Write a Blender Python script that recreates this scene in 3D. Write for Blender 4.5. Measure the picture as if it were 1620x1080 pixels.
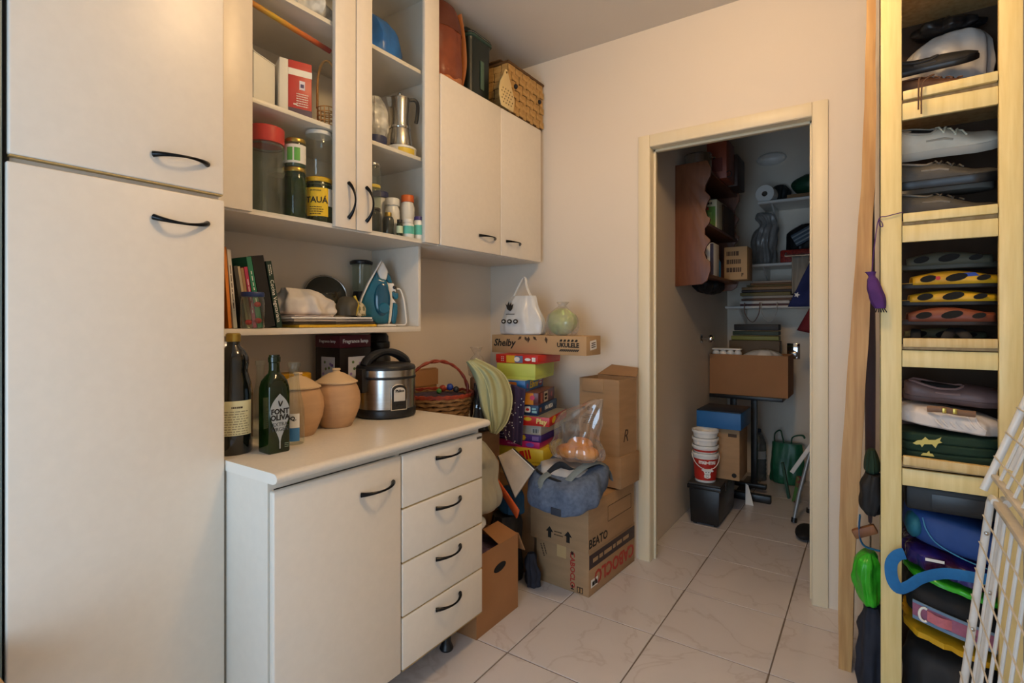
import bpy, bmesh, math, random
from mathutils import Vector, Matrix, noise

for _o in list(bpy.data.objects):
    bpy.data.objects.remove(_o)
SC = bpy.context.scene
COL = SC.collection
PI = math.pi
def R(d): return math.radians(d)

# ------------------------------------------------------------------ camera
YAW = 34.2
cam = bpy.data.cameras.new('camera')
cam.sensor_width = 36.0
cam.lens = 839.0/1620.0*36.0
cam.shift_y = -33.0/1620.0
cam.clip_start = 0.02
camo = bpy.data.objects.new('camera', cam)
COL.objects.link(camo)
camo.location = (0, 0, 1.225)
camo.rotation_euler = (R(90), 0, R(YAW))
SC.camera = camo

# ------------------------------------------------------------------ world, lights, exposure
w = bpy.data.worlds.new('world'); SC.world = w
w.use_nodes = True
w.node_tree.nodes['Background'].inputs[0].default_value = (0.62, 0.78, 1.0, 1)
w.node_tree.nodes['Background'].inputs[1].default_value = 1.0
SC.view_settings.view_transform = 'Standard'
SC.view_settings.look = 'None'
SC.view_settings.gamma = 1.0
SC.view_settings.use_curve_mapping = False
SC.view_settings.exposure = 0.10

def area_light(name, loc, rot, sx, sy, power, col, spread=180):
    l = bpy.data.lights.new(name, 'AREA')
    l.shape = 'RECTANGLE'; l.size = sx; l.size_y = sy
    l.energy = power; l.color = col; l.spread = R(spread)
    o = bpy.data.objects.new(name, l); COL.objects.link(o)
    o.location = loc; o.rotation_euler = rot
    return o
# daylight entering through the glazed balcony door in the wall behind the photographer
area_light('window_daylight', (-0.45, -1.27, 0.98), (R(-90), 0, R(180)), 1.5, 1.5, 30.0, (0.54, 0.75, 1.0))
LAMP_STRENGTH = 66.0      # radiance of the frosted ceiling globe, built with the room

# ------------------------------------------------------------------ materials
def lin(c):
    if isinstance(c, str):
        c = tuple(int(c[i:i+2], 16) for i in (0, 2, 4))
    out = []
    for v in c[:3]:
        v /= 255.0
        out.append(v/12.92 if v <= 0.04045 else ((v+0.055)/1.055)**2.4)
    return (out[0], out[1], out[2], 1.0)
MATS = {}
def mat(name, col='ffffff', rough=0.5, metal=0.0, var=0.05, scale=6.0, bump=0.0, bscale=80.0,
        col2=None, coat=0.0, spec=None, stretch=(1, 1, 1), emit=None, estr=0.0, detail=3.0, lo=0.35, hi=0.7):
    if name in MATS: return MATS[name]
    m = bpy.data.materials.new(name); m.use_nodes = True
    nt = m.node_tree; N = nt.nodes; L = nt.links
    b = N['Principled BSDF']
    b.inputs['Roughness'].default_value = rough
    b.inputs['Metallic'].default_value = metal
    b.inputs['Coat Weight'].default_value = coat
    if spec is not None: b.inputs['Specular IOR Level'].default_value = spec
    c = lin(col)
    tc = N.new('ShaderNodeTexCoord'); mp = N.new('ShaderNodeMapping')
    mp.inputs['Scale'].default_value = stretch
    L.new(tc.outputs['Object'], mp.inputs['Vector'])
    if var > 0 or col2:
        nz = N.new('ShaderNodeTexNoise'); nz.inputs['Scale'].default_value = scale
        nz.inputs['Detail'].default_value = detail
        L.new(mp.outputs[0], nz.inputs['Vector'])
        rp = N.new('ShaderNodeValToRGB')
        rp.color_ramp.elements[0].position = lo; rp.color_ramp.elements[1].position = hi
        a = c if not col2 else lin(col2)
        if not col2: a = tuple(v*(1-var) for v in c[:3])+(1,); 
        e = c if col2 else tuple(min(1, v*(1+var)) for v in c[:3])+(1,)
        rp.color_ramp.elements[0].color = a; rp.color_ramp.elements[1].color = e
        L.new(nz.outputs['Fac'], rp.inputs[0]); L.new(rp.outputs[0], b.inputs['Base Color'])
    else:
        b.inputs['Base Color'].default_value = c
    if bump > 0:
        n2 = N.new('ShaderNodeTexNoise'); n2.inputs['Scale'].default_value = bscale
        n2.inputs['Detail'].default_value = 4
        L.new(mp.outputs[0], n2.inputs['Vector'])
        bp = N.new('ShaderNodeBump'); bp.inputs['Strength'].default_value = bump
        bp.inputs['Distance'].default_value = 0.01
        L.new(n2.outputs['Fac'], bp.inputs['Height']); L.new(bp.outputs[0], b.inputs['Normal'])
    if emit:
        b.inputs['Emission Color'].default_value = lin(emit); b.inputs['Emission Strength'].default_value = estr
    MATS[name] = m
    return m
def glass(name, tint='ffffff', body=0.06, bodycol=None, rough=0.04, gl=1.0, k0=0.5, k1=1.5):
    """clear or tinted glass / film: see-through, with a mirror-like sheen that grows at grazing angles"""
    if name in MATS: return MATS[name]
    m = bpy.data.materials.new(name); m.use_nodes = True
    nt = m.node_tree; N = nt.nodes; L = nt.links
    N.remove(N['Principled BSDF']); out = N['Material Output']
    tr = N.new('ShaderNodeBsdfTransparent'); tr.inputs[0].default_value = lin(tint)
    df = N.new('ShaderNodeBsdfDiffuse'); df.inputs[0].default_value = lin(bodycol or tint)
    gs = N.new('ShaderNodeBsdfGlossy'); gs.inputs['Roughness'].default_value = rough
    gs.inputs[0].default_value = (1, 1, 1, 1)
    m1 = N.new('ShaderNodeMixShader'); m2 = N.new('ShaderNodeMixShader')
    tc = N.new('ShaderNodeTexCoord'); nz = N.new('ShaderNodeTexNoise'); nz.inputs['Scale'].default_value = 22
    L.new(tc.outputs['Object'], nz.inputs['Vector'])
    mr = N.new('ShaderNodeMapRange'); mr.inputs['From Min'].default_value = 0.35; mr.inputs['From Max'].default_value = 0.7
    mr.inputs['To Min'].default_value = body*k0; mr.inputs['To Max'].default_value = min(1, body*k1)
    L.new(nz.outputs['Fac'], mr.inputs['Value'])
    L.new(mr.outputs[0], m1.inputs[0]); L.new(tr.outputs[0], m1.inputs[1]); L.new(df.outputs[0], m1.inputs[2])
    lw = N.new('ShaderNodeLayerWeight'); lw.inputs['Blend'].default_value = 0.5
    pw = N.new('ShaderNodeMath'); pw.operation = 'POWER'; pw.inputs[1].default_value = 4.0
    fr = N.new('ShaderNodeMath'); fr.operation = 'MULTIPLY_ADD'; fr.inputs[1].default_value = 0.75*gl; fr.inputs[2].default_value = 0.045*gl
    L.new(lw.outputs['Facing'], pw.inputs[0]); L.new(pw.outputs[0], fr.inputs[0])
    L.new(fr.outputs[0], m2.inputs[0]); L.new(m1.outputs[0], m2.inputs[1]); L.new(gs.outputs[0], m2.inputs[2])
    L.new(m2.outputs[0], out.inputs['Surface'])
    MATS[name] = m
    return m

def tile_material():
    m = bpy.data.materials.new('marble_tile'); m.use_nodes = True
    nt = m.node_tree; N = nt.nodes; L = nt.links; b = N['Principled BSDF']
    tc = N.new('ShaderNodeTexCoord'); oi = N.new('ShaderNodeObjectInfo')
    ad = N.new('ShaderNodeVectorMath'); ad.operation = 'ADD'
    sc = N.new('ShaderNodeVectorMath'); sc.operation = 'SCALE'; sc.inputs['Scale'].default_value = 37.0
    cb = N.new('ShaderNodeCombineXYZ')
    for k in range(3): L.new(oi.outputs['Random'], cb.inputs[k])
    L.new(cb.outputs[0], sc.inputs[0]); L.new(tc.outputs['Object'], ad.inputs[0]); L.new(sc.outputs[0], ad.inputs[1])
    n1 = N.new('ShaderNodeTexNoise'); n1.inputs['Scale'].default_value = 1.7; n1.inputs['Detail'].default_value = 5
    n1.inputs['Distortion'].default_value = 1.6
    L.new(ad.outputs[0], n1.inputs['Vector'])
    rp = N.new('ShaderNodeValToRGB'); e = rp.color_ramp.elements
    e[0].position = 0.40; e[0].color = lin('d2cecf'); e[1].position = 0.62; e[1].color = lin('d4d0d1')
    k = e.new(0.485); k.color = lin('d1cdce'); k = e.new(0.50); k.color = lin('c6c0c0'); k = e.new(0.515); k.color = lin('d1cdce')
    L.new(n1.outputs['Fac'], rp.inputs[0]); L.new(rp.outputs[0], b.inputs['Base Color'])
    b.inputs['Roughness'].default_value = 0.22
    b.inputs['Specular IOR Level'].default_value = 0.45
    MATS['marble_tile'] = m
    return m
tile_material()

def wood(name, c1, c2, scale=3.0, stretch=(14, 14, 1), rough=0.55, bump=0.05):
    return mat(name, c1, rough, col2=c2, scale=scale, stretch=stretch, bump=bump, bscale=12, detail=6, lo=0.3, hi=0.72)

mat('wall_paint', 'e3d8c8', 0.75, var=0.02, scale=1.2, bump=0.05, bscale=180)
mat('ceiling_paint', 'd6cfc4', 0.85, var=0.02, scale=2, bump=0.06, bscale=120)
mat('laminate', 'e4ddd0', 0.36, var=0.015, scale=40, bump=0.01, bscale=500)
mat('laminate_inside', 'd9d2c4', 0.5, var=0.02, scale=20)
mat('edge_band', 'b59a62', 0.5, var=0.1, scale=20)
mat('worktop', 'e0d8ca', 0.3, var=0.03, scale=120)
mat('worktop_nose', 'e9e3d7', 0.28, var=0.02)
mat('handle_black', '1d1e20', 0.22, metal=0.75, var=0)
mat('black_plastic', '17181a', 0.38, var=0.1)
mat('black_matt', '131315', 0.7, var=0.2, scale=15)
mat('grout', '776a60', 0.9, var=0.1, scale=30)
wood('door_paint', 'e7dbbe', 'e5d8b8', bump=0.02, rough=0.4)
wood('rack_paint', 'ead79b', 'dcc583', scale=5, bump=0.04, rough=0.45)
wood('raw_wood', 'd2ae78', 'b58b54', scale=4)
wood('plank_wood', 'c9a26a', 'a87d49', scale=4)
mat('cardboard', 'a98762', 0.8, var=0.07, scale=5, bump=0.03, bscale=60, stretch=(1, 1, 6))
mat('cardboard_dark', '94724f', 0.8, var=0.09, scale=5, bump=0.03, bscale=60, stretch=(1, 1, 6))
mat('cardboard_kraft', 'b8966c', 0.75, var=0.05, scale=5, bump=0.02, bscale=60)
mat('cardboard_orange', 'a3744a', 0.75, var=0.06, scale=4)
mat('tape', 'c8a878', 0.2, var=0.05)
mat('ink_black', '17130f', 0.7, var=0)
mat('ink_brown', '4a3626', 0.7, var=0)
mat('ink_red', 'b03a2c', 0.6, var=0.05)
mat('ink_white', 'f0eee8', 0.5, var=0)
mat('paper_white', 'eeebe4', 0.7, var=0.03)
mat('white_plastic', 'eceae4', 0.35, var=0.02)
mat('steel', 'b9b6b0', 0.25, metal=1.0, var=0.05, scale=3, stretch=(1, 1, 60))
mat('chrome', 'd5d5d5', 0.08, metal=1.0, var=0)
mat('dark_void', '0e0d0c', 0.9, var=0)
glass('glass_clear', 'f4f9f6', 0.02, gl=1.0)
glass('glass_pane', 'fbfcfb', 0.006, rough=0.12, gl=0.10)
glass('glass_jar', 'e6eee8', 0.05, 'c8cdc4', gl=1.2)
glass('glass_smoke', '8a938c', 0.18, '5d625c')
glass('film_clear', 'f3efe8', 0.22, 'd8d0c6', rough=0.15)
glass('film_white', 'dcdcd8', 0.72, 'e8e8e6', rough=0.25)

# ------------------------------------------------------------------ mesh kit
class MB:
    def __init__(s): s.v = []; s.f = []
    def add(s, verts, faces, M=None):
        n = len(s.v)
        s.v += [(M @ Vector(p)) if M is not None else Vector(p) for p in verts]
        s.f += [[n+i for i in f] for f in faces]
        return s
    def box(s, x0, x1, y0, y1, z0, z1, M=None):
        x0, x1 = min(x0, x1), max(x0, x1); y0, y1 = min(y0, y1), max(y0, y1); z0, z1 = min(z0, z1), max(z0, z1)
        return s.add([(x0,y0,z0),(x1,y0,z0),(x1,y1,z0),(x0,y1,z0),(x0,y0,z1),(x1,y0,z1),(x1,y1,z1),(x0,y1,z1)],
                     [(0,3,2,1),(4,5,6,7),(0,1,5,4),(1,2,6,5),(2,3,7,6),(3,0,4,7)], M)
    def loft(s, rings, cap=True, M=None, closed=True):
        n = len(rings[0]); vs = [p for r in rings for p in r]; fs = []
        for i in range(len(rings)-1):
            for j in range(n if closed else n-1):
                k = (j+1) % n
                fs.append((i*n+j, i*n+k, (i+1)*n+k, (i+1)*n+j))
        if cap and closed:
            fs.append(tuple(range(n-1, -1, -1))); b = (len(rings)-1)*n
            fs.append(tuple(b+j for j in range(n)))
        return s.add(vs, fs, M)
    def lathe(s, prof, n=24, M=None, cap=True, sx=1.0, sy=1.0):
        rings = [[(r*math.cos(2*PI*j/n)*sx, r*math.sin(2*PI*j/n)*sy, z) for j in range(n)] for r, z in prof]
        return s.loft(rings, cap, M)
    def tube(s, path, r, n=8, M=None, cap=True, flat=1.0, up=None):
        P = [Vector(p) for p in path]; rings = []; m = len(P)
        rr = r if isinstance(r, (list, tuple)) else [r]*m
        prev = None
        for i in range(m):
            t = (P[min(i+1, m-1)]-P[max(i-1, 0)]).normalized()
            if prev is None:
                a = Vector(up) if up else (Vector((0,0,1)) if abs(t.z) < 0.9 else Vector((1,0,0)))
            else: a = prev
            x = (a - t*a.dot(t)); 
            if x.length < 1e-6: x = t.orthogonal()
            x.normalize(); y = t.cross(x); prev = x
            rings.append([P[i]+x*(rr[i]*math.cos(2*PI*j/n))+y*(rr[i]*flat*math.sin(2*PI*j/n)) for j in range(n)])
        return s.loft(rings, cap, M)
    def prism(s, poly, h, M=None):
        n = len(poly)
        a = sum(poly[i][0]*poly[(i+1)%n][1]-poly[(i+1)%n][0]*poly[i][1] for i in range(n))
        if a < 0: poly = poly[::-1]
        vs = [(x, y, 0) for x, y in poly]+[(x, y, h) for x, y in poly]
        fs = [tuple(range(n-1, -1, -1)), tuple(range(n, 2*n))]+[(i, (i+1)%n, n+(i+1)%n, n+i) for i in range(n)]
        return s.add(vs, fs, M)
    def sheet(s, fn, nu, nv, M=None):
        vs = [fn(i/nu, j/nv) for j in range(nv+1) for i in range(nu+1)]
        fs = [(j*(nu+1)+i, j*(nu+1)+i+1, (j+1)*(nu+1)+i+1, (j+1)*(nu+1)+i) for j in range(nv) for i in range(nu)]
        return s.add(vs, fs, M)
    def sack(s, prof, n=40, fold=0.0, nf=9, seed=0.0, expo=2.0, crump=0.0, cs=12.0, M=None, cap=True):
        """soft body: prof = (z, rx, ry, dx, dy[, fold weight]); folds run up the sides, crump wrinkles the surface"""
        rings = []; pr = []
        P_ = [tuple(p[:5])+(p[5] if len(p) > 5 else 1.0,) for p in prof]
        for i in range(len(P_)-1):          # smooth the profile
            a, b, c, d = P_[max(i-1, 0)], P_[i], P_[i+1], P_[min(i+2, len(P_)-1)]
            for k in range(4):
                t = k/4; q = []
                for e0, e1, e2, e3 in zip(a, b, c, d):
                    v = 0.5*(2*e1+(e2-e0)*t+(2*e0-5*e1+4*e2-e3)*t*t+(3*e1-e0-3*e2+e3)*t**3)
                    q.append(min(max(v, min(e1, e2)-.1*abs(e2-e1)), max(e1, e2)+.1*abs(e2-e1)))
                pr.append(q)
        pr.append(list(P_[-1]))
        for p in pr:
            z, rx, ry, dx, dy = p[:5]; fw = p[5] if len(p) > 5 else 1.0
            ring = []
            for j in range(n):
                a = 2*PI*j/n; c, sn = math.cos(a), math.sin(a)
                k = (abs(c)**expo+abs(sn)**expo)**(-1.0/expo)
                g = 1+fold*fw*(math.sin(a*nf+seed+z*9)+0.6*math.sin(a*nf*1.7+seed*2-z*6))
                q = Vector((rx*k*c*g+dx, ry*k*sn*g+dy, z))
                if crump:
                    nn = noise.noise(q*cs+Vector((seed, seed*1.3, 0)))
                    n2 = 1-2*abs(noise.noise(q*cs*0.6+Vector((seed+9, 0, seed))))
                    rad = Vector((c, sn, 0.15*nn))
                    q += rad*(crump*(nn*0.7+n2*0.5))
                ring.append(q)
            rings.append(ring)
        return s.loft(rings, cap, M)
    def blob(s, c, rx, ry, rz, amp=0.1, cs=6.0, seed=0.0, nu=36, nv=20, flat=-1.0, M=None, expo=2.0):
        rings = []
        for i in range(nv+1):
            ph = -PI/2+PI*i/nv
            ring = []
            for j in range(nu):
                a = 2*PI*j/nu
                cp = math.copysign(abs(math.cos(ph))**(2/expo), math.cos(ph)) if i not in (0, nv) else 0.02
                d = Vector((cp*math.copysign(abs(math.cos(a))**(2/expo), math.cos(a)), cp*math.copysign(abs(math.sin(a))**(2/expo), math.sin(a)), math.sin(ph)))
                nn = noise.noise(d*cs*0.35+Vector((seed, seed*2, 1)))*0.6+(0.5-abs(noise.noise(d*cs*0.8+Vector((seed+4, 3, seed)))))*0.7
                k = 1+amp*nn
                q = Vector((d.x*rx*k, d.y*ry*k, d.z*rz*k))
                if q.z < flat*rz: q.z = flat*rz
                ring.append(q+Vector(c))
            rings.append(ring)
        return s.loft(rings, True, M)
    def xf(s, M): s.v = [M @ p for p in s.v]; return s

def arc(c, r, a0, a1, n, plane='xz'):
    out = []
    for i in range(n+1):
        a = R(a0+(a1-a0)*i/n); u, v = r*math.cos(a), r*math.sin(a)
        out.append({'xz': (c[0]+u, c[1], c[2]+v), 'xy': (c[0]+u, c[1]+v, c[2]), 'yz': (c[0], c[1]+u, c[2]+v)}[plane])
    return out
def bez(p0, p1, p2, p3, n=12):
    p0, p1, p2, p3 = map(Vector, (p0, p1, p2, p3)); o = []
    for i in range(n+1):
        t = i/n; o.append(p0*(1-t)**3+p1*3*t*(1-t)**2+p2*3*t*t*(1-t)+p3*t**3)
    return o
def spline(pts, n=6):
    P = [Vector(p) for p in pts]; o = []
    for i in range(len(P)-1):
        a = P[max(i-1, 0)]; b = P[i]; c = P[i+1]; d = P[min(i+2, len(P)-1)]
        for k in range(n):
            t = k/n
            o.append(0.5*((2*b)+(c-a)*t+(2*a-5*b+4*c-d)*t*t+(3*b-a-3*c+d)*t**3))
    o.append(P[-1]); return o
def TR(x=0, y=0, z=0, rz=0, rx=0, ry=0):
    return Matrix.Translation((x, y, z)) @ Matrix.Rotation(R(rz), 4, 'Z') @ Matrix.Rotation(R(ry), 4, 'Y') @ Matrix.Rotation(R(rx), 4, 'X')

def obj(name, mb, m, parent=None, world=False, smooth=False, bevel=0.0, seg=2, loc=None, solid=0.0, angle=40, kind=None, label=None):
    me = bpy.data.meshes.new(name)
    vs = mb.v
    o = bpy.data.objects.new(name, me)
    if parent is not None:
        o.parent = parent
        if world:
            inv = WM(parent).inverted(); vs = [inv @ p for p in vs]
    elif loc is not None:
        o.location = loc
        if world: vs = [p-Vector(loc) for p in vs]
    me.from_pydata([tuple(p) for p in vs], [], mb.f)
    bm = bmesh.new(); bm.from_mesh(me)
    bmesh.ops.recalc_face_normals(bm, faces=bm.faces)
    if bevel > 0:
        es = [e for e in bm.edges if len(e.link_faces) == 2 and e.calc_face_angle(0) > R(35)]
        if es: bmesh.ops.bevel(bm, geom=es, offset=bevel, segments=seg, affect='EDGES', profile=0.5, clamp_overlap=True)
    if smooth or bevel > 0:
        for f in bm.faces: f.smooth = True
        for e in bm.edges:
            if len(e.link_faces) == 2 and e.calc_face_angle(0) > R(angle): e.smooth = False
    bm.to_mesh(me); bm.free()
    me.materials.append(MATS[m] if isinstance(m, str) else m)
    COL.objects.link(o)
    if solid:
        md = o.modifiers.new('thickness', 'SOLIDIFY'); md.thickness = solid; md.offset = 0
    if kind: o['kind'] = kind
    if label: o['label'] = label
    return o
def WM(o):
    m = Matrix.Translation(o.location) @ o.rotation_euler.to_matrix().to_4x4()
    return (WM(o.parent) @ m) if o.parent else m
def thing(name, label, cat, loc=(0, 0, 0), rz=0, group=None, rx=0, ry=0):
    o = bpy.data.objects.new(name, None); COL.objects.link(o)
    o.empty_display_size = 0.05
    o.location = loc; o.rotation_euler = (R(rx), R(ry), R(rz))
    return tag(o, label, cat, group)
def tag(o, label, cat, group=None):
    o['label'] = label; o['category'] = cat
    if group: o['group'] = group
    return o
def struct(name, mb, m, parent=None, **k):
    o = obj(name, mb, m, parent, **k)
    if parent is None: o['kind'] = 'structure'
    return o
FACES = {'-y': ((1,0,0), (0,0,1), (0,-1,0)), '+x': ((0,1,0), (0,0,1), (1,0,0)), '-x': ((0,-1,0), (0,0,1), (-1,0,0)),
         '+y': ((-1,0,0), (0,0,1), (0,1,0)), '+z': ((1,0,0), (0,1,0), (0,0,1))}
def FM(face, pos, rot=0):
    a, b, c = [Vector(q) for q in FACES[face]]
    M = Matrix(((a.x, b.x, c.x, pos[0]), (a.y, b.y, c.y, pos[1]), (a.z, b.z, c.z, pos[2]), (0, 0, 0, 1)))
    return M @ Matrix.Rotation(R(rot), 4, 'Z')
def text(parent, s, size, pos, face='-y', m='ink_black', rot=0, bold=0.0, shear=0.0, sx=1.0, name='lettering', world=False, M=None, bend=None):
    cu = bpy.data.curves.new('t', 'FONT'); cu.body = s; cu.size = size
    cu.align_x = 'CENTER'; cu.align_y = 'CENTER'; cu.offset = bold; cu.shear = shear; cu.extrude = 0.0004; cu.resolution_u = 2
    to = bpy.data.objects.new('t', cu)
    me = bpy.data.meshes.new_from_object(to)
    bpy.data.objects.remove(to); bpy.data.curves.remove(cu)
    mb = MB(); mb.v = [Vector((v.co.x*sx, v.co.y, v.co.z)) for v in me.vertices]; mb.f = [list(p.vertices) for p in me.polygons]
    bpy.data.meshes.remove(me)
    if bend: mb.v = [Vector((math.sin(p.x/bend)*(bend+p.z), p.y, math.cos(p.x/bend)*(bend+p.z)-bend)) for p in mb.v]
    mb.xf(M if M is not None else FM(face, pos, rot))
    return obj(name, mb, m, parent, world=world)
def decal(parent, poly, pos, face='-y', m='ink_black', rot=0, th=0.0008, name='print', world=False, M=None, bend=None):
    mb = MB().prism(poly, th)
    if bend:
        q = MB(); xs = [p[0] for p in poly]; x0, x1 = min(xs), max(xs); y0, y1 = min(p[1] for p in poly), max(p[1] for p in poly)
        k = 12
        q.sheet(lambda u, v: (math.sin((x0+(x1-x0)*u)/bend)*(bend+th), y0+(y1-y0)*v, math.cos((x0+(x1-x0)*u)/bend)*(bend+th)-bend), k, 1)
        mb = q
    mb.xf(M if M is not None else FM(face, pos, rot))
    return obj(name, mb, m, parent, world=world)
def rect(w, h): return [(-w/2, -h/2), (w/2, -h/2), (w/2, h/2), (-w/2, h/2)]
def ell(a, b, n=20, x=0, y=0): return [(x+a*math.cos(2*PI*i/n), y+b*math.sin(2*PI*i/n)) for i in range(n)]
def rrect(w, h, r, n=4):
    o = []
    for cx, cy, a0 in ((w/2-r, h/2-r, 0), (-w/2+r, h/2-r, 90), (-w/2+r, -h/2+r, 180), (w/2-r, -h/2+r, 270)):
        for i in range(n+1):
            a = R(a0+90*i/n); o.append((cx+r*math.cos(a), cy+r*math.sin(a)))
    return o
def star(r1, r2, n): return [((r1 if i % 2 == 0 else r2)*math.cos(PI*i/n), (r1 if i % 2 == 0 else r2)*math.sin(PI*i/n)) for i in range(2*n)]

def scribble(parent, w, rows, lh, pos, face='-y', m='ink_brown', seed=1, th=0.35, rot=0, world=False, M=None, bend=None):
    """lines of print too small to read: rows of short bars"""
    q = random.Random(seed); mb = MB(); th *= lh
    for r_ in range(rows):
        x = -w/2; y = (rows-1)*lh/2-r_*lh; end = w/2*q.uniform(.6, 1)
        while x < end:
            l = min(q.uniform(.06, .2)*w, end-x)
            if bend:
                n = len(mb.v)
                mb.v += [Vector((math.sin(a/bend)*(bend+.0006), b, math.cos(a/bend)*(bend+.0006)-bend)) for a, b in ((x, y-th/2), (x+l, y-th/2), (x+l, y+th/2), (x, y+th/2))]
                mb.f.append([n, n+1, n+2, n+3])
            else: mb.box(x, x+l, y-th/2, y+th/2, 0, .0006)
            x += l+w*.035
    mb.xf(M if M is not None else FM(face, pos, rot))
    return obj('small_print', mb, m, parent, world=world, kind='stuff')
# ------------------------------------------------------------------ room shell
XW, YB, ZC = -1.947, 2.63, 2.712
XR, YR = 1.15, -1.30
PXL, PXR, PYB, WT = -0.99, 0.75, 4.62, 0.10
floor = struct('floor', MB().box(XW-0.1, XR+0.1, YR-0.1, PYB+0.1, -0.08, -0.0025), 'grout')
TX, TY = 0.409, 0.412
_tc = {}
def tile(x0, x1, y0, y1):
    w_, h_ = round(x1-x0, 4), round(y1-y0, 4)
    if w_ < 0.02 or h_ < 0.02: return
    if (w_, h_) not in _tc:
        o = obj('tile', MB().box(-w_/2, w_/2, -h_/2, h_/2, -0.012, 0), 'marble_tile', floor, bevel=0.0012, seg=1)
        _tc[(w_, h_)] = o.data
    else:
        o = bpy.data.objects.new('tile', _tc[(w_, h_)]); COL.objects.link(o); o.parent = floor
    o.location = ((x0+x1)/2, (y0+y1)/2, 0)
g = 0.0026
for i in range(-4, 6):
    for j in range(-10, 7):
        x0, y0 = -0.706+TX*i, 2.435+TY*j
        xa, xb, ya, yb = x0+g, x0+TX-g, y0+g, y0+TY-g
        xa, xb = max(xa, XW), min(xb, XR); ya, yb = max(ya, YR), min(yb, PYB)
        if ya >= YB+WT-0.02:
            xa, xb = max(xa, PXL), min(xb, PXR)
        if xb-xa > 0.02 and yb-ya > 0.02: tile(xa, xb, ya, yb)
struct('wall_left', MB().box(XW-0.1, XW, YR-0.1, YB+WT, 0, ZC), 'wall_paint')
DX0, DX1, DZ = -0.933, -0.217, 2.105
mb = MB().box(XW, DX0-0.02, YB, YB+WT, 0, ZC).box(DX1+0.02, XR, YB, YB+WT, 0, ZC).box(DX0-0.02, DX1+0.02, YB, YB+WT, DZ+0.02, ZC)
struct('wall_back', mb, 'wall_paint')
struct('wall_right', MB().box(XR, XR+0.1, YR-0.1, YB+WT, 0, ZC), 'wall_paint')
WX0, WX1, WZ0, WZ1 = -1.25, 0.35, 0.10, 1.85
mb = MB().box(XW, WX0, YR-0.1, YR, 0, ZC).box(WX1, XR, YR-0.1, YR, 0, ZC).box(WX0, WX1, YR-0.1, YR, 0, WZ0).box(WX0, WX1, YR-0.1, YR, WZ1, ZC)
struct('wall_rear', mb, 'wall_paint')
struct('ceiling', MB().box(XW-0.1, XR+0.1, YR-0.1, PYB+0.1, ZC, ZC+0.1), 'ceiling_paint')
mb = MB()
for a in (WX0, WX1-0.05, (WX0+WX1)/2-0.025): mb.box(a, a+0.05, YR-0.07, YR-0.02, WZ0, WZ1)
for z in (WZ0, WZ1-0.05): mb.box(WX0, WX1, YR-0.07, YR-0.02, z, z+0.05)
win = struct('window_1', mb, 'white_plastic')
obj('window_pane', MB().box(WX0+0.05, WX1-0.05, YR-0.048, YR-0.044, WZ0+0.05, WZ1-0.05), 'glass_clear', win)
# store room behind the doorway
struct('wall_store_left', MB().box(PXL-0.1, PXL, YB+WT, PYB+0.1, 0, ZC), 'wall_paint')
struct('wall_store_right', MB().box(PXR, PXR+0.1, YB+WT, PYB+0.1, 0, ZC), 'wall_paint')
struct('wall_store_back', MB().box(PXL, PXR, PYB, PYB+0.1, 0, ZC), 'wall_paint')
# painted timber door lining and architrave
trim = struct('trim_1', MB().box(DX0-0.02, DX0, YB-0.012, YB+WT+0.005, 0, DZ).box(DX1, DX1+0.02, YB-0.012, YB+WT+0.005, 0, DZ).box(DX0-0.02, DX1+0.02, YB-0.012, YB+WT+0.005, DZ, DZ+0.02), 'door_paint', bevel=0.002)
for nm, b in (('architrave', (DX0-0.062, DX0-0.002, 0, DZ+0.062)), ('architrave', (DX1+0.002, DX1+0.062, 0, DZ+0.062))):
    obj(nm, MB().box(b[0], b[1], YB-0.016, YB, b[2], b[3]), 'door_paint', trim, bevel=0.004)
obj('architrave', MB().box(DX0-0.002, DX1+0.002, YB-0.016, YB, DZ+0.002, DZ+0.062), 'door_paint', trim, bevel=0.004)
obj('door_stop', MB().box(DX0, DX0+0.012, YB+0.04, YB+0.06, 0, DZ).box(DX1-0.012, DX1, YB+0.04, YB+0.06, 0, DZ).box(DX0, DX1, YB+0.04, YB+0.06, DZ-0.012, DZ), 'door_paint', trim, bevel=0.002)
# ceiling fitting (above the frame)
cl = thing('ceiling_lamp', 'white frosted globe ceiling lamp above the photographed part of the room', 'lamp', (-0.30, 1.30, ZC))
obj('rose', MB().lathe([(0.07, -0.001), (0.07, -0.02), (0.05, -0.035), (0.05, -0.06)], 28), 'white_plastic', cl, smooth=True)
obj('globe', MB().lathe([(0.045, -0.0605), (0.075, -0.075), (0.105, -0.11), (0.118, -0.155), (0.105, -0.20), (0.075, -0.235), (0.04, -0.25), (0.001, -0.255)], 36),
    mat('lamp_globe', 'fff4e0', 0.4, var=0, emit=(255, 209, 150), estr=LAMP_STRENGTH), cl, smooth=True)

# ------------------------------------------------------------------ fitted furniture
def bow_handle(parent, a, b, out, m='handle_black', drop=(0, 0, 0)):
    """cast bow handle between points a and b, standing off along 'out'"""
    a, b, out = Vector(a), Vector(b), Vector(out); d = Vector(drop); n = 14; pts = []; rr = []
    for i in range(n+1):
        t = i/n; k = math.sin(PI*t)**0.75
        pts.append(a+(b-a)*t+out*k+d*k)
        rr.append(0.0075-0.0042*math.sin(PI*t)**0.8)
    mb = MB().tube(pts, rr, 10)
    return obj('handle', mb, m, parent, world=True, smooth=True)

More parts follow.
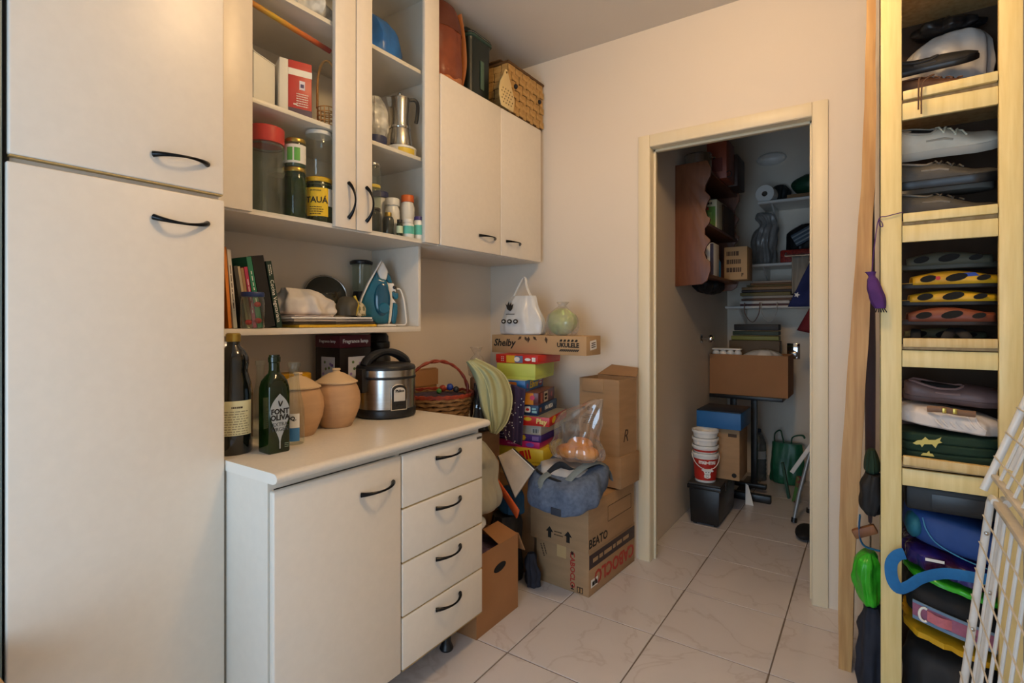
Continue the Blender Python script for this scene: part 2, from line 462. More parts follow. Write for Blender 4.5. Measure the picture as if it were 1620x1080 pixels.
# tall cupboard
tc_ = thing('tall_cupboard', 'tall white two-door cupboard with black bow handles at the far left', 'cupboard', (-1.68, 0.52, 0))
TF = -1.42
obj('carcass', MB().box(XW+0.003, TF-0.021, 0.315, 0.735, 0.10, 2.66), 'laminate', tc_, world=True, bevel=0.001)
obj('plinth', MB().box(XW+0.003, TF-0.06, 0.315, 0.735, 0.0, 0.098), 'laminate', tc_, world=True)
d1 = obj('door', MB().box(TF-0.019, TF, 0.309, 0.733, 1.558, 2.655), 'laminate', tc_, world=True, bevel=0.004, seg=3)
obj('edge_strip', MB().box(TF-0.019, TF-0.002, 0.311, 0.731, 1.5545, 1.5575), 'edge_band', d1, world=True)
d2 = obj('door', MB().box(TF-0.019, TF, 0.306, 0.735, 0.105, 1.543), 'laminate', tc_, world=True, bevel=0.004, seg=3)
bow_handle(d1, (TF, 0.566, 1.623), (TF, 0.690, 1.628), (0.032, 0, 0))
bow_handle(d2, (TF, 0.566, 1.473), (TF, 0.690, 1.475), (0.030, 0, 0), drop=(0, 0, -0.012))
# narrow panel and low wooden piece at the left picture edge
lp = thing('metal_panel', 'dark grey-blue metal strip beside the tall white cupboard, at the left picture edge', 'panel', (-1.70, 0.28, 0))
mat('blue_grey_metal', '71888e', 0.4, metal=0.0, var=0.08)
obj('side_sheet', MB().box(-1.94, -1.424, 0.262, 0.3015, 0.02, 2.2), 'blue_grey_metal', lp, world=True, bevel=0.004)
obj('seal', MB().box(-1.94, -1.45, 0.302, 0.3028, 0.02, 2.2), 'black_plastic', lp, world=True)
obj('foot', MB().box(-1.9, -1.5, 0.268, 0.29, 0.0, 0.02), 'black_plastic', lp, world=True)
ws = thing('wooden_stool', 'small brown wooden stool just showing at the bottom left corner', 'stool', (-1.27, 0.14, 0))
wood('brown_wood', '8a5a33', '6b4022', scale=4)
obj('seat', MB().box(-1.40, -1.14, 0.02, 0.262, 0.575, 0.61), 'plank_wood', ws, world=True, bevel=0.004)
for x, y in ((-1.38, 0.04), (-1.38, 0.215), (-1.185, 0.04), (-1.185, 0.215)):
    obj('leg', MB().box(x, x+0.03, y, y+0.03, 0, 0.575), 'brown_wood', ws, world=True, bevel=0.003)
obj('apron', MB().box(-1.378, -1.16, 0.05, 0.235, 0.50, 0.574), 'brown_wood', ws, world=True)

# base cupboard with drawers
BF, BY0, BY1, BS = -1.21, 0.742, 1.585, 1.172
bc = thing('base_cupboard', 'white base cupboard with one door and a stack of four drawers', 'cupboard', (-1.57, 1.16, 0))
mb = MB().box(XW+0.004, BF-0.022, BY0, BY0+0.016, 0.13, 0.824).box(XW+0.004, BF-0.022, BY1-0.016, BY1, 0.13, 0.824)
mb.box(XW+0.004, BF-0.022, BY0+0.016, BY1-0.016, 0.13, 0.148).box(XW+0.004, XW+0.012, BY0+0.016, BY1-0.016, 0.148, 0.824)
mb.box(BF-0.08, BF-0.022, BY0+0.016, BY1-0.016, 0.806, 0.824).box(XW+0.02, BF-0.022, BS-0.008, BS+0.008, 0.148, 0.806)
obj('carcass', mb, 'laminate', bc, world=True)
bd = obj('door', MB().box(BF-0.02, BF, BY0+0.002, BS-0.003, 0.130, 0.805), 'laminate', bc, world=True, bevel=0.005, seg=3)
bow_handle(bd, (BF, 1.012, 0.726), (BF, 1.135, 0.733), (0.031, 0, 0))
zz = [0.805, 0.636, 0.466, 0.297, 0.130]
for k in range(4):
    dr = obj('drawer', MB().box(BF-0.02, BF, BS+0.002, BY1-0.002, zz[k+1]+0.0035, zz[k]-0.001), 'laminate', bc, world=True, bevel=0.004, seg=3)
    obj('edge_strip', MB().box(BF-0.019, BF-0.002, BS+0.004, BY1-0.004, zz[k+1]+0.0005, zz[k+1]+0.003), 'edge_band', dr, world=True)
    zc = zz[k]-0.041
    bow_handle(dr, (BF, 1.326, zc), (BF, 1.452, zc+0.004), (0.030, 0, 0))
    if k == 0:
        pl = obj('badge', MB().box(BF, BF+0.0012, 1.548, 1.578, 0.786, 0.794), 'steel', dr, world=True)
        scribble(pl, 0.024, 1, 0.005, (BF+0.0014, 1.563, 0.79), '+x', 'ink_black', world=True)
for x, y in ((-1.86, 0.80), (-1.86, 1.50), (-1.315, 0.80), (-1.315, 1.50)):
    obj('foot', MB().lathe([(0.024, 0), (0.026, 0.006), (0.02, 0.02), (0.017, 0.03), (0.017, 0.105), (0.028, 0.115), (0.028, 0.13)], 16, TR(x, y, 0)), 'black_plastic', bc, world=True, smooth=True)
# worktop with rounded nose
wt = thing('worktop', 'cream laminate worktop with rounded front edge on the base cupboard', 'worktop', (-1.57, 1.16, 0.826))
prof = [(XW+0.003, 0.826), (-1.205, 0.826), (-1.194, 0.829), (-1.187, 0.836), (-1.186, 0.843), (-1.190, 0.849), (-1.198, 0.8528), (-1.208, 0.8535), (XW+0.003, 0.8535)]
mb = MB(); y0, y1 = 0.740, 1.600
mb.loft([[(x, y0, z) for x, z in prof], [(x, y1, z) for x, z in prof]])
obj('slab', mb, 'worktop', wt, world=True, smooth=True, angle=50)
obj('end_strip', MB().loft([[(x-0.0005 if x > -1.3 else x, y0-0.0018, z) for x, z in prof], [(x-0.0005 if x > -1.3 else x, y0-0.0002, z) for x, z in prof]]), 'worktop_nose', wt, world=True)

# glazed wall cupboard
GX, GZ0, GZ1 = -1.557, 1.552, 2.655
gc = thing('glazed_cupboard', 'white wall cupboard with two glazed doors full of jars and boxes', 'cupboard', (-1.75, 1.24, GZ0))
CY0, CY1 = 0.740, 1.732
mb = MB().box(XW+0.003, GX-0.02, CY0, CY0+0.018, GZ0, GZ1).box(XW+0.003, GX-0.02, CY1-0.018, CY1, GZ0, GZ1)
mb.box(XW+0.003, GX-0.02, CY0+0.018, CY1-0.018, GZ0, GZ0+0.016).box(XW+0.003, GX-0.02, CY0+0.018, CY1-0.018, GZ1-0.018, GZ1)
mb.box(XW+0.003, XW+0.008, CY0+0.018, CY1-0.018, GZ0+0.016, GZ1-0.018)
obj('carcass', mb, 'laminate', gc, world=True)
for z in (1.917, 2.286):
    obj('shelf', MB().box(XW+0.009, -1.585, CY0+0.019, CY1-0.019, z-0.016, z), 'laminate', gc, world=True, bevel=0.001)
obj('filler', MB().box(GX-0.019, GX, 0.742, 0.787, GZ0+0.004, GZ1), 'laminate', gc, world=True)
for a, b, s0, s1, hy in ((0.790, 1.279, 0.890, 1.190, 1.247), (1.283, 1.729, 1.356, 1.640, 1.328)):
    dr = obj('door', MB().box(GX-0.019, GX, a, s0, GZ0+0.004, GZ1).box(GX-0.019, GX, s1, b, GZ0+0.004, GZ1).box(GX-0.019, GX, s0, s1, GZ1-0.07, GZ1), 'laminate', gc, world=True, bevel=0.002)
    obj('pane', MB().box(GX-0.012, GX-0.008, s0-0.004, s1+0.004, GZ0+0.006, GZ1-0.066), 'glass_pane', dr, world=True)
    bow_handle(dr, (GX, hy, 1.720), (GX, hy, 1.594), (0.030, 0, 0), drop=(0, 0.008 if hy > 1.3 else 0.006, 0))
# open niche below
nc = thing('open_niche', 'open white wall shelf with books and an iron under the glazed cupboard', 'shelf', (-1.79, 1.22, 1.178))
NF, NY1 = -1.645, 1.706
obj('shelf', MB().box(XW+0.002, NF, 0.740, NY1, 1.178, 1.199), 'laminate', nc, world=True, bevel=0.001)
obj('side', MB().box(XW+0.002, NF, NY1-0.016, NY1, 1.1995, 1.5515), 'laminate', nc, world=True, bevel=0.001)
obj('side', MB().box(XW+0.002, NF, 0.740, 0.756, 1.1995, 1.5515), 'laminate', nc, world=True)
# closed wall cupboard
wc = thing('wall_cupboard', 'closed white two-door wall cupboard with short black handles near the corner', 'cupboard', (-1.75, 2.15, 1.552))
KY0, KY1, KZ0, KZ1 = 1.737, 2.585, 1.552, 2.306
obj('carcass', MB().box(XW+0.003, GX-0.021, KY0, KY1-0.002, KZ0, KZ1-0.001), 'laminate', wc, world=True, bevel=0.001)
for a, b, h0, h1 in ((KY0+0.002, 2.190, 2.010, 2.140), (2.194, KY1, 2.236, 2.366)):
    dr = obj('door', MB().box(GX-0.019, GX, a, b, KZ0+0.002, KZ1), 'laminate', wc, world=True, bevel=0.005, seg=3)
    bow_handle(dr, (GX, h0, 1.633), (GX, h1, 1.631), (0.030, 0, 0))
# ------------------------------------------------------------------ jars, bottles and boxes in the glazed cupboard
def colm(hexc, rough=0.5, **k):
    n = 'colour_%s_%d' % (hexc, int(rough*100))
    return mat(n, hexc, rough, var=k.pop('var', 0.04), **k) if n not in MATS else MATS[n]
def jar(label, loc, r, h, lid='white_plastic', lidh=0.018, gm='glass_jar', content=None, ch=0.6, group=None, name='glass_jar', neck=0.86, wrap=None):
    t = thing(name, label, 'jar', loc, group=group)
    prof = [(r*0.90, 0), (r, 0.006), (r, h*0.72), (r*0.97, h*0.80), (r*neck, h-lidh*1.2), (r*neck, h-lidh*0.4)]
    obj('glass_body', MB().lathe(prof, 28), gm, t, smooth=True)
    if content: obj('contents', MB().lathe([(r*0.86, 0.004), (r*0.93, 0.012), (r*0.93, h*ch), (r*0.5, h*ch+0.004)], 20), content, t, smooth=True)
    obj('lid', MB().lathe([(r*neck*1.06, h-lidh), (r*neck*1.08, h-lidh*0.8), (r*neck*1.08, h-0.003), (r*neck*1.02, h)], 28), lid, t, smooth=True)
    return t
def cyl_label(parent, r, z0, z1, ang, width, m, name='paper_label', th=0.0006):
    """label wrapped round a cylinder: centre angle and angular width in degrees"""
    mb = MB(); n = 14
    mb.sheet(lambda u, v: ((r+th)*math.cos(R(ang-width/2+width*u)), (r+th)*math.sin(R(ang-width/2+width*u)), z0+(z1-z0)*v), n, 1)
    return obj(name, mb, m, parent)
def cyl_scribble(parent, w, rows, lh, r, z, ang, m='ink_black', seed=1):
    M = Matrix.Rotation(R(ang+90), 4, 'Z') @ Matrix.Translation((0, -r, z)) @ Matrix.Rotation(R(90), 4, 'X')
    return scribble(parent, w, rows, lh, None, m=m, seed=seed, M=M, bend=r)
def cyl_text(parent, s, size, r, z, ang, m='ink_black', bold=0.0, name='lettering', sx=1.0):
    M = Matrix.Rotation(R(ang+90), 4, 'Z') @ Matrix.Translation((0, -r, z)) @ Matrix.Rotation(R(90), 4, 'X')
    return text(parent, s, size, None, m=m, bold=bold, M=M, bend=r, name=name, sx=sx)
CA = -40   # bearing from which the camera looks at things by the left wall
GB = GZ0+0.0165
glass('glass_green', '3c6a34', 0.45, '27451f')
glass('glass_olive', '5d6a3c', 0.5, '3a4524')
mat('olive_content', '3a4422', 0.4, var=0.3, scale=60)
mat('green_content', '234a20', 0.5, var=0.2, scale=30)
mat('gold_lid', 'b79a4a', 0.3, metal=0.8, var=0.05)
t = jar('large clear glass jar with a red lid, leftmost in the glazed cupboard', (-1.648, 0.985, GB), 0.058, 0.285, colm('c8332b', 0.4), 0.052, neck=0.93)
t2 = jar('clear jar with white lid standing behind the red-lidded jar', (-1.77, 0.99, GB), 0.05, 0.322, 'white_plastic', 0.02)
t = jar('tall green glass jar carrying a small labelled jar on its lid', (-1.635, 1.085, GB), 0.038, 0.175, 'gold_lid', 0.014, 'glass_green', 'green_content', 0.8)
t = jar('small jar with gold lid and white-green label, stacked on the green jar', (-1.635, 1.085, GB+0.176), 0.036, 0.098, 'gold_lid', 0.014, 'glass_jar', 'green_content', 0.3)
cyl_label(t, 0.036, 0.012, 0.075, CA, 150, 'paper_white')
for k, (a, z) in enumerate(((-62, 0.042), (-24, 0.042))):
    p = cyl_label(t, 0.0366, z-0.022, z+0.022, a, 30, colm('5fae4a', 0.5), 'leaf_print')
t = jar('squat olive jar with yellow lid and yellow printed label', (-1.64, 1.182, GB), 0.050, 0.162, colm('e0b21f', 0.4), 0.016, 'glass_olive', 'olive_content', 0.85)
cyl_label(t, 0.050, 0.022, 0.122, -44, 92, colm('eec21e', 0.5))
cyl_label(t, 0.050, 0.06, 0.122, 22, 38, 'paper_white')
cyl_label(t, 0.050, 0.022, 0.058, 22, 38, colm('1e3a24', 0.5))
cyl_text(t, 'TAUÁ', 0.029, 0.0512, 0.078, -44, 'ink_black', 0.0006)
cyl_scribble(t, 0.045, 1, 0.008, 0.0512, 0.112, -44)
cyl_scribble(t, 0.048, 4, 0.008, 0.0512, 0.042, -44, seed=3)
t = jar('empty clear jar with white lid stacked on the yellow-lidded jar', (-1.64, 1.182, GB+0.163), 0.049, 0.165, 'white_plastic', 0.014, 'glass_clear')
jar('clear jar with white lid behind the stacked olive jar', (-1.78, 1.12, GB), 0.045, 0.20, 'white_plastic', 0.016)
# middle shelf, left door
S1 = 1.9175
t = thing('white_box', 'plain white carton box on the middle shelf of the glazed cupboard', 'box', (-1.67, 0.955, S1), 20)
obj('body', MB().box(-0.045, 0.045, -0.05, 0.05, 0, 0.155), 'paper_white', t, bevel=0.002)
obj('lid_flap', MB().box(-0.046, 0.046, -0.051, 0.051, 0.1555, 0.158), 'paper_white', t)
t = thing('red_box', 'red and white box with small white print beside the white carton', 'box', (-1.655, 1.075, S1), -20)
obj('body', MB().box(-0.05, 0.05, -0.014, 0.062, 0, 0.182), colm('c2332a', 0.4), t, bevel=0.002)
obj('white_side', MB().box(-0.05, 0.05, -0.042, -0.0145, 0, 0.181), 'paper_white', t, bevel=0.002)
obj('stripe', MB().box(-0.0505, 0.0507, -0.0142, 0.0625, 0.132, 0.154), 'ink_white', t)
obj('base_band', MB().box(-0.0503, 0.0505, -0.0142, 0.0623, 0.0, 0.022), colm('4a3550', 0.5), t)
decal(t, rect(0.018, 0.03), (0.0506, 0.03, 0.102), '+x', colm('e6dff0', 0.5))
decal(t, rect(0.011, 0.012), (0.0512, 0.03, 0.100), '+x', colm('3a2f6a', 0.5))
scribble(t, 0.045, 6, 0.008, (0.0507, 0.034, 0.052), '+x', 'ink_white', 7)
scribble(t, 0.012, 1, 0.014, (0.0507, 0.008, 0.035), '+x', 'ink_white', 2)
t = thing('small_basket', 'small woven straw basket with a tall upright handle in the glazed cupboard', 'basket', (-1.626, 1.206, S1))
mat('straw', 'b98a4a', 0.7, var=0.2, scale=40)
mb = MB()
for k in range(5): mb.tube([(0.033*math.cos(2*PI*i/20), 0.033*math.sin(2*PI*i/20), 0.004+0.016*k) for i in range(21)], 0.0022, 6)
obj('weave', mb, 'straw', t, smooth=True)
mb = MB()
for i in range(14): mb.tube([(0.033*math.cos(2*PI*i/14), 0.033*math.sin(2*PI*i/14), z) for z in (0, 0.035, 0.07)], 0.0018, 5)
obj('stakes', mb, 'straw', t, smooth=True)
obj('bottom', MB().lathe([(0.0335, 0), (0.0335, 0.003)], 20), 'straw', t)
hp = [(0.033*math.cos(a)*1.0, 0, 0.068+0.175*math.sin(a)**0.5) for a in [PI*i/16 for i in range(17)]]
obj('handle', MB().tube(hp, 0.0042, 6, TR(rz=CA-90)), 'straw', t, smooth=True)
t = thing('card_carton', 'white carton with a sloping lid standing behind the plain white box', 'box', (-1.845, 0.965, S1), 4)
obj('panel', MB().box(-0.075, 0.075, -0.10, 0.10, 0.0, 0.20), 'paper_white', t, bevel=0.01)
obj('lid', MB().loft([[(-0.085, -0.12, 0.201), (0.085, -0.12, 0.201), (0.085, 0.12, 0.201), (-0.085, 0.12, 0.201)], [(-0.06, -0.06, 0.285), (0.06, -0.06, 0.285), (0.04, 0.05, 0.285), (-0.04, 0.05, 0.285)]]), 'white_plastic', t, bevel=0.012)
t = thing('grey_tray', 'grey plastic tray tilted behind the red box', 'tray', (-1.82, 1.15, S1))
obj('shell', MB().box(-0.09, 0.09, -0.045, 0.045, 0.0, 0.20), mat('dark_grey', '3b3a38', 0.5, var=0.1), t, bevel=0.015)
obj('rim', MB().box(-0.095, 0.095, -0.05, 0.05, 0.2005, 0.215), mat('mid_grey', '77746e', 0.45, var=0.1), t, bevel=0.006)
# rainbow stick
def rainbow():
    m = mat('rainbow_paint', 'd8402a', 0.35, var=0)
    nt = m.node_tree; N = nt.nodes; L = nt.links; b = N['Principled BSDF']
    tcx = N.new('ShaderNodeTexCoord'); sp = N.new('ShaderNodeSeparateXYZ'); rp = N.new('ShaderNodeValToRGB')
    mr = N.new('ShaderNodeMapRange'); mr.inputs['From Min'].default_value = 0; mr.inputs['From Max'].default_value = 0.34
    L.new(tcx.outputs['Object'], sp.inputs[0]); L.new(sp.outputs['Y'], mr.inputs[0]); L.new(mr.outputs[0], rp.inputs[0])
    e = rp.color_ramp.elements; e[0].color = lin('c8642a'); e[1].color = lin('a8221f'); e[1].position = 0.95
    k = e.new(0.32); k.color = lin('d6b02a'); k = e.new(0.62); k.color = lin('d8742a')
    L.new(rp.outputs[0], b.inputs['Base Color']); return m
t = tag(obj('painted_stick', MB().tube([(0, 0.34*i/16, -0.0) for i in range(17)], [0.009+0.0008*(i % 2) for i in range(17)], 10), rainbow(), smooth=True, loc=(-1.64, 0.90, 2.243)), 'yellow-to-red painted stick lying across the top of the carton boxes', 'stick')
t.rotation_euler = (R(-4.5), 0, R(2))
t = tag(obj('clear_bag', MB().sack([(0, .10, .10, 0, 0), (.01, .13, .12, 0, 0), (.06, .14, .13, 0, 0), (.10, .10, .10, .0, 0), (.14, .05, .04, 0, 0)], fold=.05, crump=.02, cs=14), 'film_white', smooth=True, loc=(-1.74, 1.14, 2.287)), 'crumpled clear plastic bag on the top shelf of the glazed cupboard', 'bag')
# right door
t = thing('blue_bag', 'bright blue plastic bag tied in a bundle on the top right shelf', 'bag', (-1.74, 1.50, 2.287))
mat('blue_film', '2368b8', 0.3, var=0.25, scale=14, bump=0.3, bscale=30)
obj('bundle', MB().sack([(0, .08, .08, 0, 0), (.014, .120, .120, 0, 0), (.08, .122, .125, 0, 0), (.15, .095, .095, 0, -.02), (.195, .04, .045, 0, -.04)], fold=.05, crump=.018, cs=18, seed=3), 'blue_film', t, smooth=True)
obj('knot', MB().sack([(.19, .022, .024, 0, -.04), (.21, .03, .03, 0, -.045), (.23, .05, .04, 0, -.055), (.245, .03, .03, 0, -.06)], fold=.12, nf=5, crump=.01), colm('2b3136', 0.4), t, smooth=True)
t = thing('tin_stack', 'flat white and yellow tin under the steel coffee pot', 'tin', (-1.66, 1.60, S1))
obj('body', MB().lathe([(0.062, 0), (0.064, 0.003), (0.064, 0.028)], 32), 'white_plastic', t, smooth=True)
cyl_label(t, 0.064, 0.004, 0.027, -18, 70, colm('e3c23a', 0.4), 'yellow_label')
obj('lid', MB().lathe([(0.066, 0.0282), (0.066, 0.036), (0.06, 0.039)], 32), 'white_plastic', t, smooth=True)
t = thing('moka_pot', 'brushed steel stovetop coffee pot with black handle', 'coffee pot', (-1.665, 1.60, S1+0.0395))
obj('boiler', MB().lathe([(0.052, 0), (0.053, 0.004), (0.048, 0.05), (0.043, 0.078)], 32), 'steel', t, smooth=True)
obj('collar', MB().lathe([(0.045, 0.0785), (0.046, 0.08), (0.046, 0.088), (0.043, 0.09)], 32), 'chrome', t, smooth=True)
obj('jug', MB().lathe([(0.040, 0.0905), (0.038, 0.11), (0.042, 0.195), (0.044, 0.205)], 32), 'steel', t, smooth=True)
obj('lid', MB().lathe([(0.0445, 0.2055), (0.044, 0.21), (0.02, 0.222), (0.006, 0.224), (0.009, 0.232), (0.004, 0.24)], 32), 'steel', t, smooth=True)
obj('spout', MB().loft([[(0.038, -0.008, 0.17), (0.05, 0, 0.165), (0.038, 0.008, 0.17)], [(0.038, -0.012, 0.206), (0.062, 0, 0.208), (0.038, 0.012, 0.206)]], M=TR(rz=-110)), 'steel', t)
obj('handle', MB().tube(spline([(0.036, 0, 0.21), (0.062, 0, 0.214), (0.075, 0, 0.195), (0.074, 0, 0.15), (0.068, 0, 0.115)], 5), [0.008]*21, 8, TR(rz=52), flat=0.7), 'black_plastic', t, smooth=True)
t = thing('white_container', 'white food bag on a dark blue container left of the coffee pot', 'container', (-1.68, 1.48, S1))
obj('tub', MB().lathe([(0.038, 0), (0.046, 0.04), (0.046, 0.055)], 24), colm('1f2a5c', 0.4), t, smooth=True)
obj('bag', MB().sack([(.0555, .038, .038, 0, 0), (.09, .05, .05, 0, 0), (.15, .048, .048, 0, 0), (.19, .03, .03, 0, 0), (.22, .012, .015, 0, 0)], fold=.05, crump=.012, cs=20), 'film_white', t, smooth=True)
# lower right jars and medicine bottles
jar('clear jar at the bottom of a column of three jars', (-1.635, 1.425, GB), 0.034, 0.10, 'black_plastic', 0.012, 'glass_smoke')
jar('clear jar in the middle of a column of three jars', (-1.635, 1.425, GB+0.101), 0.033, 0.09, colm('d9c24a', 0.4), 0.012)
jar('clear jar at the top of a column of three jars', (-1.635, 1.425, GB+0.192), 0.032, 0.085, 'steel', 0.012)
def pill(label, loc, r, h, cap, capm, body='white_plastic', band=None, bandm=None, name='pill_bottle', capr=0.86, group=None, z0=0.2, z1=0.62):
    t = thing(name, label, 'bottle', loc, group=group)
    obj('body', MB().lathe([(r*0.94, 0), (r, 0.004), (r, (h-cap)*0.86), (r*0.78, h-cap)], 22), body, t, smooth=True)
    obj('cap', MB().lathe([(r*capr, h-cap+0.0004), (r*capr, h-0.003), (r*capr*0.92, h)], 22), capm, t, smooth=True)
    if bandm: cyl_label(t, r, h*z0, h*z1, CA, 200, bandm)
    return t
pill('white pill bottle with a dark blue lid at the back of the lower shelf', (-1.73, 1.545, GB), 0.036, 0.20, 0.024, colm('2b3468', 0.4), capr=1.05)
pill('small square glass bottle with a gold cap', (-1.625, 1.497, GB), 0.024, 0.094, 0.018, 'gold_lid', 'glass_smoke', capr=0.6)
pill('white plastic bottle with white lid stacked over a pot', (-1.66, 1.552, GB), 0.030, 0.165, 0.03, 'white_plastic', band=1, bandm='paper_white', capr=1.0)
pill('tall white bottle with a bright orange cap', (-1.66, 1.640, GB), 0.031, 0.195, 0.03, colm('e0661f', 0.4), capr=0.9)
pill('small dark green bottle with a pale label', (-1.604, 1.540, GB), 0.013, 0.07, 0.014, 'black_plastic', 'glass_olive', band=1, bandm=colm('cfe0c0', 0.5))
pill('short white bottle with turquoise label and white cap', (-1.602, 1.586, GB), 0.025, 0.078, 0.016, 'white_plastic', band=1, bandm=colm('62c4b4', 0.5))
pill('short white bottle with turquoise label and violet cap', (-1.600, 1.645, GB), 0.022, 0.098, 0.016, colm('3d3278', 0.4), band=1, bandm=colm('62c4b4', 0.5))

# ------------------------------------------------------------------ books and things in the open niche
NZ = 1.1995
bx_ = [  # y at base, thickness, height, depth, colour, tilt, label
 (0.770, 0.026, 0.262, 0.20, '6d4f48', 2, 'brown-pink hardback book at the left end of the row'),
 (0.800, 0.030, 0.285, 0.21, '8d7068', 2, 'thick pinkish magazine volume second in the row'),
 (0.845, 0.010, 0.262, 0.19, 'd8812b', 4, 'slim orange booklet near the left end of the row'),
 (0.861, 0.012, 0.255, 0.19, 'dcd2c2', 5, 'slim off-white book with small print on the spine'),
 (0.893, 0.012, 0.205, 0.17, '4a463e', 9, 'low dark grey book behind the blue-lidded jar'),
 (0.9055, 0.008, 0.205, 0.17, 'b9a98c', 9, 'thin beige book between the grey and brown books'),
 (0.9145, 0.010, 0.200, 0.17, 'a07c58', 9, 'thin light brown book left of the pink book'),
 (0.9275, 0.0115, 0.205, 0.17, 'b8355a', 9.2, 'pink book with white spine lettering'),
 (0.944, 0.017, 0.240, 0.18, '2d7f62', 10, 'bright green book with white spine lettering'),
 (0.965, 0.042, 0.245, 0.20, '17181b', 10.5, 'thick black book in the middle of the leaning row'),
 (1.013, 0.020, 0.232, 0.20, '12332c', 10.5, 'dark green cookery book at the right end of the row'),
]
for k, (y, th, h, dp, c, tilt, lab) in enumerate(bx_):
    t = thing('book', lab, 'book', (-1.715, y+0.055, NZ+0.0002), 0, 'books in the open niche', rx=tilt)
    M = Matrix.Identity(4)
    obj('pages', MB().box(-dp+0.004, -0.006, 0.0025, th-0.0025, 0.003, h-0.003), 'paper_white', t)
    cm = colm(c, 0.5)
    obj('cover', MB().box(-dp, 0, 0, 0.0022, 0, h).box(-dp, 0, th-0.0022, th, 0, h).box(-0.004, 0.0005, 0, th, 0, h), cm, t)
    if k == 10: text(t, 'Cocina Vegetariana', 0.019, (0.0008, th/2, h*0.40), '+x', 'ink_white', rot=-90); scribble(t, 0.04, 2, 0.007, (0.0008, th/2, h*0.86), '+x', 'ink_white', rot=-90)
    if k == 8: scribble(t, h*.6, 1, 0.008, (0.0008, th/2, h*0.5), '+x', 'ink_white', 4, rot=-90)
    if k == 7: scribble(t, h*.6, 1, 0.007, (0.0008, th/2, h*0.5), '+x', 'ink_white', 5, rot=-90)
    if k == 3: scribble(t, h*.6, 1, 0.006, (0.0008, th/2, h*0.5), '+x', 'ink_brown', 6, rot=-90)
t = jar('small glass jar with blue lid and red sweets in front of the books', (-1.672, 0.955, NZ), 0.036, 0.118, colm('22386e', 0.4), 0.015, neck=0.92)
mat('candy_red', 'c0272c', 0.35, var=0.1)
for p in ((0.012, 0.012, 0.025), (-0.006, -0.010, 0.02), (0.014, 0.008, 0.078)):
    obj('sweet', MB().blob(p, 0.011, 0.011, 0.009, 0.05, seed=p[0]*90, nu=12, nv=8), 'candy_red', t, smooth=True)
mat('white_cloth', 'd9d3cb', 0.85, var=0.06, scale=8, bump=0.3, bscale=18)
# papers
pg = 'papers lying in the niche'
def flat_sheet(name, label, cat, x0, x1, y0, y1, z, th, m, rz, seed, group=None):
    cx, cy = (x0+x1)/2, (y0+y1)/2; hx, hy = (x1-x0)/2, (y1-y0)/2
    mb = MB()
    f = lambda s: (lambda u, v: ((u*2-1)*hx, (v*2-1)*hy, s*th/2+0.0018*noise.noise(Vector((u*3+seed, v*5, seed)))))
    n = 8
    top = [f(1)(i/n, j/n) for j in range(n+1) for i in range(n+1)]; bot = [f(-1)(i/n, j/n) for j in range(n+1) for i in range(n+1)]
    q = n+1; fs = [(j*q+i, j*q+i+1, (j+1)*q+i+1, (j+1)*q+i) for j in range(n) for i in range(n)]
    off = q*q; fs2 = [tuple(off+a for a in reversed(fc)) for fc in fs]
    ring = [i for i in range(q)]+[j*q+n for j in range(1, q)]+[n*q+i for i in range(n-1, -1, -1)]+[j*q for j in range(n-1, 0, -1)]
    side = [(ring[k], ring[(k+1) % len(ring)], off+ring[(k+1) % len(ring)], off+ring[k]) for k in range(len(ring))]
    mb.add(top+bot, fs+fs2+side)
    o = obj(name, mb, m, loc=(cx, cy, z)); o.rotation_euler = (0, 0, R(rz))
    return tag(o, label, cat, group)
flat_sheet('envelope', 'yellow padded envelope at the bottom of the paper pile', 'envelope', -1.86, -1.662, 1.115, 1.470, NZ+0.006, 0.009, colm('d6a92c', 0.6), 1, 2)
flat_sheet('folder', 'black folder between the yellow envelope and the papers', 'folder', -1.86, -1.668, 1.105, 1.465, NZ+0.0165, 0.007, colm('3a2f24', 0.6), -1, 5)
flat_sheet('magazine', 'grey magazine lying on the black folder', 'magazine', -1.86, -1.672, 1.105, 1.46, NZ+0.0265, 0.008, colm('a89c90', 0.6), 0, 7)
flat_sheet('paper_sheet', 'white printed sheets on top of the paper pile', 'paper', -1.86, -1.668, 1.10, 1.45, NZ+0.036, 0.006, 'paper_white', -2, 9)
flat_sheet('paper_sheet', 'loose pink-white flyer slipped over the edge of the paper pile', 'paper', -1.85, -1.675, 1.10, 1.27, NZ+0.0425, 0.003, colm('e4cfc6', 0.6), 4, 11)
t = thing('cloth_bundle', 'crumpled white cloth bundle lying beside the dark green book', 'cloth', (-1.785, 1.228, NZ+0.0455))
obj('cloth', MB().sack([(0, .08, .09, 0, 0), (.012, .09, .105, 0, 0), (.045, .088, .10, 0, -.008), (.075, .07, .075, 0, -.02), (.098, .03, .04, 0, -.035)], n=72, fold=.06, nf=7, crump=.022, cs=26, seed=2), 'white_cloth', t, smooth=True)
t = thing('coin_pouch', 'small yellow-trimmed patterned pouch on the papers beside the iron', 'pouch', (-1.735, 1.398, NZ+0.0455), 20)
obj('dark_side', MB().sack([(0, .04, .03, 0, -.03), (.03, .042, .034, 0, -.03), (.065, .03, .024, 0, -.022), (.076, .012, .012, 0, -.02)], fold=.05, nf=5, crump=.008, cs=30), colm('4b4638', 0.6), t, smooth=True)
obj('yellow_trim', MB().tube([(0.02, 0.002, 0.004), (0.034, 0.0, 0.04), (0.02, -0.004, 0.078)], 0.006, 8), colm('c9b23a', 0.6), t, smooth=True)
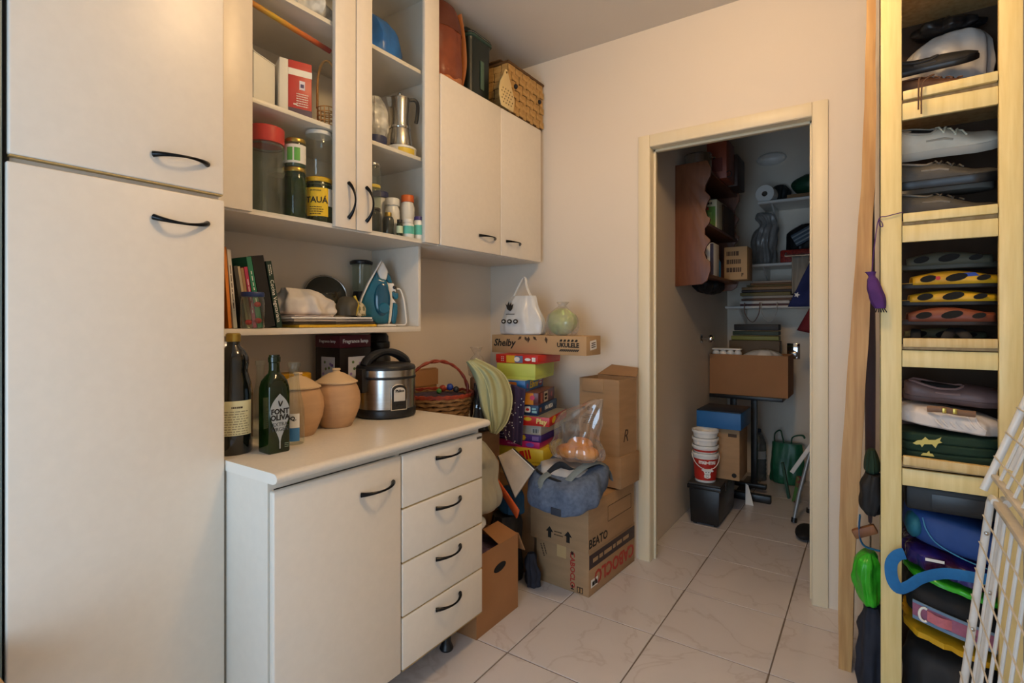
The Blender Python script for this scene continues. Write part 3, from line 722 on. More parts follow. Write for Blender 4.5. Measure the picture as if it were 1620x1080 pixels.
obj('patterned_side', MB().sack([(0, .036, .04, 0, .045), (.025, .036, .042, 0, .045), (.05, .026, .034, 0, .038), (.06, .01, .014, 0, .03)], fold=.03, nf=5, crump=.006, cs=30), mat('pattern_cloth', 'c9c2a8', 0.7, col2='6f7050', scale=70, lo=0.42, hi=0.5), t, smooth=True)
t = thing('blender_jug', 'small clear glass blender jug with black lid at the back of the niche', 'jug', (-1.893, 1.585, NZ))
obj('base', MB().lathe([(0.042, 0), (0.042, 0.10), (0.038, 0.14), (0.034, 0.155)], 24), 'black_plastic', t, smooth=True)
obj('glass_body', MB().lathe([(0.034, 0.1555), (0.040, 0.17), (0.042, 0.275)], 24), 'glass_jar', t, smooth=True)
obj('lid', MB().lathe([(0.048, 0.2755), (0.050, 0.28), (0.050, 0.288), (0.04, 0.294)], 24), 'black_plastic', t, smooth=True)
t = thing('pot_lid', 'glass pan lid with grey rim standing behind the iron', 'lid', (-1.895, 1.40, NZ))
obj('pane', MB().lathe([(0.001, 0.022), (0.05, 0.016), (0.088, 0.002), (0.088, 0.0)], 32, TR(0, 0, 0.128, rz=-20, ry=78)), 'glass_smoke', t, smooth=True)
obj('rim', MB().tube([(0.088*math.cos(2*PI*i/32), 0.088*math.sin(2*PI*i/32), 0) for i in range(33)], 0.004, 6, TR(0, 0, 0.128, rz=-20, ry=78)), 'steel', t, smooth=True)
obj('stand', MB().box(-0.03, 0.03, -0.03, 0.03, 0, 0.036), 'black_plastic', t, bevel=0.004)
# steam iron standing on its heel (outline traced in the y-z plane, then given its depth)
def K(pts): return [((x-560)*0.000368, (950-y)*0.000355) for x, y in pts]
ir = thing('steam_iron', 'teal and white steam iron standing upright on its heel in the niche', 'iron', (-1.775, 1.585, NZ), -36)
def slab(name, pts, d0, d1, m, parent, bevel=0.004):
    M = FM('+x', (d0, 0, 0.0)); return obj(name, MB().prism(K(pts), d1-d0, M), m, parent, bevel=bevel, seg=3)
teal = mat('teal_plastic', '0f6480', 0.25, var=0.04, coat=0.2)
slab('soleplate', [(300, 790), (312, 700), (350, 590), (420, 420), (490, 290), (548, 180), (575, 145), (560, 190), (500, 310), (430, 450), (365, 600), (335, 700), (330, 800), (345, 850), (320, 830)], -0.052, 0.052, 'white_plastic', ir, 0.002)
slab('body', [(335, 710), (365, 600), (430, 452), (520, 280), (552, 370), (630, 380), (655, 470), (668, 600), (668, 760), (652, 915), (520, 922), (420, 830), (350, 840), (330, 790)], -0.044, 0.044, teal, ir, 0.012)
slab('nose', [(520, 275), (548, 200), (578, 148), (612, 190), (655, 280), (632, 390), (555, 382)], -0.03, 0.03, 'white_plastic', ir, 0.008)
slab('heel', [(520, 926), (660, 918), (735, 925), (742, 949), (520, 949)], -0.05, 0.05, 'white_plastic', ir, 0.006)
slab('frame', [(632, 390), (655, 420), (720, 420), (748, 530), (722, 510), (700, 525), (705, 600), (750, 660), (712, 660), (690, 880), (668, 918), (655, 918), (672, 760), (672, 600), (655, 470)], -0.018, 0.018, 'white_plastic', ir, 0.004)
slab('front_grip', [(637, 380), (635, 320), (655, 285), (685, 340), (706, 415), (660, 418)], -0.016, 0.016, teal, ir, 0.005)
slab('thumb_rest', [(692, 512), (745, 535), (775, 530), (776, 590), (760, 620), (735, 612), (705, 575)], -0.016, 0.016, teal, ir, 0.005)
slab('handle', [(712, 658), (766, 670), (768, 780), (745, 915), (712, 920), (690, 890), (704, 780)], -0.017, 0.017, teal, ir, 0.007)
obj('button', MB().lathe([(0.008, 0), (0.008, 0.004), (0.005, 0.006)], 14, FM('+x', (0.0165, (730-560)*0.000368, (950-470)*0.000355))), 'black_plastic', ir, smooth=True)
obj('dial', MB().lathe([(0.024, 0), (0.024, 0.008), (0.02, 0.012), (0.0, 0.012)], 24, FM('+x', (0.0435, (600-560)*0.000368, (950-730)*0.000355))), teal, ir, smooth=True)
obj('tank_bulge', MB().blob((0.040, 0.006, 0.115), 0.012, 0.036, 0.075, 0.0, nu=24, nv=14), mat('teal_tank', '0c4f6c', 0.15, var=0.04, coat=0.3), ir, smooth=True)
cp = spline([(0, 0.076, 0.165), (0.0, 0.090, 0.16), (0.01, 0.102, 0.12), (0.02, 0.110, 0.05), (0.022, 0.110, 0.012), (0.022, 0.09, 0.006), (0.012, 0.07, 0.007)], 6)
obj('cord', MB().tube(cp, 0.0036, 7), 'white_plastic', ir, smooth=True)
t = tag(obj('glass_plate', MB().lathe([(0.05, 0), (0.085, 0.006), (0.088, 0.010), (0.05, 0.004)], 28, TR(-0.04, -0.005, 0.09, rz=-88, ry=88)), 'glass_jar', smooth=True, loc=(-1.82, 1.672, NZ)), 'clear plate standing on edge behind the iron handle', 'plate')

# ------------------------------------------------------------------ things on the worktop
WZ = 0.8537
glass('glass_wine', '1a1a12', 0.8, '0c0c0a')
t = thing('wine_bottle', 'large black bottle with gold cap and cream label at the left end of the worktop', 'bottle', (-1.492, 0.796, WZ))
mat('black_glass', '0c0d0a', 0.08, var=0, coat=0.5)
obj('body', MB().lathe([(0.044, 0), (0.049, 0.006), (0.050, 0.05), (0.050, 0.165), (0.046, 0.195), (0.038, 0.225), (0.037, 0.235), (0.040, 0.250), (0.039, 0.268), (0.030, 0.288), (0.018, 0.300), (0.0165, 0.305), (0.0165, 0.312)], 32), 'black_glass', t, smooth=True)
obj('cap', MB().lathe([(0.0185, 0.3125), (0.019, 0.315), (0.019, 0.333), (0.016, 0.336)], 24), 'gold_lid', t, smooth=True)
cyl_label(t, 0.0502, 0.055, 0.15, -16, 96, mat('cream_label', 'd8cf9f', 0.6, var=0.05))
cyl_scribble(t, 0.034, 1, 0.014, 0.0510, 0.132, -14, 'ink_brown', 4)
cyl_scribble(t, 0.066, 10, 0.0068, 0.0510, 0.09, -16, colm('8a7f62', .6), 5)
t = thing('french_press', 'chrome-topped french press with black handle behind the black bottle', 'coffee maker', (-1.68, 0.862, WZ))
obj('glass_body', MB().lathe([(0.042, 0), (0.042, 0.20)], 24), 'glass_smoke', t, smooth=True)
obj('dome', MB().lathe([(0.046, 0.2005), (0.046, 0.25), (0.042, 0.29), (0.028, 0.312), (0.008, 0.320)], 24), 'chrome', t, smooth=True)
obj('handle', MB().box(0.03, 0.085, -0.012, 0.012, 0.18, 0.2), 'black_plastic', t, bevel=0.004)
obj('grip', MB().box(0.068, 0.088, -0.011, 0.011, 0.03, 0.179), 'black_plastic', t, bevel=0.005)
# olive oil bottle: square body, leaf label
t = thing('oil_bottle', 'square dark green olive oil bottle with silver leaf label and FONT OLIVA lettering', 'bottle', (-1.408, 0.868, WZ), -4)
def sqring(h, z, r, n=6):
    out = []
    for cx, cy, a0 in ((h-r, h-r, 0), (-h+r, h-r, 90), (-h+r, -h+r, 180), (h-r, -h+r, 270)):
        for i in range(n): a = R(a0+90*i/(n-1)); out.append((cx+r*math.cos(a), cy+r*math.sin(a), z))
    return out
glass('oil_glass', '2c4a12', 0.55, '1c2f0c')
secs = [(0.0295, 0, .005), (0.031, .004, .005), (0.031, .16, .005), (.031, .182, .007), (.029, .200, .013), (.0235, .213, .017), (.0165, .222, .0155), (.0145, .232, .0143), (.0145, .252, .0143), (.0165, .254, .0163), (.0165, .268, .0163), (.0145, .27, .0143), (.0145, .274, .0143)]
obj('body', MB().loft([sqring(a, z, r) for a, z, r in secs]), 'oil_glass', t, smooth=True)
obj('oil', MB().loft([sqring(a*.86, z, r) for a, z, r in secs[:4]]), colm('0e1c06', 0.2), t, smooth=True)
leaf = []
for i in range(13):
    q = i/12; leaf.append((0.024*math.sin(PI*q)**0.8*(1 if q < .5 else 1), 0.01+0.125*q))
lf = [(0.0015, 0.0), (0.0017, 0.02)]+[(0.0270*math.sin(PI*(q/14.0)**1.5)**0.8+0.0012, 0.022+0.0092*q) for q in range(1, 14)]+[(0, 0.154)]
lf = lf+[(-x, y) for x, y in reversed(lf[:-1])]
lb = decal(t, lf, (0.0312, 0.0, 0.012), '+x', mat('silver_label', 'aeb2b0', 0.35, metal=0.3, var=0.02), name='leaf_label')
text(lb, 'FONT', 0.0205, (0.0324, 0.0, 0.116), '+x', 'ink_black', bold=0.0008, sx=0.95)
text(lb, 'OLIVA', 0.0205, (0.0324, 0.0, 0.099), '+x', 'ink_black', bold=0.0008, sx=0.95)
text(lb, 'EXTRA', 0.0150, (0.0324, 0.0, 0.080), '+x', colm('3f4342', .5), sx=0.95)
text(lb, 'VIRGEN', 0.0150, (0.0324, 0.0, 0.066), '+x', colm('3f4342', .5), sx=0.95)
scribble(t, 0.014, 3, 0.005, (0.0314, 0.021, 0.02), '+x', colm('8a9a80', .5))
for a in (35, 75): decal(lb, ell(0.002, 0.009, 10, 0, 0.009), (0.0322, 0.0, 0.130), '+x', 'ink_black', rot=a-60)
def small_bottle(label, loc, r, h, name='glass_bottle'):
    t = thing(name, label, 'bottle', loc)
    obj('glass_body', MB().lathe([(r*.92, 0), (r, .004), (r, h*.42), (r*.8, h*.55), (r*.52, h*.72), (r*.44, h*.86), (r*.46, h*.94), (r*.6, h*.945), (r*.6, h*.99), (r*.5, h)], 26), 'glass_clear', t, smooth=True)
    return t
t = small_bottle('clear glass bottle with blue and white label right of the olive oil bottle', (-1.448, 0.957, WZ), 0.030, 0.245)
cyl_label(t, 0.0302, 0.052, 0.094, CA-8, 88, 'paper_white')
cyl_label(t, 0.0302, 0.012, 0.0515, CA-8, 88, colm('3f7fb8', 0.5), 'blue_label')
cyl_text(t, 'DQ.', 0.016, 0.0312, 0.08, CA-8, 'ink_black', 0.0005)
small_bottle('clear glass bottle without label, its neck showing behind the olive oil bottle', (-1.61, 0.945, WZ), 0.026, 0.245)
# terracotta pots
mat('terracotta', 'c19a72', 0.75, var=0.08, scale=9, bump=0.05, bscale=40, stretch=(1, 1, 4))
mat('terracotta_pale', 'd3b68e', 0.75, var=0.06, scale=9)
def clay_pot(label, loc, s=1.0):
    t = thing('clay_pot', label, 'pot', loc, group='lidded clay pots on the worktop')
    obj('belly', MB().lathe([(0.050*s, 0), (0.054*s, .004), (.062*s, .02), (.078*s, .06), (.083*s, .09), (.080*s, .12), (.070*s, .145), (.066*s, .152)], 36), 'terracotta', t, smooth=True)
    obj('lid', MB().lathe([(.068*s, .1525), (.073*s, .154), (.073*s, .158), (.064*s, .163), (.045*s, .176), (.025*s, .187), (.014*s, .190), (.011*s, .194), (.015*s, .199), (.013*s, .203), (.0, .204)], 36), 'terracotta_pale', t, smooth=True)
    return t
clay_pot('terracotta pot with pointed lid next to the rice cooker', (-1.568, 1.202, WZ))
clay_pot('terracotta pot with pointed lid partly behind the clear bottle', (-1.548, 1.038, WZ), 0.97)
t = thing('yellow_tub', 'round yellow lidded tub behind the clay pots', 'tub', (-1.80, 1.185, WZ))
obj('body', MB().lathe([(0.05, 0), (0.06, 0.14)], 24), colm('c9962a', 0.5), t, smooth=True)
obj('lid', MB().lathe([(0.064, 0.1405), (0.065, 0.145), (0.064, 0.172), (0.058, 0.175)], 24), colm('d8a51f', 0.4), t, smooth=True)
# fragrance lamp box
t = thing('lamp_box', 'black and dark red box reading Fragrance lamp behind the clay pot', 'box', (-1.82, 1.43, WZ))
mat('box_black', '1a1315', 0.35, var=0.1); mat('box_wine', '5a1d2a', 0.35, var=0.08)
obj('body', MB().box(-0.078, 0.078, -0.078, 0.078, 0, 0.262), 'box_black', t, bevel=0.0015)
obj('top_band', MB().box(-0.0782, 0.0782, -0.0782, 0.0782, 0.2622, 0.312), 'box_wine', t, bevel=0.0015)
text(t, 'Fragrance lamp', 0.021, (0.0786, 0.0, 0.288), '+x', 'ink_white', bold=0.0005)
text(t, 'Fragrance lamp', 0.017, (0.0, -0.0786, 0.288), '-y', 'ink_white')
for f, p in (('+x', (0.0784, 0.005, 0.165)), ('-y', (0.005, -0.0784, 0.165))):
    d = decal(t, rect(0.085, 0.12), p, f, colm('cfd3dc', 0.5), name='photo_print')
    q = random.Random(4)
    for k in range(16):
        u, v = q.uniform(-.034, .034), q.uniform(-.045, .045)
        off = (0.0010, u, v) if f == '+x' else (u, -0.0010, v)
        decal(d, ell(0.006, 0.006, 8), tuple(a+b for a, b in zip(p, off)), f, colm(('7a62a8', '5d7a4a', '9a86c0')[k % 3], 0.5), name='flower_print')
t = thing('coffee_grinder', 'black jar-shaped grinder standing behind the rice cooker', 'grinder', (-1.86, 1.655, WZ))
obj('body', MB().lathe([(0.055, 0), (0.055, 0.20), (0.042, 0.24)], 24), colm('20201f', 0.3), t, smooth=True)
obj('lid', MB().lathe([(0.046, 0.2405), (0.052, 0.25), (0.052, 0.275), (0.046, 0.278), (0.046, 0.30), (0.036, 0.315)], 12), 'black_plastic', t, bevel=0.003)
# rice cooker
rc = thing('rice_cooker', 'stainless steel and black electric rice cooker on the worktop', 'rice cooker', (-1.588, 1.452, WZ))
r = 0.114
obj('base', MB().lathe([(r*.93, 0.0), (r*1.01, .006), (r*1.03, .03), (r*1.0, .036)], 48), 'black_plastic', rc, smooth=True)
obj('steel_body', MB().lathe([(r, .0365), (r*1.0, .148)], 48), 'steel', rc, smooth=True)
obj('seal_ring', MB().lathe([(r*1.005, .1482), (r*1.015, .150), (r*1.015, .156), (r*1.005, .158)], 48), 'black_plastic', rc, smooth=True)
obj('steel_rim', MB().lathe([(r*1.0, .1582), (r*1.0, .182)], 48), 'steel', rc, smooth=True)
lid = obj('lid', MB().lathe([(r*1.005, .1822), (r*1.01, .188), (r*.97, .197), (r*.8, .204), (r*.4, .209), (0, .210)], 48), 'black_plastic', rc, smooth=True)
hp = [(0, -0.092+0.184*i/18, 0.198+0.05*math.sin(PI*i/18)**0.6) for i in range(19)]
obj('handle', MB().tube(hp, [0.013+0.006*abs(math.cos(PI*i/18)) for i in range(19)], 10, TR(rz=-12), flat=1.3, up=(0, 0, 1)), 'black_plastic', lid, smooth=True)
obj('side_grip', MB().box(-0.02, 0.02, -0.135, -0.108, 0.10, 0.19), 'black_plastic', rc, bevel=0.006)
obj('hinge', MB().box(-0.02, 0.02, 0.108, 0.128, 0.15, 0.19), 'black_plastic', rc, bevel=0.006)
# control plate facing the camera
PA = -18
def plate(w, h, zc, rad, m, name, parent, arch=True):
    pts = [(-w/2, -h/2), (w/2, -h/2), (w/2, h/2-w*.32)]+[(w/2*math.cos(R(a)), h/2-w*.32+w*.32*math.sin(R(a))) for a in range(20, 161, 20)]+[(-w/2, h/2-w*.32)] if arch else rect(w, h)
    M = Matrix.Rotation(R(PA+90), 4, 'Z') @ Matrix.Translation((0, -rad, zc)) @ Matrix.Rotation(R(90), 4, 'X')
    return obj(name, MB().prism(pts, 0.003, M), m, parent, bevel=0.001)
cpn = plate(0.066, 0.100, 0.083, r*0.985, 'chrome', 'control_surround', rc)
plate(0.058, 0.092, 0.083, r*0.985+0.0032, 'black_plastic', 'control_plate', cpn)
pp = plate(0.046, 0.052, 0.094, r*0.985+0.0064, colm('c6c0b4', 0.5), 'control_label', cpn)
Mq = Matrix.Rotation(R(PA+90), 4, 'Z') @ Matrix.Translation((0, -(r*.985+0.0098), 0.106)) @ Matrix.Rotation(R(90), 4, 'X')
text(cpn, 'Philco', 0.0145, None, m='ink_black', bold=0.0005, M=Mq)
obj('switch', MB().box(-0.012, 0.012, -(r*.985+.010), -(r*.985+.006), .045, .055, Matrix.Rotation(R(PA+90), 4, 'Z')), 'black_plastic', cpn, bevel=0.001)
# ------------------------------------------------------------------ on top of the wall cupboard
UZ = KZ1+0.0005
mat('leather', '8e4a2a', 0.42, col2='6a2f18', scale=7, bump=0.15, bscale=30)
mat('leather_light', 'b5713f', 0.45, var=0.1, bump=0.1)
t = thing('leather_bag', 'tall reddish brown leather bag on top of the wall cupboard', 'bag', (-1.70, 1.86, UZ))
obj('body', MB().sack([(0.012, .10, .085, 0, 0), (.05, .115, .098, 0, 0), (.2, .11, .095, 0, 0), (.32, .10, .08, 0, 0), (.375, .08, .06, 0, 0)], n=48, expo=3.2, fold=.015, crump=.012, cs=10, seed=1), 'leather', t, smooth=True)
obj('bottom_patch', MB().sack([(0, .105, .09, 0, 0), (.005, .118, .10, 0, 0), (.045, .1175, .10, 0, 0)], expo=3.2, n=40), 'leather_light', t, smooth=True)
obj('strap', MB().tube(spline([(0.06, 0.098, 0.01), (0.09, 0.098, 0.12), (0.085, 0.095, 0.25), (0.07, 0.085, 0.37)], 6), 0.020, 8, flat=0.18, up=(1, 0, 0)), 'leather_light', t, smooth=True)
obj('flap', MB().sack([(.25, .118, .1, 0, 0), (.30, .112, .092, 0, 0), (.376, .088, .068, 0, 0), (.39, .05, .04, 0, 0)], expo=3.2, n=40), mat('leather_dark', '5f2f1b', 0.5, var=0.1, bump=0.1), t, smooth=True)
mat('green_black', '16201c', 0.35, var=0.2, scale=8)
t = thing('cooler_jug', 'black and dark green jug with a lid beside the leather bag', 'jug', (-1.685, 2.085, UZ))
secs = [(.076, 0), (.083, .006), (.085, .275), (.088, .295)]
obj('body', MB().loft([sqring(a, z, .03) for a, z in secs]), 'green_black', t, smooth=True)
obj('rim', MB().loft([sqring(a, z, .03) for a, z in ((.090, .2955), (.094, .299), (.094, .307), (.090, .311))]), mat('jug_green', '31483c', 0.35, var=0.05), t, smooth=True)
obj('steel_line', MB().loft([sqring(.0935, .3112, .03), sqring(.0935, .3140, .03)]), 'steel', t)
obj('lid', MB().loft([sqring(a, z, .028) for a, z in ((.090, .3142), (.090, .322), (.066, .334), (.055, .336))]), 'green_black', t, smooth=True)
obj('handle', MB().tube([(0, 0.046*math.cos(PI*i/12), 0.336+0.040*math.sin(PI*i/12)) for i in range(13)], 0.016, 10, up=(1, 0, 0)), 'green_black', t, smooth=True)
obj('window', MB().box(0.0855, 0.088, -0.01, 0.02, .06, .20), mat('jug_window', '46604f', 0.3, var=0.1), t, bevel=0.002)
obj('side_grip', MB().box(0.0, 0.04, 0.086, 0.100, .10, .16), 'black_plastic', t, bevel=0.005)
t = thing('slotted_paddle', 'cream plastic paddle with rows of round holes leaning on the woven basket', 'utensil', (-1.546, 2.228, UZ+0.0015), 2, ry=-2)
outl = [(-0.062, 0), (0.062, 0), (0.078, 0.06), (0.07, 0.09), (0.045, 0.14), (0.022, 0.185), (0.008, 0.205), (-0.010, 0.20), (-0.03, 0.165), (-0.062, 0.125), (-0.075, 0.09), (-0.078, 0.05)]
outl = [(x*0.92, y) for x, y in outl]
pd = obj('blade', MB().prism(outl, 0.004, FM('+x', (0, 0, 0))), mat('cream_plastic', 'dcc389', 0.4, var=0.04), t, bevel=0.0012)
holes = MB()
for r_ in range(5):
    for c_ in range(4+(r_ % 2)):
        x, y = (-0.036+0.024*c_-(0.012 if r_ % 2 else 0))*1.0, 0.024+0.018*r_
        holes.lathe([(0.0042, 0), (0.0042, 0.0006)], 10, FM('+x', (0.0041, x, y)))
obj('holes', holes, colm('5e4a26', 0.8), t)
obj('handle_end', MB().lathe([(0.005, 0), (0.005, 0.004)], 10, FM('+x', (0.0041, 0, 0.185))), colm('5e4a26', 0.8), t)
# big woven palm basket: each strip of the plaited face is a piece of its own
mat('palm', 'c49c5c', 0.65, col2='a67c40', scale=14, stretch=(1, 1, 3), bump=0.1)
mat('palm_dark', '5a3d1c', 0.7, var=0.15, scale=20)
bk = thing('woven_basket', 'large rectangular basket of plaited palm strips on top of the wall cupboard', 'basket', (-1.735, 2.425, UZ))
bx0, bx1, by0, by1, bh = -0.19, 0.175, -0.165, 0.185, 0.262
obj('shell', MB().box(bx0, bx1-0.006, by0+0.006, by1, 0.002, bh-0.004), 'palm_dark', bk, bevel=0.006)
obj('rim', MB().tube([(bx0, by0, bh), (bx1, by0, bh), (bx1, by1, bh), (bx0, by1, bh), (bx0, by0, bh)], 0.008, 8), 'palm_dark', bk, smooth=True)
_pm = {}
def strip(w_, h_, loc, ax):
    key = (round(w_, 4), round(h_, 4), ax)
    if key not in _pm:
        b = MB().box(-0.0025, 0.0025, -w_/2, w_/2, -h_/2, h_/2) if ax == 'x' else MB().box(-w_/2, w_/2, -0.0025, 0.0025, -h_/2, h_/2)
        o = obj('strip', b, 'palm', bk, bevel=0.0015, seg=1); _pm[key] = o.data
    else:
        o = bpy.data.objects.new('strip', _pm[key]); COL.objects.link(o); o.parent = bk
    o.location = loc
rng = random.Random(5)
cols = 10; cw = (by1-by0)/cols; rows = 6; rh = bh/rows
for i in range(cols):
    for j in range(rows):
        k = (i+j) % 2
        strip(cw*(1.10 if k else 0.80), rh*(0.80 if k else 1.10), (bx1+(0.001 if k else -0.0015)+rng.uniform(-.001, .001), by0+cw*(i+.5), min(bh-rh*.65, max(rh*.65, rh*(j+.5)))), 'x')
cols = 8; cw = (bx1-bx0)/cols
for i in range(cols):
    for j in range(rows):
        k = (i+j) % 2
        strip(cw*(1.10 if k else 0.80), rh*(0.80 if k else 1.10), (bx0+cw*(i+.5), by0+(-0.0005 if k else 0.002), min(bh-rh*.65, max(rh*.65, rh*(j+.5)))), 'y')
for y in (by0+0.06, by1-0.05):
    obj('knob', MB().blob((bx1+0.008, y, 0.15), 0.010, 0.011, 0.012, 0.2, nu=12, nv=8), 'black_matt', bk, smooth=True)
obj('folded_flap', MB().box(-0.05, 0.14, by0-0.02, by0+0.05, bh+0.009, bh+0.014, TR(0, 0, 0, rx=0)), 'palm_dark', bk, bevel=0.002)
obj('twig', MB().tube([(0.12, 0.10, bh+0.004), (0.15, 0.15, bh+0.02), (0.13, 0.18, bh+0.012)], 0.006, 6), 'palm_dark', bk, smooth=True)

# ------------------------------------------------------------------ cartons
def carton(name, label, loc, rz, w_, d_, h_, m='cardboard', open_top=False, tape=True, group=None, cat='box'):
    """w_ along local -x from the near corner, d_ along +y; origin = near right bottom corner"""
    t = thing(name, label, cat, loc, rz, group)
    if not open_top:
        obj('body', MB().box(-w_, 0, 0, d_, 0, h_-0.004), m, t, bevel=0.002)
        obj('flap', MB().box(-w_+0.001, -w_/2-0.0015, 0.001, d_-0.001, h_-0.0039, h_), m, t, bevel=0.001)
        obj('flap', MB().box(-w_/2+0.0015, -0.001, 0.001, d_-0.001, h_-0.0039, h_), m, t, bevel=0.001)
        if tape: obj('tape', MB().box(-w_/2-0.025, -w_/2+0.025, -0.0008, d_+0.0008, h_+0.0002, h_+0.0008).box(-w_/2-0.025, -w_/2+0.025, -0.0008, 0, h_-0.06, h_), 'tape', t)
    else:
        e = 0.004
        obj('body', MB().box(-w_, 0, 0, d_, 0, e).box(-w_, 0, 0, e, e, h_).box(-w_, 0, d_-e, d_, e, h_).box(-w_, -w_+e, e, d_-e, e, h_).box(-e, 0, e, d_-e, e, h_), m, t)
    return t
# lower red-lettered carton
t = carton('carton', 'flat brown carton with red CABOCLO lettering on the floor beside the doorway', (-1.036, 2.128, 0.0005), -4, 0.285, 0.462, 0.200)
text(t, 'CABOCLO', 0.086, (0.0006, 0.25, 0.070), '+x', 'ink_red', bold=0.0025, sx=0.98, rot=180)
decal(t, rect(0.455, 0.062), (0.0002, 0.231, 0.152), '+x', colm('3a2c2e', 0.6), name='dark_band')
scribble(t, 0.40, 1, 0.05, (0.0012, 0.235, 0.152), '+x', colm('a88a66', 0.7), 9)
decal(t, rect(0.062, 0.035), (0.0002, 0.05, 0.052), '+x', 'paper_white', name='shipping_label')
for k in range(7): decal(t, rect(0.003+0.002*(k % 3), 0.018), (0.0012, 0.028+0.007*k, 0.05), '+x', 'ink_black', name='barcode_bar')
text(t, 'CABOCLO', 0.034, (-0.085, -0.0006, 0.10), '-y', 'ink_red', rot=-90, bold=0.001)
decal(t, star(0.011, 0.006, 6), (-0.085, -0.0002, 0.175), '-y', 'ink_black')
decal(t, rect(0.03, 0.026), (-0.045, -0.0002, 0.02), '-y', 'ink_black')
for dx in (-0.007, 0.007): decal(t, rect(0.008, 0.02), (-0.045+dx, -0.0012, 0.02), '-y', colm('b98d5c', 0.8))
decal(t, [(-.008, 0), (.008, 0), (.008, .004), (.002, .004), (.002, .012), (.008, .012), (0, .022), (-.008, .012), (-.002, .012), (-.002, .004), (-.008, .004)], (-0.085, -0.0002, 0.012), '-y', 'ink_black')
scribble(t, 0.06, 2, 0.016, (-0.24, -0.0006, 0.15), '-y', 'ink_brown', 3, rot=-70)
# arrow carton on it
t = carton('carton', 'brown carton with two black up arrows, stacked on the red-lettered carton', (-1.030, 2.112, 0.2015), -4, 0.315, 0.455, 0.215, tape=False)
arrow = [(-.009, 0), (.009, 0), (.009, .028), (.02, .028), (0, .052), (-.02, .028), (-.009, .028)]
for x in (-0.205, -0.105): decal(t, arrow, (x, -0.0002, 0.022), '-y', 'ink_black', name='arrow_print')
scribble(t, 0.05, 2, 0.014, (-0.155, -0.0006, 0.05), '-y', 'ink_brown', 4)
text(t, 'BEATO', 0.055, (0.0006, 0.09, 0.035), '+x', 'ink_black', bold=0.001)
for z in (0.16, 0.09): decal(t, rect(0.24, 0.002), (0.0002, 0.3, z), '+x', 'ink_brown')
for y in (0.18, 0.42): decal(t, rect(0.002, 0.07), (0.0002, y, 0.125), '+x', 'ink_brown')
AZ = 0.4175
obj('end_flap', MB().box(-0.30, -0.002, 0.30, 0.452, 0.2155, 0.222), 'cardboard', t, bevel=0.002)
# small carton with a blue label and the tall open carton on it
t = carton('carton', 'small brown carton with a blue and white label under the tall open carton', (-0.985, 2.365, AZ+0.0075), -5, 0.235, 0.195, 0.150, tape=False)
decal(t, rect(0.05, 0.05), (-0.175, -0.0002, 0.115), '-y', 'paper_white', name='shipping_label')
decal(t, rect(0.05, 0.014), (-0.175, -0.0012, 0.135), '-y', colm('2f86b8', 0.5))
for k in range(3): decal(t, rect(0.036, 0.003), (-0.175, -0.0012, 0.118-0.008*k), '-y', 'ink_black')
TZ = AZ+0.0075+0.1506
t = carton('carton', 'tall narrow open brown carton standing on the small labelled carton', (-0.995, 2.37, TZ), -7, 0.225, 0.17, 0.365, open_top=True)
for k, (x, s_) in enumerate(((-0.198, 0), (-0.172, 1), (-0.146, 0), (-0.120, 1))):
    mb = MB().tube([(x+0.008*math.cos(2*PI*i/16), -0.0008, 0.215+0.008*math.sin(2*PI*i/16)) for i in range(17)], 0.0012, 4)
    obj('care_mark', mb, 'ink_black', t); decal(t, rect(0.003, 0.009) if s_ else star(.006, .003, 4), (x, -0.0004, 0.215), '-y', 'ink_black')
for k in range(6): decal(t, rect(0.06+0.012*((k*7) % 3), 0.003), (-0.160, -0.0002, 0.185-0.009*k), '-y', 'ink_brown')
text(t, 'R', 0.085, (0.0006, 0.06, 0.09), '+x', 'ink_brown', shear=0.3)
obj('flap', MB().box(-0.205, -0.085, -0.0045, -0.0005, 0.30, 0.362), 'cardboard', t, bevel=0.001)
obj('flap', MB().box(0.0005, 0.0045, 0.01, 0.16, 0.0, 0.11, TR(0, 0, 0.3655, ry=-16)), 'cardboard_dark', t, bevel=0.001) if False else obj('flap', MB().prism([(-0.225, 0.0), (0.0, 0.0), (-0.02, 0.07), (-0.18, 0.085)], 0.004, TR(0, 0.17, 0.366, rx=35)), 'cardboard_dark', t)
# dark box edge between the games and the tall carton
t = tag(obj('dark_box', MB().box(-0.05, 0.05, -0.06, 0.06, 0, 0.27), colm('37322f', 0.5), loc=(-1.285, 2.50, AZ+0.0085), bevel=0.003), 'dark grey box wedged between the board games and the tall carton', 'box')
# file box with hand hole beside the base cupboard
t = thing('file_box', 'orange-brown open archive box with a hand hole next to the drawers', 'box', (-1.255, 1.604, 0.0005))
W_, D_, H_ = 0.225, 0.288, 0.315; e = 0.004
obj('body', MB().box(-W_, 0, 0, D_, 0, e).box(-W_, 0, 0, e, e, H_).box(-W_, 0, D_-e, D_, e, H_).box(-W_, -W_+e, e, D_-e, e, H_).box(-e, 0, e, D_-e, e, H_), 'cardboard_orange', t)
obj('flap', MB().loft([[(-0.19, D_+0.001, H_), (0.0, D_+0.001, H_), (0.0, D_+0.005, H_), (-0.19, D_+0.005, H_)], [(-0.185, D_+0.055, H_-0.085), (0.0, D_+0.05, H_-0.09), (0.002, D_+0.054, H_-0.09), (-0.185, D_+0.059, H_-0.085)]]), 'cardboard_orange', t)
obj('flap', MB().loft([[(-0.004, 0.15, H_+0.0006), (-0.0, 0.15, H_+0.0006), (-0.0, 0.285, H_+0.0006), (-0.004, 0.285, H_+0.0006)], [(-0.10, 0.17, H_+0.03), (-0.10, 0.17, H_+0.034), (-0.10, 0.28, H_+0.034), (-0.10, 0.28, H_+0.03)]]), 'cardboard_orange', t)
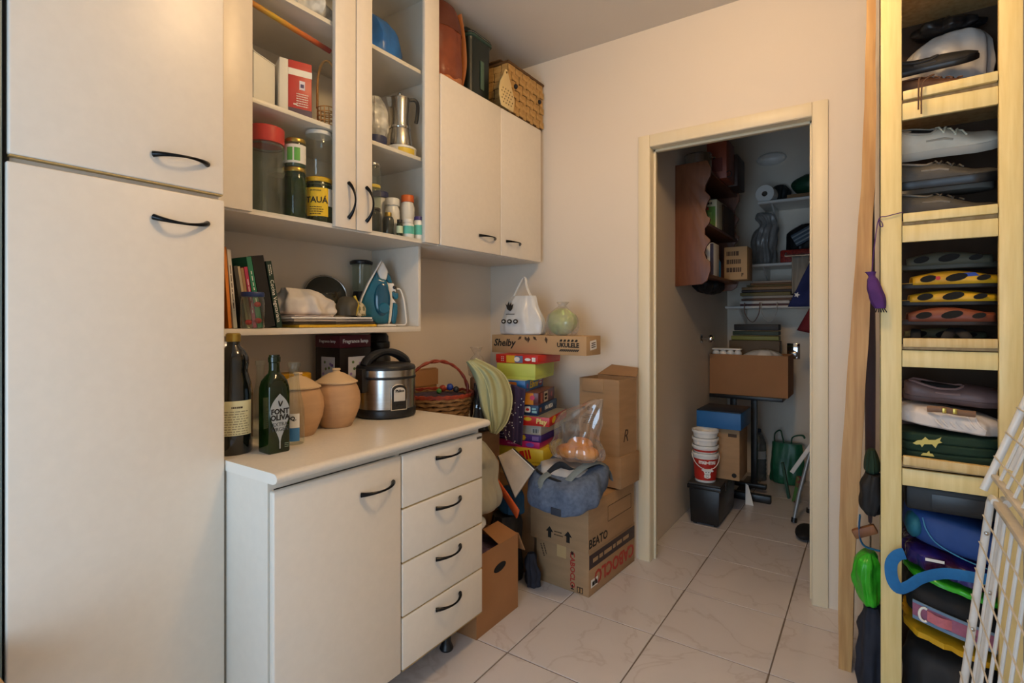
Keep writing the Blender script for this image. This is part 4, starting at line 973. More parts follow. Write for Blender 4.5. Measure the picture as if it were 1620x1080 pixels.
hh = decal(t, ell(0.042, 0.017, 20), (0.0002, 0.155, 0.222), '+x', 'dark_void', name='hand_hole', rot=4)
obj('contents', MB().sack([(0.10, .095, .125, -.1125, .144), (.25, .10, .13, -.1125, .144), (.285, .085, .11, -.1125, .144), (.292, .03, .05, -.1125, .144)], expo=5, crump=.012, cs=30), mat('dark_purple_cloth', '2a2232', 0.8, col2='4a3a52', scale=40, lo=.45, hi=.6), t, smooth=True)
t = thing('plastic_bottle', 'clear plastic bottle lying in the archive box', 'bottle', (-1.372, 1.703, 0.366), 60)
obj('body', MB().lathe([(0.016, -0.085), (0.026, -0.078), (0.028, -0.03), (0.028, 0.05), (0.022, 0.07), (0.010, 0.078)], 22, TR(ry=66)), 'film_white', t, smooth=True)
obj('mark', MB().box(-0.010, 0.010, -0.008, 0.008, 0.0282, 0.0292, TR(0.02, 0, 0.006, ry=-24)), 'ink_black', t)

# ------------------------------------------------------------------ hidden supports behind the base cupboard
t = carton('carton', 'big brown carton behind the base cupboard carrying the wicker basket', (-1.50, 1.640, 0.0005), 0, 0.42, 0.46, 0.70, 'cardboard_dark')
t = carton('carton', 'dark brown carton on the floor under the board games', (-1.345, 2.168, 0.0005), 0, 0.35, 0.41, 0.525, 'cardboard_dark')

# ------------------------------------------------------------------ board games
def game(label, cx, cy, z, rz, w_, d_, h_, top, side, decor=None):
    """(cx, cy) = near corner (front right); w_ to the left, d_ to the back"""
    t = thing('board_game', label, 'board game', (cx, cy, z), rz, 'stack of board games under the instrument box')
    obj('tray', MB().box(-w_+0.002, -0.002, 0.002, d_-0.002, 0, h_*0.35), side, t)
    obj('lid', MB().box(-w_, 0, 0, d_, h_*0.2, h_), side, t, bevel=0.0015)
    obj('lid_print', MB().box(-w_+0.001, -0.001, 0.001, d_-0.001, h_+0.0001, h_+0.0006), top, t)
    return t
GZ = 0.5268
X0, Y0 = -1.322, 2.200
h = [0.078, 0.030, 0.034, 0.046, 0.044, 0.050, 0.060, 0.054, 0.078, 0.042]
zs = [GZ]
for a in h: zs.append(zs[-1]+a+0.0012)
yl, rd, bl, pu, wh = colm('e3c93a', .4), colm('c8281f', .35), colm('1b4f9a', .35), colm('4a2e7c', .4), 'ink_white'
t = game('yellow and red game box, lowest of the game stack', X0+0.02, Y0-0.02, zs[0], 9, 0.26, 0.26, h[0], yl, yl)
scribble(t, 0.16, 1, 0.055, (-0.12, -0.0006, 0.04), '-y', rd, 3, th=.8, rot=14)
t = game('bright pink game box near the bottom of the stack', X0-0.005, Y0-0.012, zs[1], 9, 0.24, 0.26, h[1], colm('c2267a', .4), colm('c2267a', .4))
decal(t, ell(0.022, 0.010), (-0.05, -0.0002, h[1]/2), '-y', colm('7a4fc0', .4)); scribble(t, 0.08, 1, 0.02, (-0.13, -0.0006, h[1]/2), '-y', colm('f08cc0', .4), 5)
t = game('purple game box with a yellow sun emblem', X0+0.004, Y0-0.012, zs[2], 7, 0.26, 0.26, h[2], pu, pu)
decal(t, star(0.016, 0.011, 10), (-0.095, -0.0002, h[2]/2), '-y', yl); scribble(t, 0.06, 2, 0.012, (-0.2, -0.0006, h[2]/2), '-y', colm('b0a0cc', .5), 5)
decal(t, rect(0.035, 0.02), (-0.03, -0.0002, h[2]/2), '-y', colm('8a72b4', .5))
t = game('pale grey and yellow game box with a bar code', X0+0.004, Y0-0.012, zs[3], 7, 0.26, 0.27, h[3], colm('5a5650', .4), colm('c9c2b2', .45))
decal(t, rect(0.13, 0.036), (-0.17, -0.0002, h[3]/2), '-y', colm('d8c878', .5))
decal(t, rect(0.04, 0.022), (-0.03, -0.0002, h[3]/2-.004), '-y', wh)
for k in range(8): decal(t, rect(0.0015+0.001*(k % 3), 0.02), (-0.046+0.0045*k, -0.0012, h[3]/2-.004), '-y', 'ink_black', name='barcode_bar')
t = game('flat red game box in the middle of the stack', X0+0.055, Y0-0.02, zs[4], 12, 0.30, 0.29, h[4], colm('8f8a7e', .4), rd)
text(t, 'Play', 0.034, (-0.04, -0.0006, h[4]/2), '-y', colm('f0dc8a', .4), bold=.0012, rot=-4)
decal(t, ell(0.02, 0.009), (-0.11, -0.0002, h[4]*.72), '-y', yl); decal(t, ell(.03, .014), (.0002, .07, h[4]/2+.004), '+x', yl, rot=15)
t = game('dark blue game box with white MESA lettering', X0-0.012, Y0-0.012, zs[5], 10, 0.26, 0.27, h[5], colm('1a2f4c', .35), colm('16365e', .35))
text(t, 'NA MESA', 0.030, (-0.155, -0.0006, h[5]/2), '-y', wh, bold=.001); text(t, 'NA MESA', 0.028, (0.0006, 0.15, h[5]/2), '+x', wh, bold=.0004)
decal(t, rrect(.03, .03, .006), (-0.055, -0.0002, h[5]/2+.004), '-y', wh); decal(t, ell(.009, .007), (-0.055, -0.0012, h[5]/2+.003), '-y', rd)
scribble(t, 0.026, 2, 0.015, (-0.02, -0.0006, h[5]/2), '-y', colm('9fd4dc', .5), 3, th=.7); decal(t, rect(.026, .022), (0.0002, 0.03, h[5]/2), '+x', colm('7a4a36', .5))
t = game('dark red and orange game box with a round yellow splash', X0-0.008, Y0-0.018, zs[6], 13, 0.255, 0.27, h[6], colm('7a4a3e', .35), colm('5f2a26', .35))
decal(t, rect(.10, .056), (-0.075, -0.0002, h[6]/2), '-y', colm('d88a24', .4)); decal(t, ell(.02, .02), (-0.1, -0.0012, h[6]/2+.004), '-y', yl)
for x_, z_ in ((-.105, .036), (-.085, .022), (-.12, .018)): decal(t, ell(.006, .007), (x_, -.002, z_), '-y', 'ink_black')
decal(t, ell(.012, .012), (-0.03, -0.0012, h[6]/2+.006), '-y', colm('d04a6a', .4)); decal(t, rect(.10, .03), (-.19, -.0002, .038), '-y', 'ink_black')
scribble(t, .07, 1, .02, (-.19, -.0012, .038), '-y', wh, 4)
decal(t, rect(.06, .05), (.0002, .12, h[6]/2), '+x', colm('c9b8a0', .5)); scribble(t, .045, 2, .018, (.0012, .12, h[6]/2), '+x', 'ink_black', 5, th=.7)
decal(t, rect(.03, .05), (.0002, .05, h[6]/2), '+x', colm('a0543c', .5)); decal(t, ell(.01, .014), (.0002, .22, h[6]/2), '+x', colm('b06a6a', .5))
t = game('blue game box with yellow Elbow lettering', X0-0.075, Y0-0.03, zs[7], 12, 0.12, 0.27, h[7], colm('c8d2da', .4), colm('2568b0', .35))
text(t, 'Elbow', .050, (.0006, .125, h[7]/2), '+x', yl, bold=.0016, shear=.15); decal(t, ell(.03, .02), (.0002, .225, h[7]/2+.004), '+x', colm('b02f4a', .4))
scribble(t, .04, 2, .013, (.0012, .225, h[7]/2+.005), '+x', wh, 6, th=.6); decal(t, ell(.01, .012), (.0002, .03, h[7]/2), '+x', colm('8f3a8a', .4)); decal(t, rrect(.05, .04, .008), (-.07, -.0002, h[7]/2), '-y', colm('c8742c', .4))
t = game('lime green game box under the red one', X0-0.045, Y0+0.015, zs[8], 10, 0.21, 0.27, h[8], colm('b8c850', .5), colm('c3d05c', .5))
t = game('red game box with colourful pictures, topmost of the game stack', X0-0.03, Y0+0.012, zs[9], 4, 0.24, 0.26, h[9], rd, rd)
decal(t, rect(.055, .036), (-.15, -.0002, h[9]/2), '-y', colm('e0b02c', .4)); decal(t, rect(.045, .034), (-.105, -.0012, h[9]/2), '-y', colm('6a7a9a', .4)); decal(t, ell(.016, .012), (-.115, -.002, h[9]/2), '-y', colm('e8e0d8', .5))
decal(t, ell(.017, .007), (-.055, -.0002, h[9]/2), '-y', wh); decal(t, rect(.02, .02), (-.022, -.0002, h[9]/2), '-y', wh)
for k in range(6): decal(t, rect(.004, .004), (-.205+.01*(k % 2), -.0002, .012+.009*(k//2)), '-y', wh)
UK = zs[10]+0.001
# instrument box
t = thing('ukulele_box', 'long brown box printed UKULELE lying on the stack of board games', 'box', (-1.405, 2.37, UK))
obj('body', MB().box(-0.285, 0.275, -0.075, 0.085, 0, 0.094), 'cardboard_kraft', t, bevel=0.002)
text(t, 'Shelby', 0.052, (-0.205, -0.0756, 0.052), '-y', 'ink_black', bold=.0012, shear=.25)
text(t, 'UKULELE', 0.030, (0.175, -0.0756, 0.048), '-y', 'ink_black', bold=.0012)
for k in range(5):
    decal(t, [(0, 0), (.014, 0), (.017, .008), (.012, .012), (.006, .010)], (0.128+.021*k, -0.0752, 0.066), '-y', 'ink_black', name='wave_print')
    for j in range(2): decal(t, [(0, 0), (.008, 0), (.018, .011), (.010, .011)], (0.126+.021*k+.0105*j, -0.0752, 0.018), '-y', 'ink_black', name='zigzag_print')
for k, (x_, a_, l_) in enumerate(((-.075, -60, .03), (-.05, -100, .034), (-.095, -140, .03), (-.025, -40, .03), (.05, -80, .035))):
    decal(t, [(0, 0), (l_*.4, l_*.25), (l_, 0), (l_*.4, -l_*.25)], (x_, -0.0752, 0.088), '-y', 'ink_brown', rot=a_, name='leaf_print')
decal(t, rrect(.07, .045, .004), (0.2752, 0.0, 0.05), '+x', 'paper_white', rot=6, name='price_label')
for k in range(3): decal(t, rect(.045, .004), (0.2762, 0.0, 0.06-.01*k), '+x', 'ink_brown', rot=6)
# white shopping bag with handles
BZ = UK+0.0950
t = thing('shopping_bag', 'white plastic shopping bag with black emblems standing on the instrument box', 'bag', (-1.545, 2.37, BZ))
glass('film_bag', 'd8dad8', 0.88, 'dfe2e2', rough=0.3, k0=.96, k1=1.04)
obj('bag', MB().sack([(0, .115, .055, 0, 0), (.012, .130, .066, 0, 0), (.06, .128, .064, 0, 0), (.12, .105, .052, 0, 0), (.17, .085, .040, .005, 0), (.205, .068, .028, .008, 0)], n=72, fold=.035, nf=8, crump=.012, cs=16, seed=4, cap=True), 'film_bag', t, smooth=True)
mb = MB().tube(spline([(-.055, .0, .195), (-.025, -.005, .245), (.01, 0, .30), (.024, 0, .292), (.03, .002, .25), (.062, .0, .19)], 6), [.012]*31, 8, flat=.35, up=(0, 1, 0))
obj('handles', mb, 'film_bag', t, smooth=True)
decal(t, [(-.02, 0), (-.03, .03), (-.02, .02), (-.01, .04), (-.004, .02), (.006, .038), (.008, .018), (.02, .028), (.012, 0), (0, -.012)], (-.035, -.0615, .135), '-y', 'ink_black', name='hand_emblem')
decal(t, rect(.055, .004), (-.035, -.062, .108), '-y', 'ink_black'); 
for k in range(3):
    decal(t, ell(.015, .012), (-.07+.038*k, -.0725, .07), '-y', 'ink_black', name='round_emblem'); decal(t, ell(.007, .005), (-.07+.038*k, -.0740, .07), '-y', colm('cfd2d0', .5), name='round_emblem')
obj('contents', MB().blob((.03, 0, .038), .085, .045, .034, .2, 9, 3, flat=-1), colm('c08f9a', .7), t, smooth=True)
obj('red_item', MB().blob((-.03, 0, .185), .02, .018, .02, .1, seed=5, nu=12, nv=8), colm('b8283c', .5), t, smooth=True)
# green ball in clear bag
t = thing('green_bundle', 'round pale green bundle tied in a clear plastic bag on the instrument box', 'bag', (-1.30, 2.365, BZ))
obj('bundle', MB().blob((0, 0, .068), .074, .068, .068, .08, 8, 2), mat('pale_green', 'b3c98a', .7, var=.12, scale=10), t, smooth=True)
obj('wrap', MB().sack([(0, .05, .05, 0, 0), (.004, .07, .062, 0, 0), (.05, .084, .075, 0, 0), (.10, .07, .064, 0, 0), (.135, .03, .03, 0, 0), (.15, .016, .016, 0, 0), (.168, .034, .022, .006, 0)], n=60, fold=.05, nf=9, crump=.008, cs=20), 'film_clear', t, smooth=True)

# ------------------------------------------------------------------ wicker basket and soft things
CZ = 0.7015
mat('wicker', 'a9804e', .65, col2='7c5730', scale=40, bump=.2, bscale=60)
mat('red_cane', 'a8432a', .5, col2='8a2f1c', scale=30)
t = thing('wicker_basket', 'round wicker basket with a red hoop handle behind the worktop', 'basket', (-1.70, 1.872, CZ+.0022))
mb = MB()
for k in range(9):
    rr_ = .118+.045*(k/8)**.8; z_ = .0165+.0185*k; n_ = 60
    pts = [((rr_+.006*math.sin(i*PI*.5*2+(k % 2)*PI))*math.cos(2*PI*i/n_), (rr_+.006*math.sin(i*PI*.5*2+(k % 2)*PI))*math.sin(2*PI*i/n_), z_+.004*math.sin(2*PI*i/n_*15+k*PI)) for i in range(n_+1)]
    mb.tube(pts, .0105, 6)
obj('weave', mb, 'wicker', t, smooth=True)
obj('bottom', MB().lathe([(.118, 0), (.118, .012)], 32), 'wicker', t)
obj('lining', MB().lathe([(.10, .012), (.105, .012), (.14, .165)], 32, cap=False), colm('4a3524', .8), t)
mb = MB()
for k in range(2): mb.tube([(.168*math.cos(2*PI*i/64), .168*math.sin(2*PI*i/64), .178+.005*math.sin(2*PI*i/64*14+k*PI)) for i in range(65)], .0065, 6)
obj('rim', mb, 'red_cane', t, smooth=True)
mb = MB()
for k in range(2):
    pts = []
    for i in range(41):
        a = PI*i/40; w = i*.75+k*PI
        pts.append((.0045*math.cos(w), -.155*math.cos(a)+.0045*math.sin(w)*math.cos(a), .165+.165*math.sin(a)+.0045*math.sin(w)*math.sin(a)))
    mb.tube(pts, .0058, 6)
mb.xf(TR(rz=-32)); obj('handle', mb, 'red_cane', t, smooth=True)
t.rotation_euler = (0, 0, R(0))
for k, (x_, y_, z_, r_, c_) in enumerate(((.05, .035, .210, .016, '2546a0'), (.03, -.02, .1955, .012, '4a8a3a'), (.075, .05, .199, .014, '2f2f30'), (.0, .04, .200, .016, 'a03a24'))):
    tt = tag(obj('trinket', MB().blob((0, 0, 0), r_, r_, r_, .15, seed=k, nu=14, nv=10), colm(c_, .5), smooth=True, loc=(-1.70+x_, 1.872+y_, CZ+z_)), ('small blue ball on a stick in the wicker basket', 'small green ball in the wicker basket', 'small dark trinket at the right of the wicker basket', 'small red trinket in the wicker basket')[k], 'trinket')
t = tag(obj('filling_cloth', MB().lathe([(.09, 0), (.125, .12), (.13, .158), (.06, .168)], 24, TR(0, 0, 0)), 'dark_purple_cloth', smooth=True, loc=(-1.70, 1.872, CZ+.0150)), 'dark cloth filling inside the wicker basket', 'cloth')
t = thing('paper_bag', 'folded brown paper bag standing behind the wicker basket', 'bag', (-1.915, 1.95, CZ))
obj('sheet', MB().sack([(0, .02, .14, 0, 0), (.10, .02, .14, 0, 0), (.27, .016, .142, 0, 0), (.275, .02, .142, 0, 0)], expo=6, n=40, crump=.004, cs=12), mat('kraft_paper', 'b48558', .7, var=.08, scale=6), t, smooth=True)
obj('fold', MB().box(.019, .023, -.05, .142, .19, .272), 'kraft_paper', t)
t = thing('glass_bottle_bag', 'shiny clear bag holding dark bottles beside the wicker basket', 'bag', (-1.545, 2.03, CZ))
obj('bag', MB().sack([(0, .03, .045, 0, 0), (.02, .045, .06, 0, 0), (.12, .04, .055, 0, 0), (.19, .03, .04, -.01, .01), (.235, .016, .02, -.015, .01)], n=56, fold=.07, nf=6, crump=.010, cs=30, seed=6), glass('film_grey', 'b4b8bc', .35, '6a6e70', rough=.08, gl=2.0), t, smooth=True)
obj('bottle', MB().lathe([(.026, .003), (.028, .12), (.012, .16), (.012, .19)], 18, TR(0, .01, 0)), 'black_glass', t, smooth=True)
# pale green folded fabric bundle hanging forward over the heap
mat('green_fabric', 'a9ae86', .8, var=.08, scale=6, bump=.25, bscale=25)
def folds(name, label, cat, P0, P1, P2, P3, m, amp, nf, thick, loc, nu=60, nv=24, seed=0, droop=0.0, nrm=(0.75, -0.6, 0.1)):
    P0, P1, P2, P3, N_ = map(Vector, (P0, P1, P2, P3, nrm))
    def fn(u, v):
        p = P0.lerp(P1, u).lerp(P3.lerp(P2, u), v)
        a = amp*(math.sin(u*nf*PI+seed+v*1.2)+.4*math.sin(u*nf*2.3*PI-v*2+seed))
        a += amp*1.2*noise.noise(Vector((u*4+seed, v*4, seed)))
        p = p+N_*(a+droop*math.sin(PI*v)); return p
    o = obj(name, MB().sheet(fn, nu, nv), m, world=True, loc=loc, smooth=True, solid=thick, angle=80)
    return tag(o, label, cat)
t = thing('green_bundle_cloth', 'pale green folded curtain bundle leaning over the heap beside the basket', 'cloth', (-1.45, 2.0, CZ-.0))
Lc = spline([(-1.55, 1.903, 1.036), (-1.50, 1.910, .945), (-1.46, 1.905, .82), (-1.43, 1.927, .719)], 10)
Rc = spline([(-1.54, 1.961, 1.046), (-1.46, 2.063, .972), (-1.41, 2.068, .868), (-1.40, 2.019, .765), (-1.412, 1.95, .712)], 8)
def along(c, q): f = q*(len(c)-1); k = min(int(f), len(c)-2); return c[k].lerp(c[k+1], f-k)
NV = Vector((.60, -.72, .12)).normalized()
def green(u, v, back):
    p = along(Lc, v).lerp(along(Rc, v), u)
    bulge = math.sin(PI*min(1, max(0, u)))**.6*(.025+.04*math.sin(PI*v)**.6)
    pleat = .020*abs(math.sin(u*PI*3.2+.9*math.sin(v*3)+1.3*noise.noise(Vector((u*3, v*2, 5)))))*math.sin(PI*v)**.4+.012*noise.noise(Vector((u*6, v*3, 2)))
    if back: return p-NV*(.045*math.sin(PI*u)**.5)
    return p+NV*(bulge+pleat)
gb = MB(); rings = []
for i in range(37):
    v = i/36; rings.append([green(j/54, v, False) for j in range(55)]+[green(1-j/8, v, True) for j in range(1, 8)])
obj('folds', gb.loft(rings), 'green_fabric', t, world=True, smooth=True, angle=75)
obj('edge_piping', MB().tube([green(1.0, i/36, False)+NV*.004 for i in range(37)], .0045, 6), mat('green_edge', 'bfc398', .7, var=.03), t, world=True, smooth=True)
obj('seam', MB().tube([green(.30, i/36, False)+NV*.001 for i in range(2, 35)], .0022, 5), 'green_edge', t, world=True, smooth=True)
mat('purple_dots', '3c2c4a', .8, var=.08)
t = folds('dotted_cloth', 'dark purple cloth with tiny white dots hanging beside the board games', 'cloth', (-1.47, 2.105, .93), (-1.36, 2.115, .90), (-1.38, 2.11, .63), (-1.48, 2.10, .66), 'purple_dots', .006, 4, .004, (-1.42, 2.14, .63), seed=1)
dm = MB(); q = random.Random(8)
for k in range(46):
    u, v = q.random(), q.random()
    p = Vector((-1.47, 2.105, .93)).lerp(Vector((-1.36, 2.115, .90)), u).lerp(Vector((-1.48, 2.10, .66)).lerp(Vector((-1.38, 2.11, .63)), u), v)+Vector((.005, -.016, .0))
    dm.lathe([(.0028, 0), (.0028, .0008)], 6, Matrix.Translation(p) @ Matrix.Rotation(R(90), 4, 'X'))
o = obj('dots', dm, 'ink_white', t, world=True); o['kind'] = 'stuff'
mat('grey_plastic_sheet', 'a39f8c', .45, var=.08, scale=6, bump=.15, bscale=20)
t = tag(obj('plastic_sack', MB().sack([(.417, .030, .05, 0, 0), (.437, .055, .085, 0, 0), (.48, .065, .085, 0, 0), (.54, .05, .075, -.01, .0), (.60, .048, .085, -.02, .01), (.64, .05, .085, -.02, -.01), (.69, .03, .06, -.025, -.02), (.715, .01, .02, -.03, -.02)], n=64, fold=.06, nf=7, crump=.014, cs=11, seed=5), 'grey_plastic_sheet', smooth=True, loc=(-1.365, 1.80, 0)), 'grey-green crumpled plastic sack hanging beside the drawers', 'sack')
t = thing('tote_bag', 'flat pale grey fabric tote lying across the heap', 'bag', (-1.30, 1.98, .40))
cor = [(-1.428, 1.985, .60), (-1.372, 2.03, .632), (-1.235, 2.00, .57), (-1.300, 1.935, .445)]
def tote(off):
    a, b, c, d_ = [Vector(q) for q in cor]
    return lambda u, v: a.lerp(b, v).lerp(d_.lerp(c, v), u)+Vector((.3, -.7, .5))*(off+.006*noise.noise(Vector((u*3, v*3, 1)))+.008*math.sin(PI*u)*math.sin(PI*v))
obj('fabric', MB().sheet(tote(0), 20, 12), mat('grey_fabric', 'b5a999', .85, var=.05, scale=12, bump=.2, bscale=60), t, world=True, smooth=True, solid=.008)
obj('binding', MB().tube([tuple(tote(.004)(i/20, 1)) for i in range(21)], .004, 6).tube([tuple(tote(.004)(i/20, 0)) for i in range(21)], .003, 6), 'black_matt', t, world=True, smooth=True)
obj('seam', MB().tube([tuple(tote(.006)(i/20, .95)) for i in range(21)], .002, 5), 'ink_white', t, world=True)
def orange(u, v):
    a = Vector((-1.412, 1.935, .535)).lerp(Vector((-1.262, 1.915, .405)), u); b = Vector((-1.412, 1.955, .475)).lerp(Vector((-1.285, 1.930, .360)), u)
    return a.lerp(b, v)+Vector((.02, -.03, 0))*math.sin(PI*v)*.3+Vector((0, -.004, .004))*math.sin(u*9)
tag(obj('orange_cloth', MB().sheet(orange, 20, 8), colm('c6521c', .7), world=True, smooth=True, solid=.006, loc=(-1.33, 1.955, .40)), 'bright orange cloth edge under the grey tote', 'cloth')
tag(obj('blue_cloth', MB().sack([(0, .05, .04, 0, 0), (.02, .065, .05, 0, 0), (.09, .06, .05, 0, 0), (.115, .03, .03, 0, 0)], fold=.05, crump=.012), colm('17496a', .7), smooth=True, loc=(-1.395, 2.04, .335)), 'dark blue cloth bundle under the grey tote', 'cloth')
tag(obj('dark_sack', MB().sack([(0, .05, .07, 0, 0), (.03, .06, .085, 0, 0), (.25, .06, .085, 0, 0), (.32, .05, .08, 0, 0)], n=48, fold=.05, crump=.015, seed=9), colm('1d1c1d', .6), smooth=True, loc=(-1.428, 2.055, 0.001)), 'black plastic sack standing on the floor between the cartons', 'sack')
tag(obj('navy_cloth', MB().sack([(0, .02, .025, 0, 0), (.012, .03, .036, 0, 0), (.07, .026, .03, .004, 0), (.12, .018, .022, -.006, 0), (.15, .008, .012, -.01, 0)], n=48, fold=.10, nf=6, crump=.016, cs=22), colm('2a2c38', .8), smooth=True, loc=(-1.365, 2.17-.06-.08, 0.001+0)), 'dark navy rag on the floor left of the red-lettered carton', 'rag').location = (-1.30, 2.08, 0.001)
# brown bottle and clear bag of scraps left of the instrument box
t = thing('brown_jar', 'brown round tin with a dark face mark under the bag of scraps', 'tin', (-1.635, 2.10, CZ))
obj('body', MB().lathe([(.036, 0), (.038, .004), (.038, .235), (.034, .24)], 24), colm('6a4a34', .5), t, smooth=True)
cyl_label(t, .038, .17, .215, -50, 60, 'black_matt', 'dark_mark')
t = thing('scrap_bag', 'clear bag of green and pink scraps left of the instrument box', 'bag', (-1.635, 2.10, CZ+.241))
obj('bag', MB().sack([(0, .02, .02, 0, 0), (.01, .036, .036, 0, 0), (.06, .042, .042, 0, 0), (.10, .022, .022, -.004, 0), (.118, .012, .012, -.006, 0), (.15, .034, .026, -.01, 0)], n=48, fold=.08, nf=7, crump=.007, cs=40), 'film_clear', t, smooth=True)
obj('scrap', MB().blob((-.012, -.004, .04), .02, .022, .026, .4, 12, 3, nu=20, nv=12), colm('6f9a86', .6), t, smooth=True)
obj('scrap', MB().blob((.016, .0, .03), .016, .018, .018, .3, 10, 6, nu=16, nv=10), colm('b2385a', .6), t, smooth=True)
# backpack with clear bag of bread
mat('denim', '4c5a70', .85, col2='5f6d84', scale=60, bump=.15, bscale=200)
t = thing('backpack', 'blue-grey fabric bag with grey straps on the arrow carton', 'bag', (-1.105, 2.085, AZ+.001), -8)
obj('body', MB().sack([(0, .14, .115, 0, 0), (.015, .155, .13, 0, 0), (.06, .165, .135, 0, 0), (.105, .155, .125, .0, 0.0), (.128, .13, .10, 0, .01), (.132, .06, .05, 0, .01)], n=80, expo=3.0, fold=.03, nf=7, crump=.020, cs=13, seed=2).xf(Matrix(((1,0,0,0),(0,1,0,-.02),(0,.30,1,.03),(0,0,0,1)))), 'denim', t, smooth=True)
obj('pocket_seam', MB().tube([(.165*math.cos(R(a)), -.02+.137*math.sin(R(a)), .075+.30*(-.02+.137*math.sin(R(a)))) for a in range(-160, -15, 8)], .003, 6), colm('2c3442', .8), t, smooth=True)
obj('label_patch', MB().box(.02, .07, -.168, -.160, .0, .03), colm('2f3644', .8), t, bevel=.003)
obj('lining', MB().sack([(.135, .125, .085, -.01, .0), (.165, .11, .07, -.02, .0), (.180, .05, .035, -.02, .0)], n=56, expo=3, crump=.016, cs=16, fold=.04), mat('lining_white', 'b9b3ac', .8, var=.06), t, smooth=True)
obj('zip', MB().tube([(.148*math.copysign(abs(math.cos(a))**.7, math.cos(a)), .112*math.copysign(abs(math.sin(a))**.7, math.sin(a)), .127+.012*math.sin(a*2)) for a in [2*PI*i/40 for i in range(41)]], .006, 6), 'black_matt', t, smooth=True)
strapm = mat('grey_strap', '77807f', .8, var=.06, scale=60)
obj('strap', MB().tube(spline([(-.04, -.10, .145), (-.055, -.13, .125), (-.06, -.15, .08), (-.06, -.15, .02)], 6), .019, 8, flat=.16, up=(1, 0, 0)), strapm, t, smooth=True)
obj('strap', MB().tube(spline([(-.05, -.09, .14), (-.0, -.075, .185), (.05, -.06, .165), (.075, -.02, .16), (.12, .06, .17)], 6), .014, 8, flat=.22, up=(0, 0, 1)), 'black_matt', t, smooth=True)
obj('strap', MB().tube(spline([(.05, -.11, .12), (.10, -.06, .185), (.125, .02, .20), (.13, .10, .155), (.13, .13, .10)], 6), .016, 8, flat=.2, up=(1, 0, 0)), strapm, t, smooth=True)
t = thing('bread_bag', 'clear plastic bag of round orange bread resting on the blue-grey bag', 'bag', (-1.06, 2.06, AZ+.211), 0)
mat('bread', 'd8922c', .55, col2='c0701c', scale=12)
for k, p in enumerate(((-.035, -.01, .030), (.045, -.005, .030), (.0, .03, .055))):
    obj('bread', MB().blob(p, .058, .048, .030, .06, 5, k, nu=24, nv=14), 'bread', t, smooth=True)
obj('wrap', MB().sack([(.0, .07, .05, 0, 0), (.006, .105, .07, 0, 0), (.05, .112, .078, 0, 0), (.09, .09, .06, 0, 0), (.14, .10, .05, .0, .0), (.19, .09, .035, .02, 0), (.235, .045, .02, .07, 0), (.265, .012, .008, .11, 0)], n=80, fold=.06, nf=7, crump=.016, cs=14, seed=7), glass('film_bread', 'faf7f2', .09, 'e4ddd2', rough=.10, gl=2.4), t, smooth=True)
# ------------------------------------------------------------------ shoe rack by the doorway
RX0, RX1, RY0, RY1 = 0.021, 0.340, 1.978, 2.335
rk = thing('shoe_rack', 'tall cream painted wooden shoe rack crammed with shoes right of the doorway', 'rack', (0.18, 2.15, 0))
for x0, x1 in ((RX0, 0.073), (0.291, RX1)):
    obj('post', MB().box(x0, x1, RY0, RY0+0.022, 0, 2.55), 'rack_paint', rk, world=True, bevel=0.002)
    obj('post', MB().box(x0, x1, RY1-0.022, RY1, 0, 2.55), 'rack_paint', rk, world=True, bevel=0.002)
obj('shade_back', MB().box(RX0+.002, RX1-.006, RY1-0.029, RY1-0.024, 0.05, 2.5), mat('shade_board', '4a3624', .8, var=.1), rk, world=True)  # added dark sheets, back and right: their colour stands for interior shade
obj('shade_side', MB().box(RX1-0.005, RX1, RY0+0.023, RY1-0.023, 0.05, 2.5), 'shade_board', rk, world=True)
LV = (0.796, 1.152, 1.527, 1.895, 2.262)
for k, z in enumerate(LV):
    obj('shelf', MB().box(RX0+0.002, RX1-0.007, RY0+0.023, RY1-0.030, z-0.014, z), 'raw_wood', rk, world=True)
    tl = (-1.2, 0.3, 1.0, 1.6, 0)[k]
    obj('lip', MB().box(-0.106, 0.106, -0.010, 0.010, -0.013, 0.013, TR(0.1825, RY0+0.008, z+0.008, ry=-tl)), wood('lip_worn', 'dcc48c', 'c9a86a', scale=6) if k < 2 else 'rack_paint', rk, world=True, bevel=0.0015)
    obj('rail', MB().box(0.074, 0.290, RY0+0.006, RY0+0.020, z-0.066, z-0.016), 'rack_paint', rk, world=True, bevel=0.0015)
    obj('side_rail', MB().box(RX0+0.002, RX0+0.020, RY0+0.023, RY1-0.023, z-0.055, z-0.0145), 'rack_paint', rk, world=True)
# leaning plank
def plank():
    mb = MB(); rings = []
    ks = ((0, -.099, .038), (.3, -.101, .046), (.68, -.092, .058), (1.1, -.071, .056), (1.68, -.032, .040), (2.33, -.016, .026), (2.62, -.012, .022))
    for i in range(49):
        z = 2.62*i/48
        for (z0, x0, w0), (z1, x1, w1) in zip(ks, ks[1:]):
            if z <= z1+1e-6:
                f = (z-z0)/(z1-z0); x = x0+(x1-x0)*f; w_ = w0+(w1-w0)*f; break
        x += .0012*math.sin(z*7)+.0008*math.sin(z*23); w_ += .0012*math.sin(z*11)
        y0 = 2.19+.008*z
        rings.append([(x, y0, z), (x+w_, y0, z), (x+w_, y0+0.17, z), (x, y0+0.17, z)])
    return mb.loft(rings)
tag(obj('plank', plank(), 'plank_wood', loc=(0, 0, 0.0005), smooth=True, angle=30), 'rough bare wooden plank leaning between the doorway and the shoe rack', 'plank')
t = thing('umbrella', 'closed grey umbrella standing between the plank and the shoe rack', 'umbrella', (0.013-.02, 2.46, 0))
obj('canopy', MB().lathe([(0.006, 0.45), (0.016, 0.6), (0.018, 1.1), (0.012, 1.85)], 12), mat('grey_purple', '5d5058', .7, var=.1), t, smooth=True)
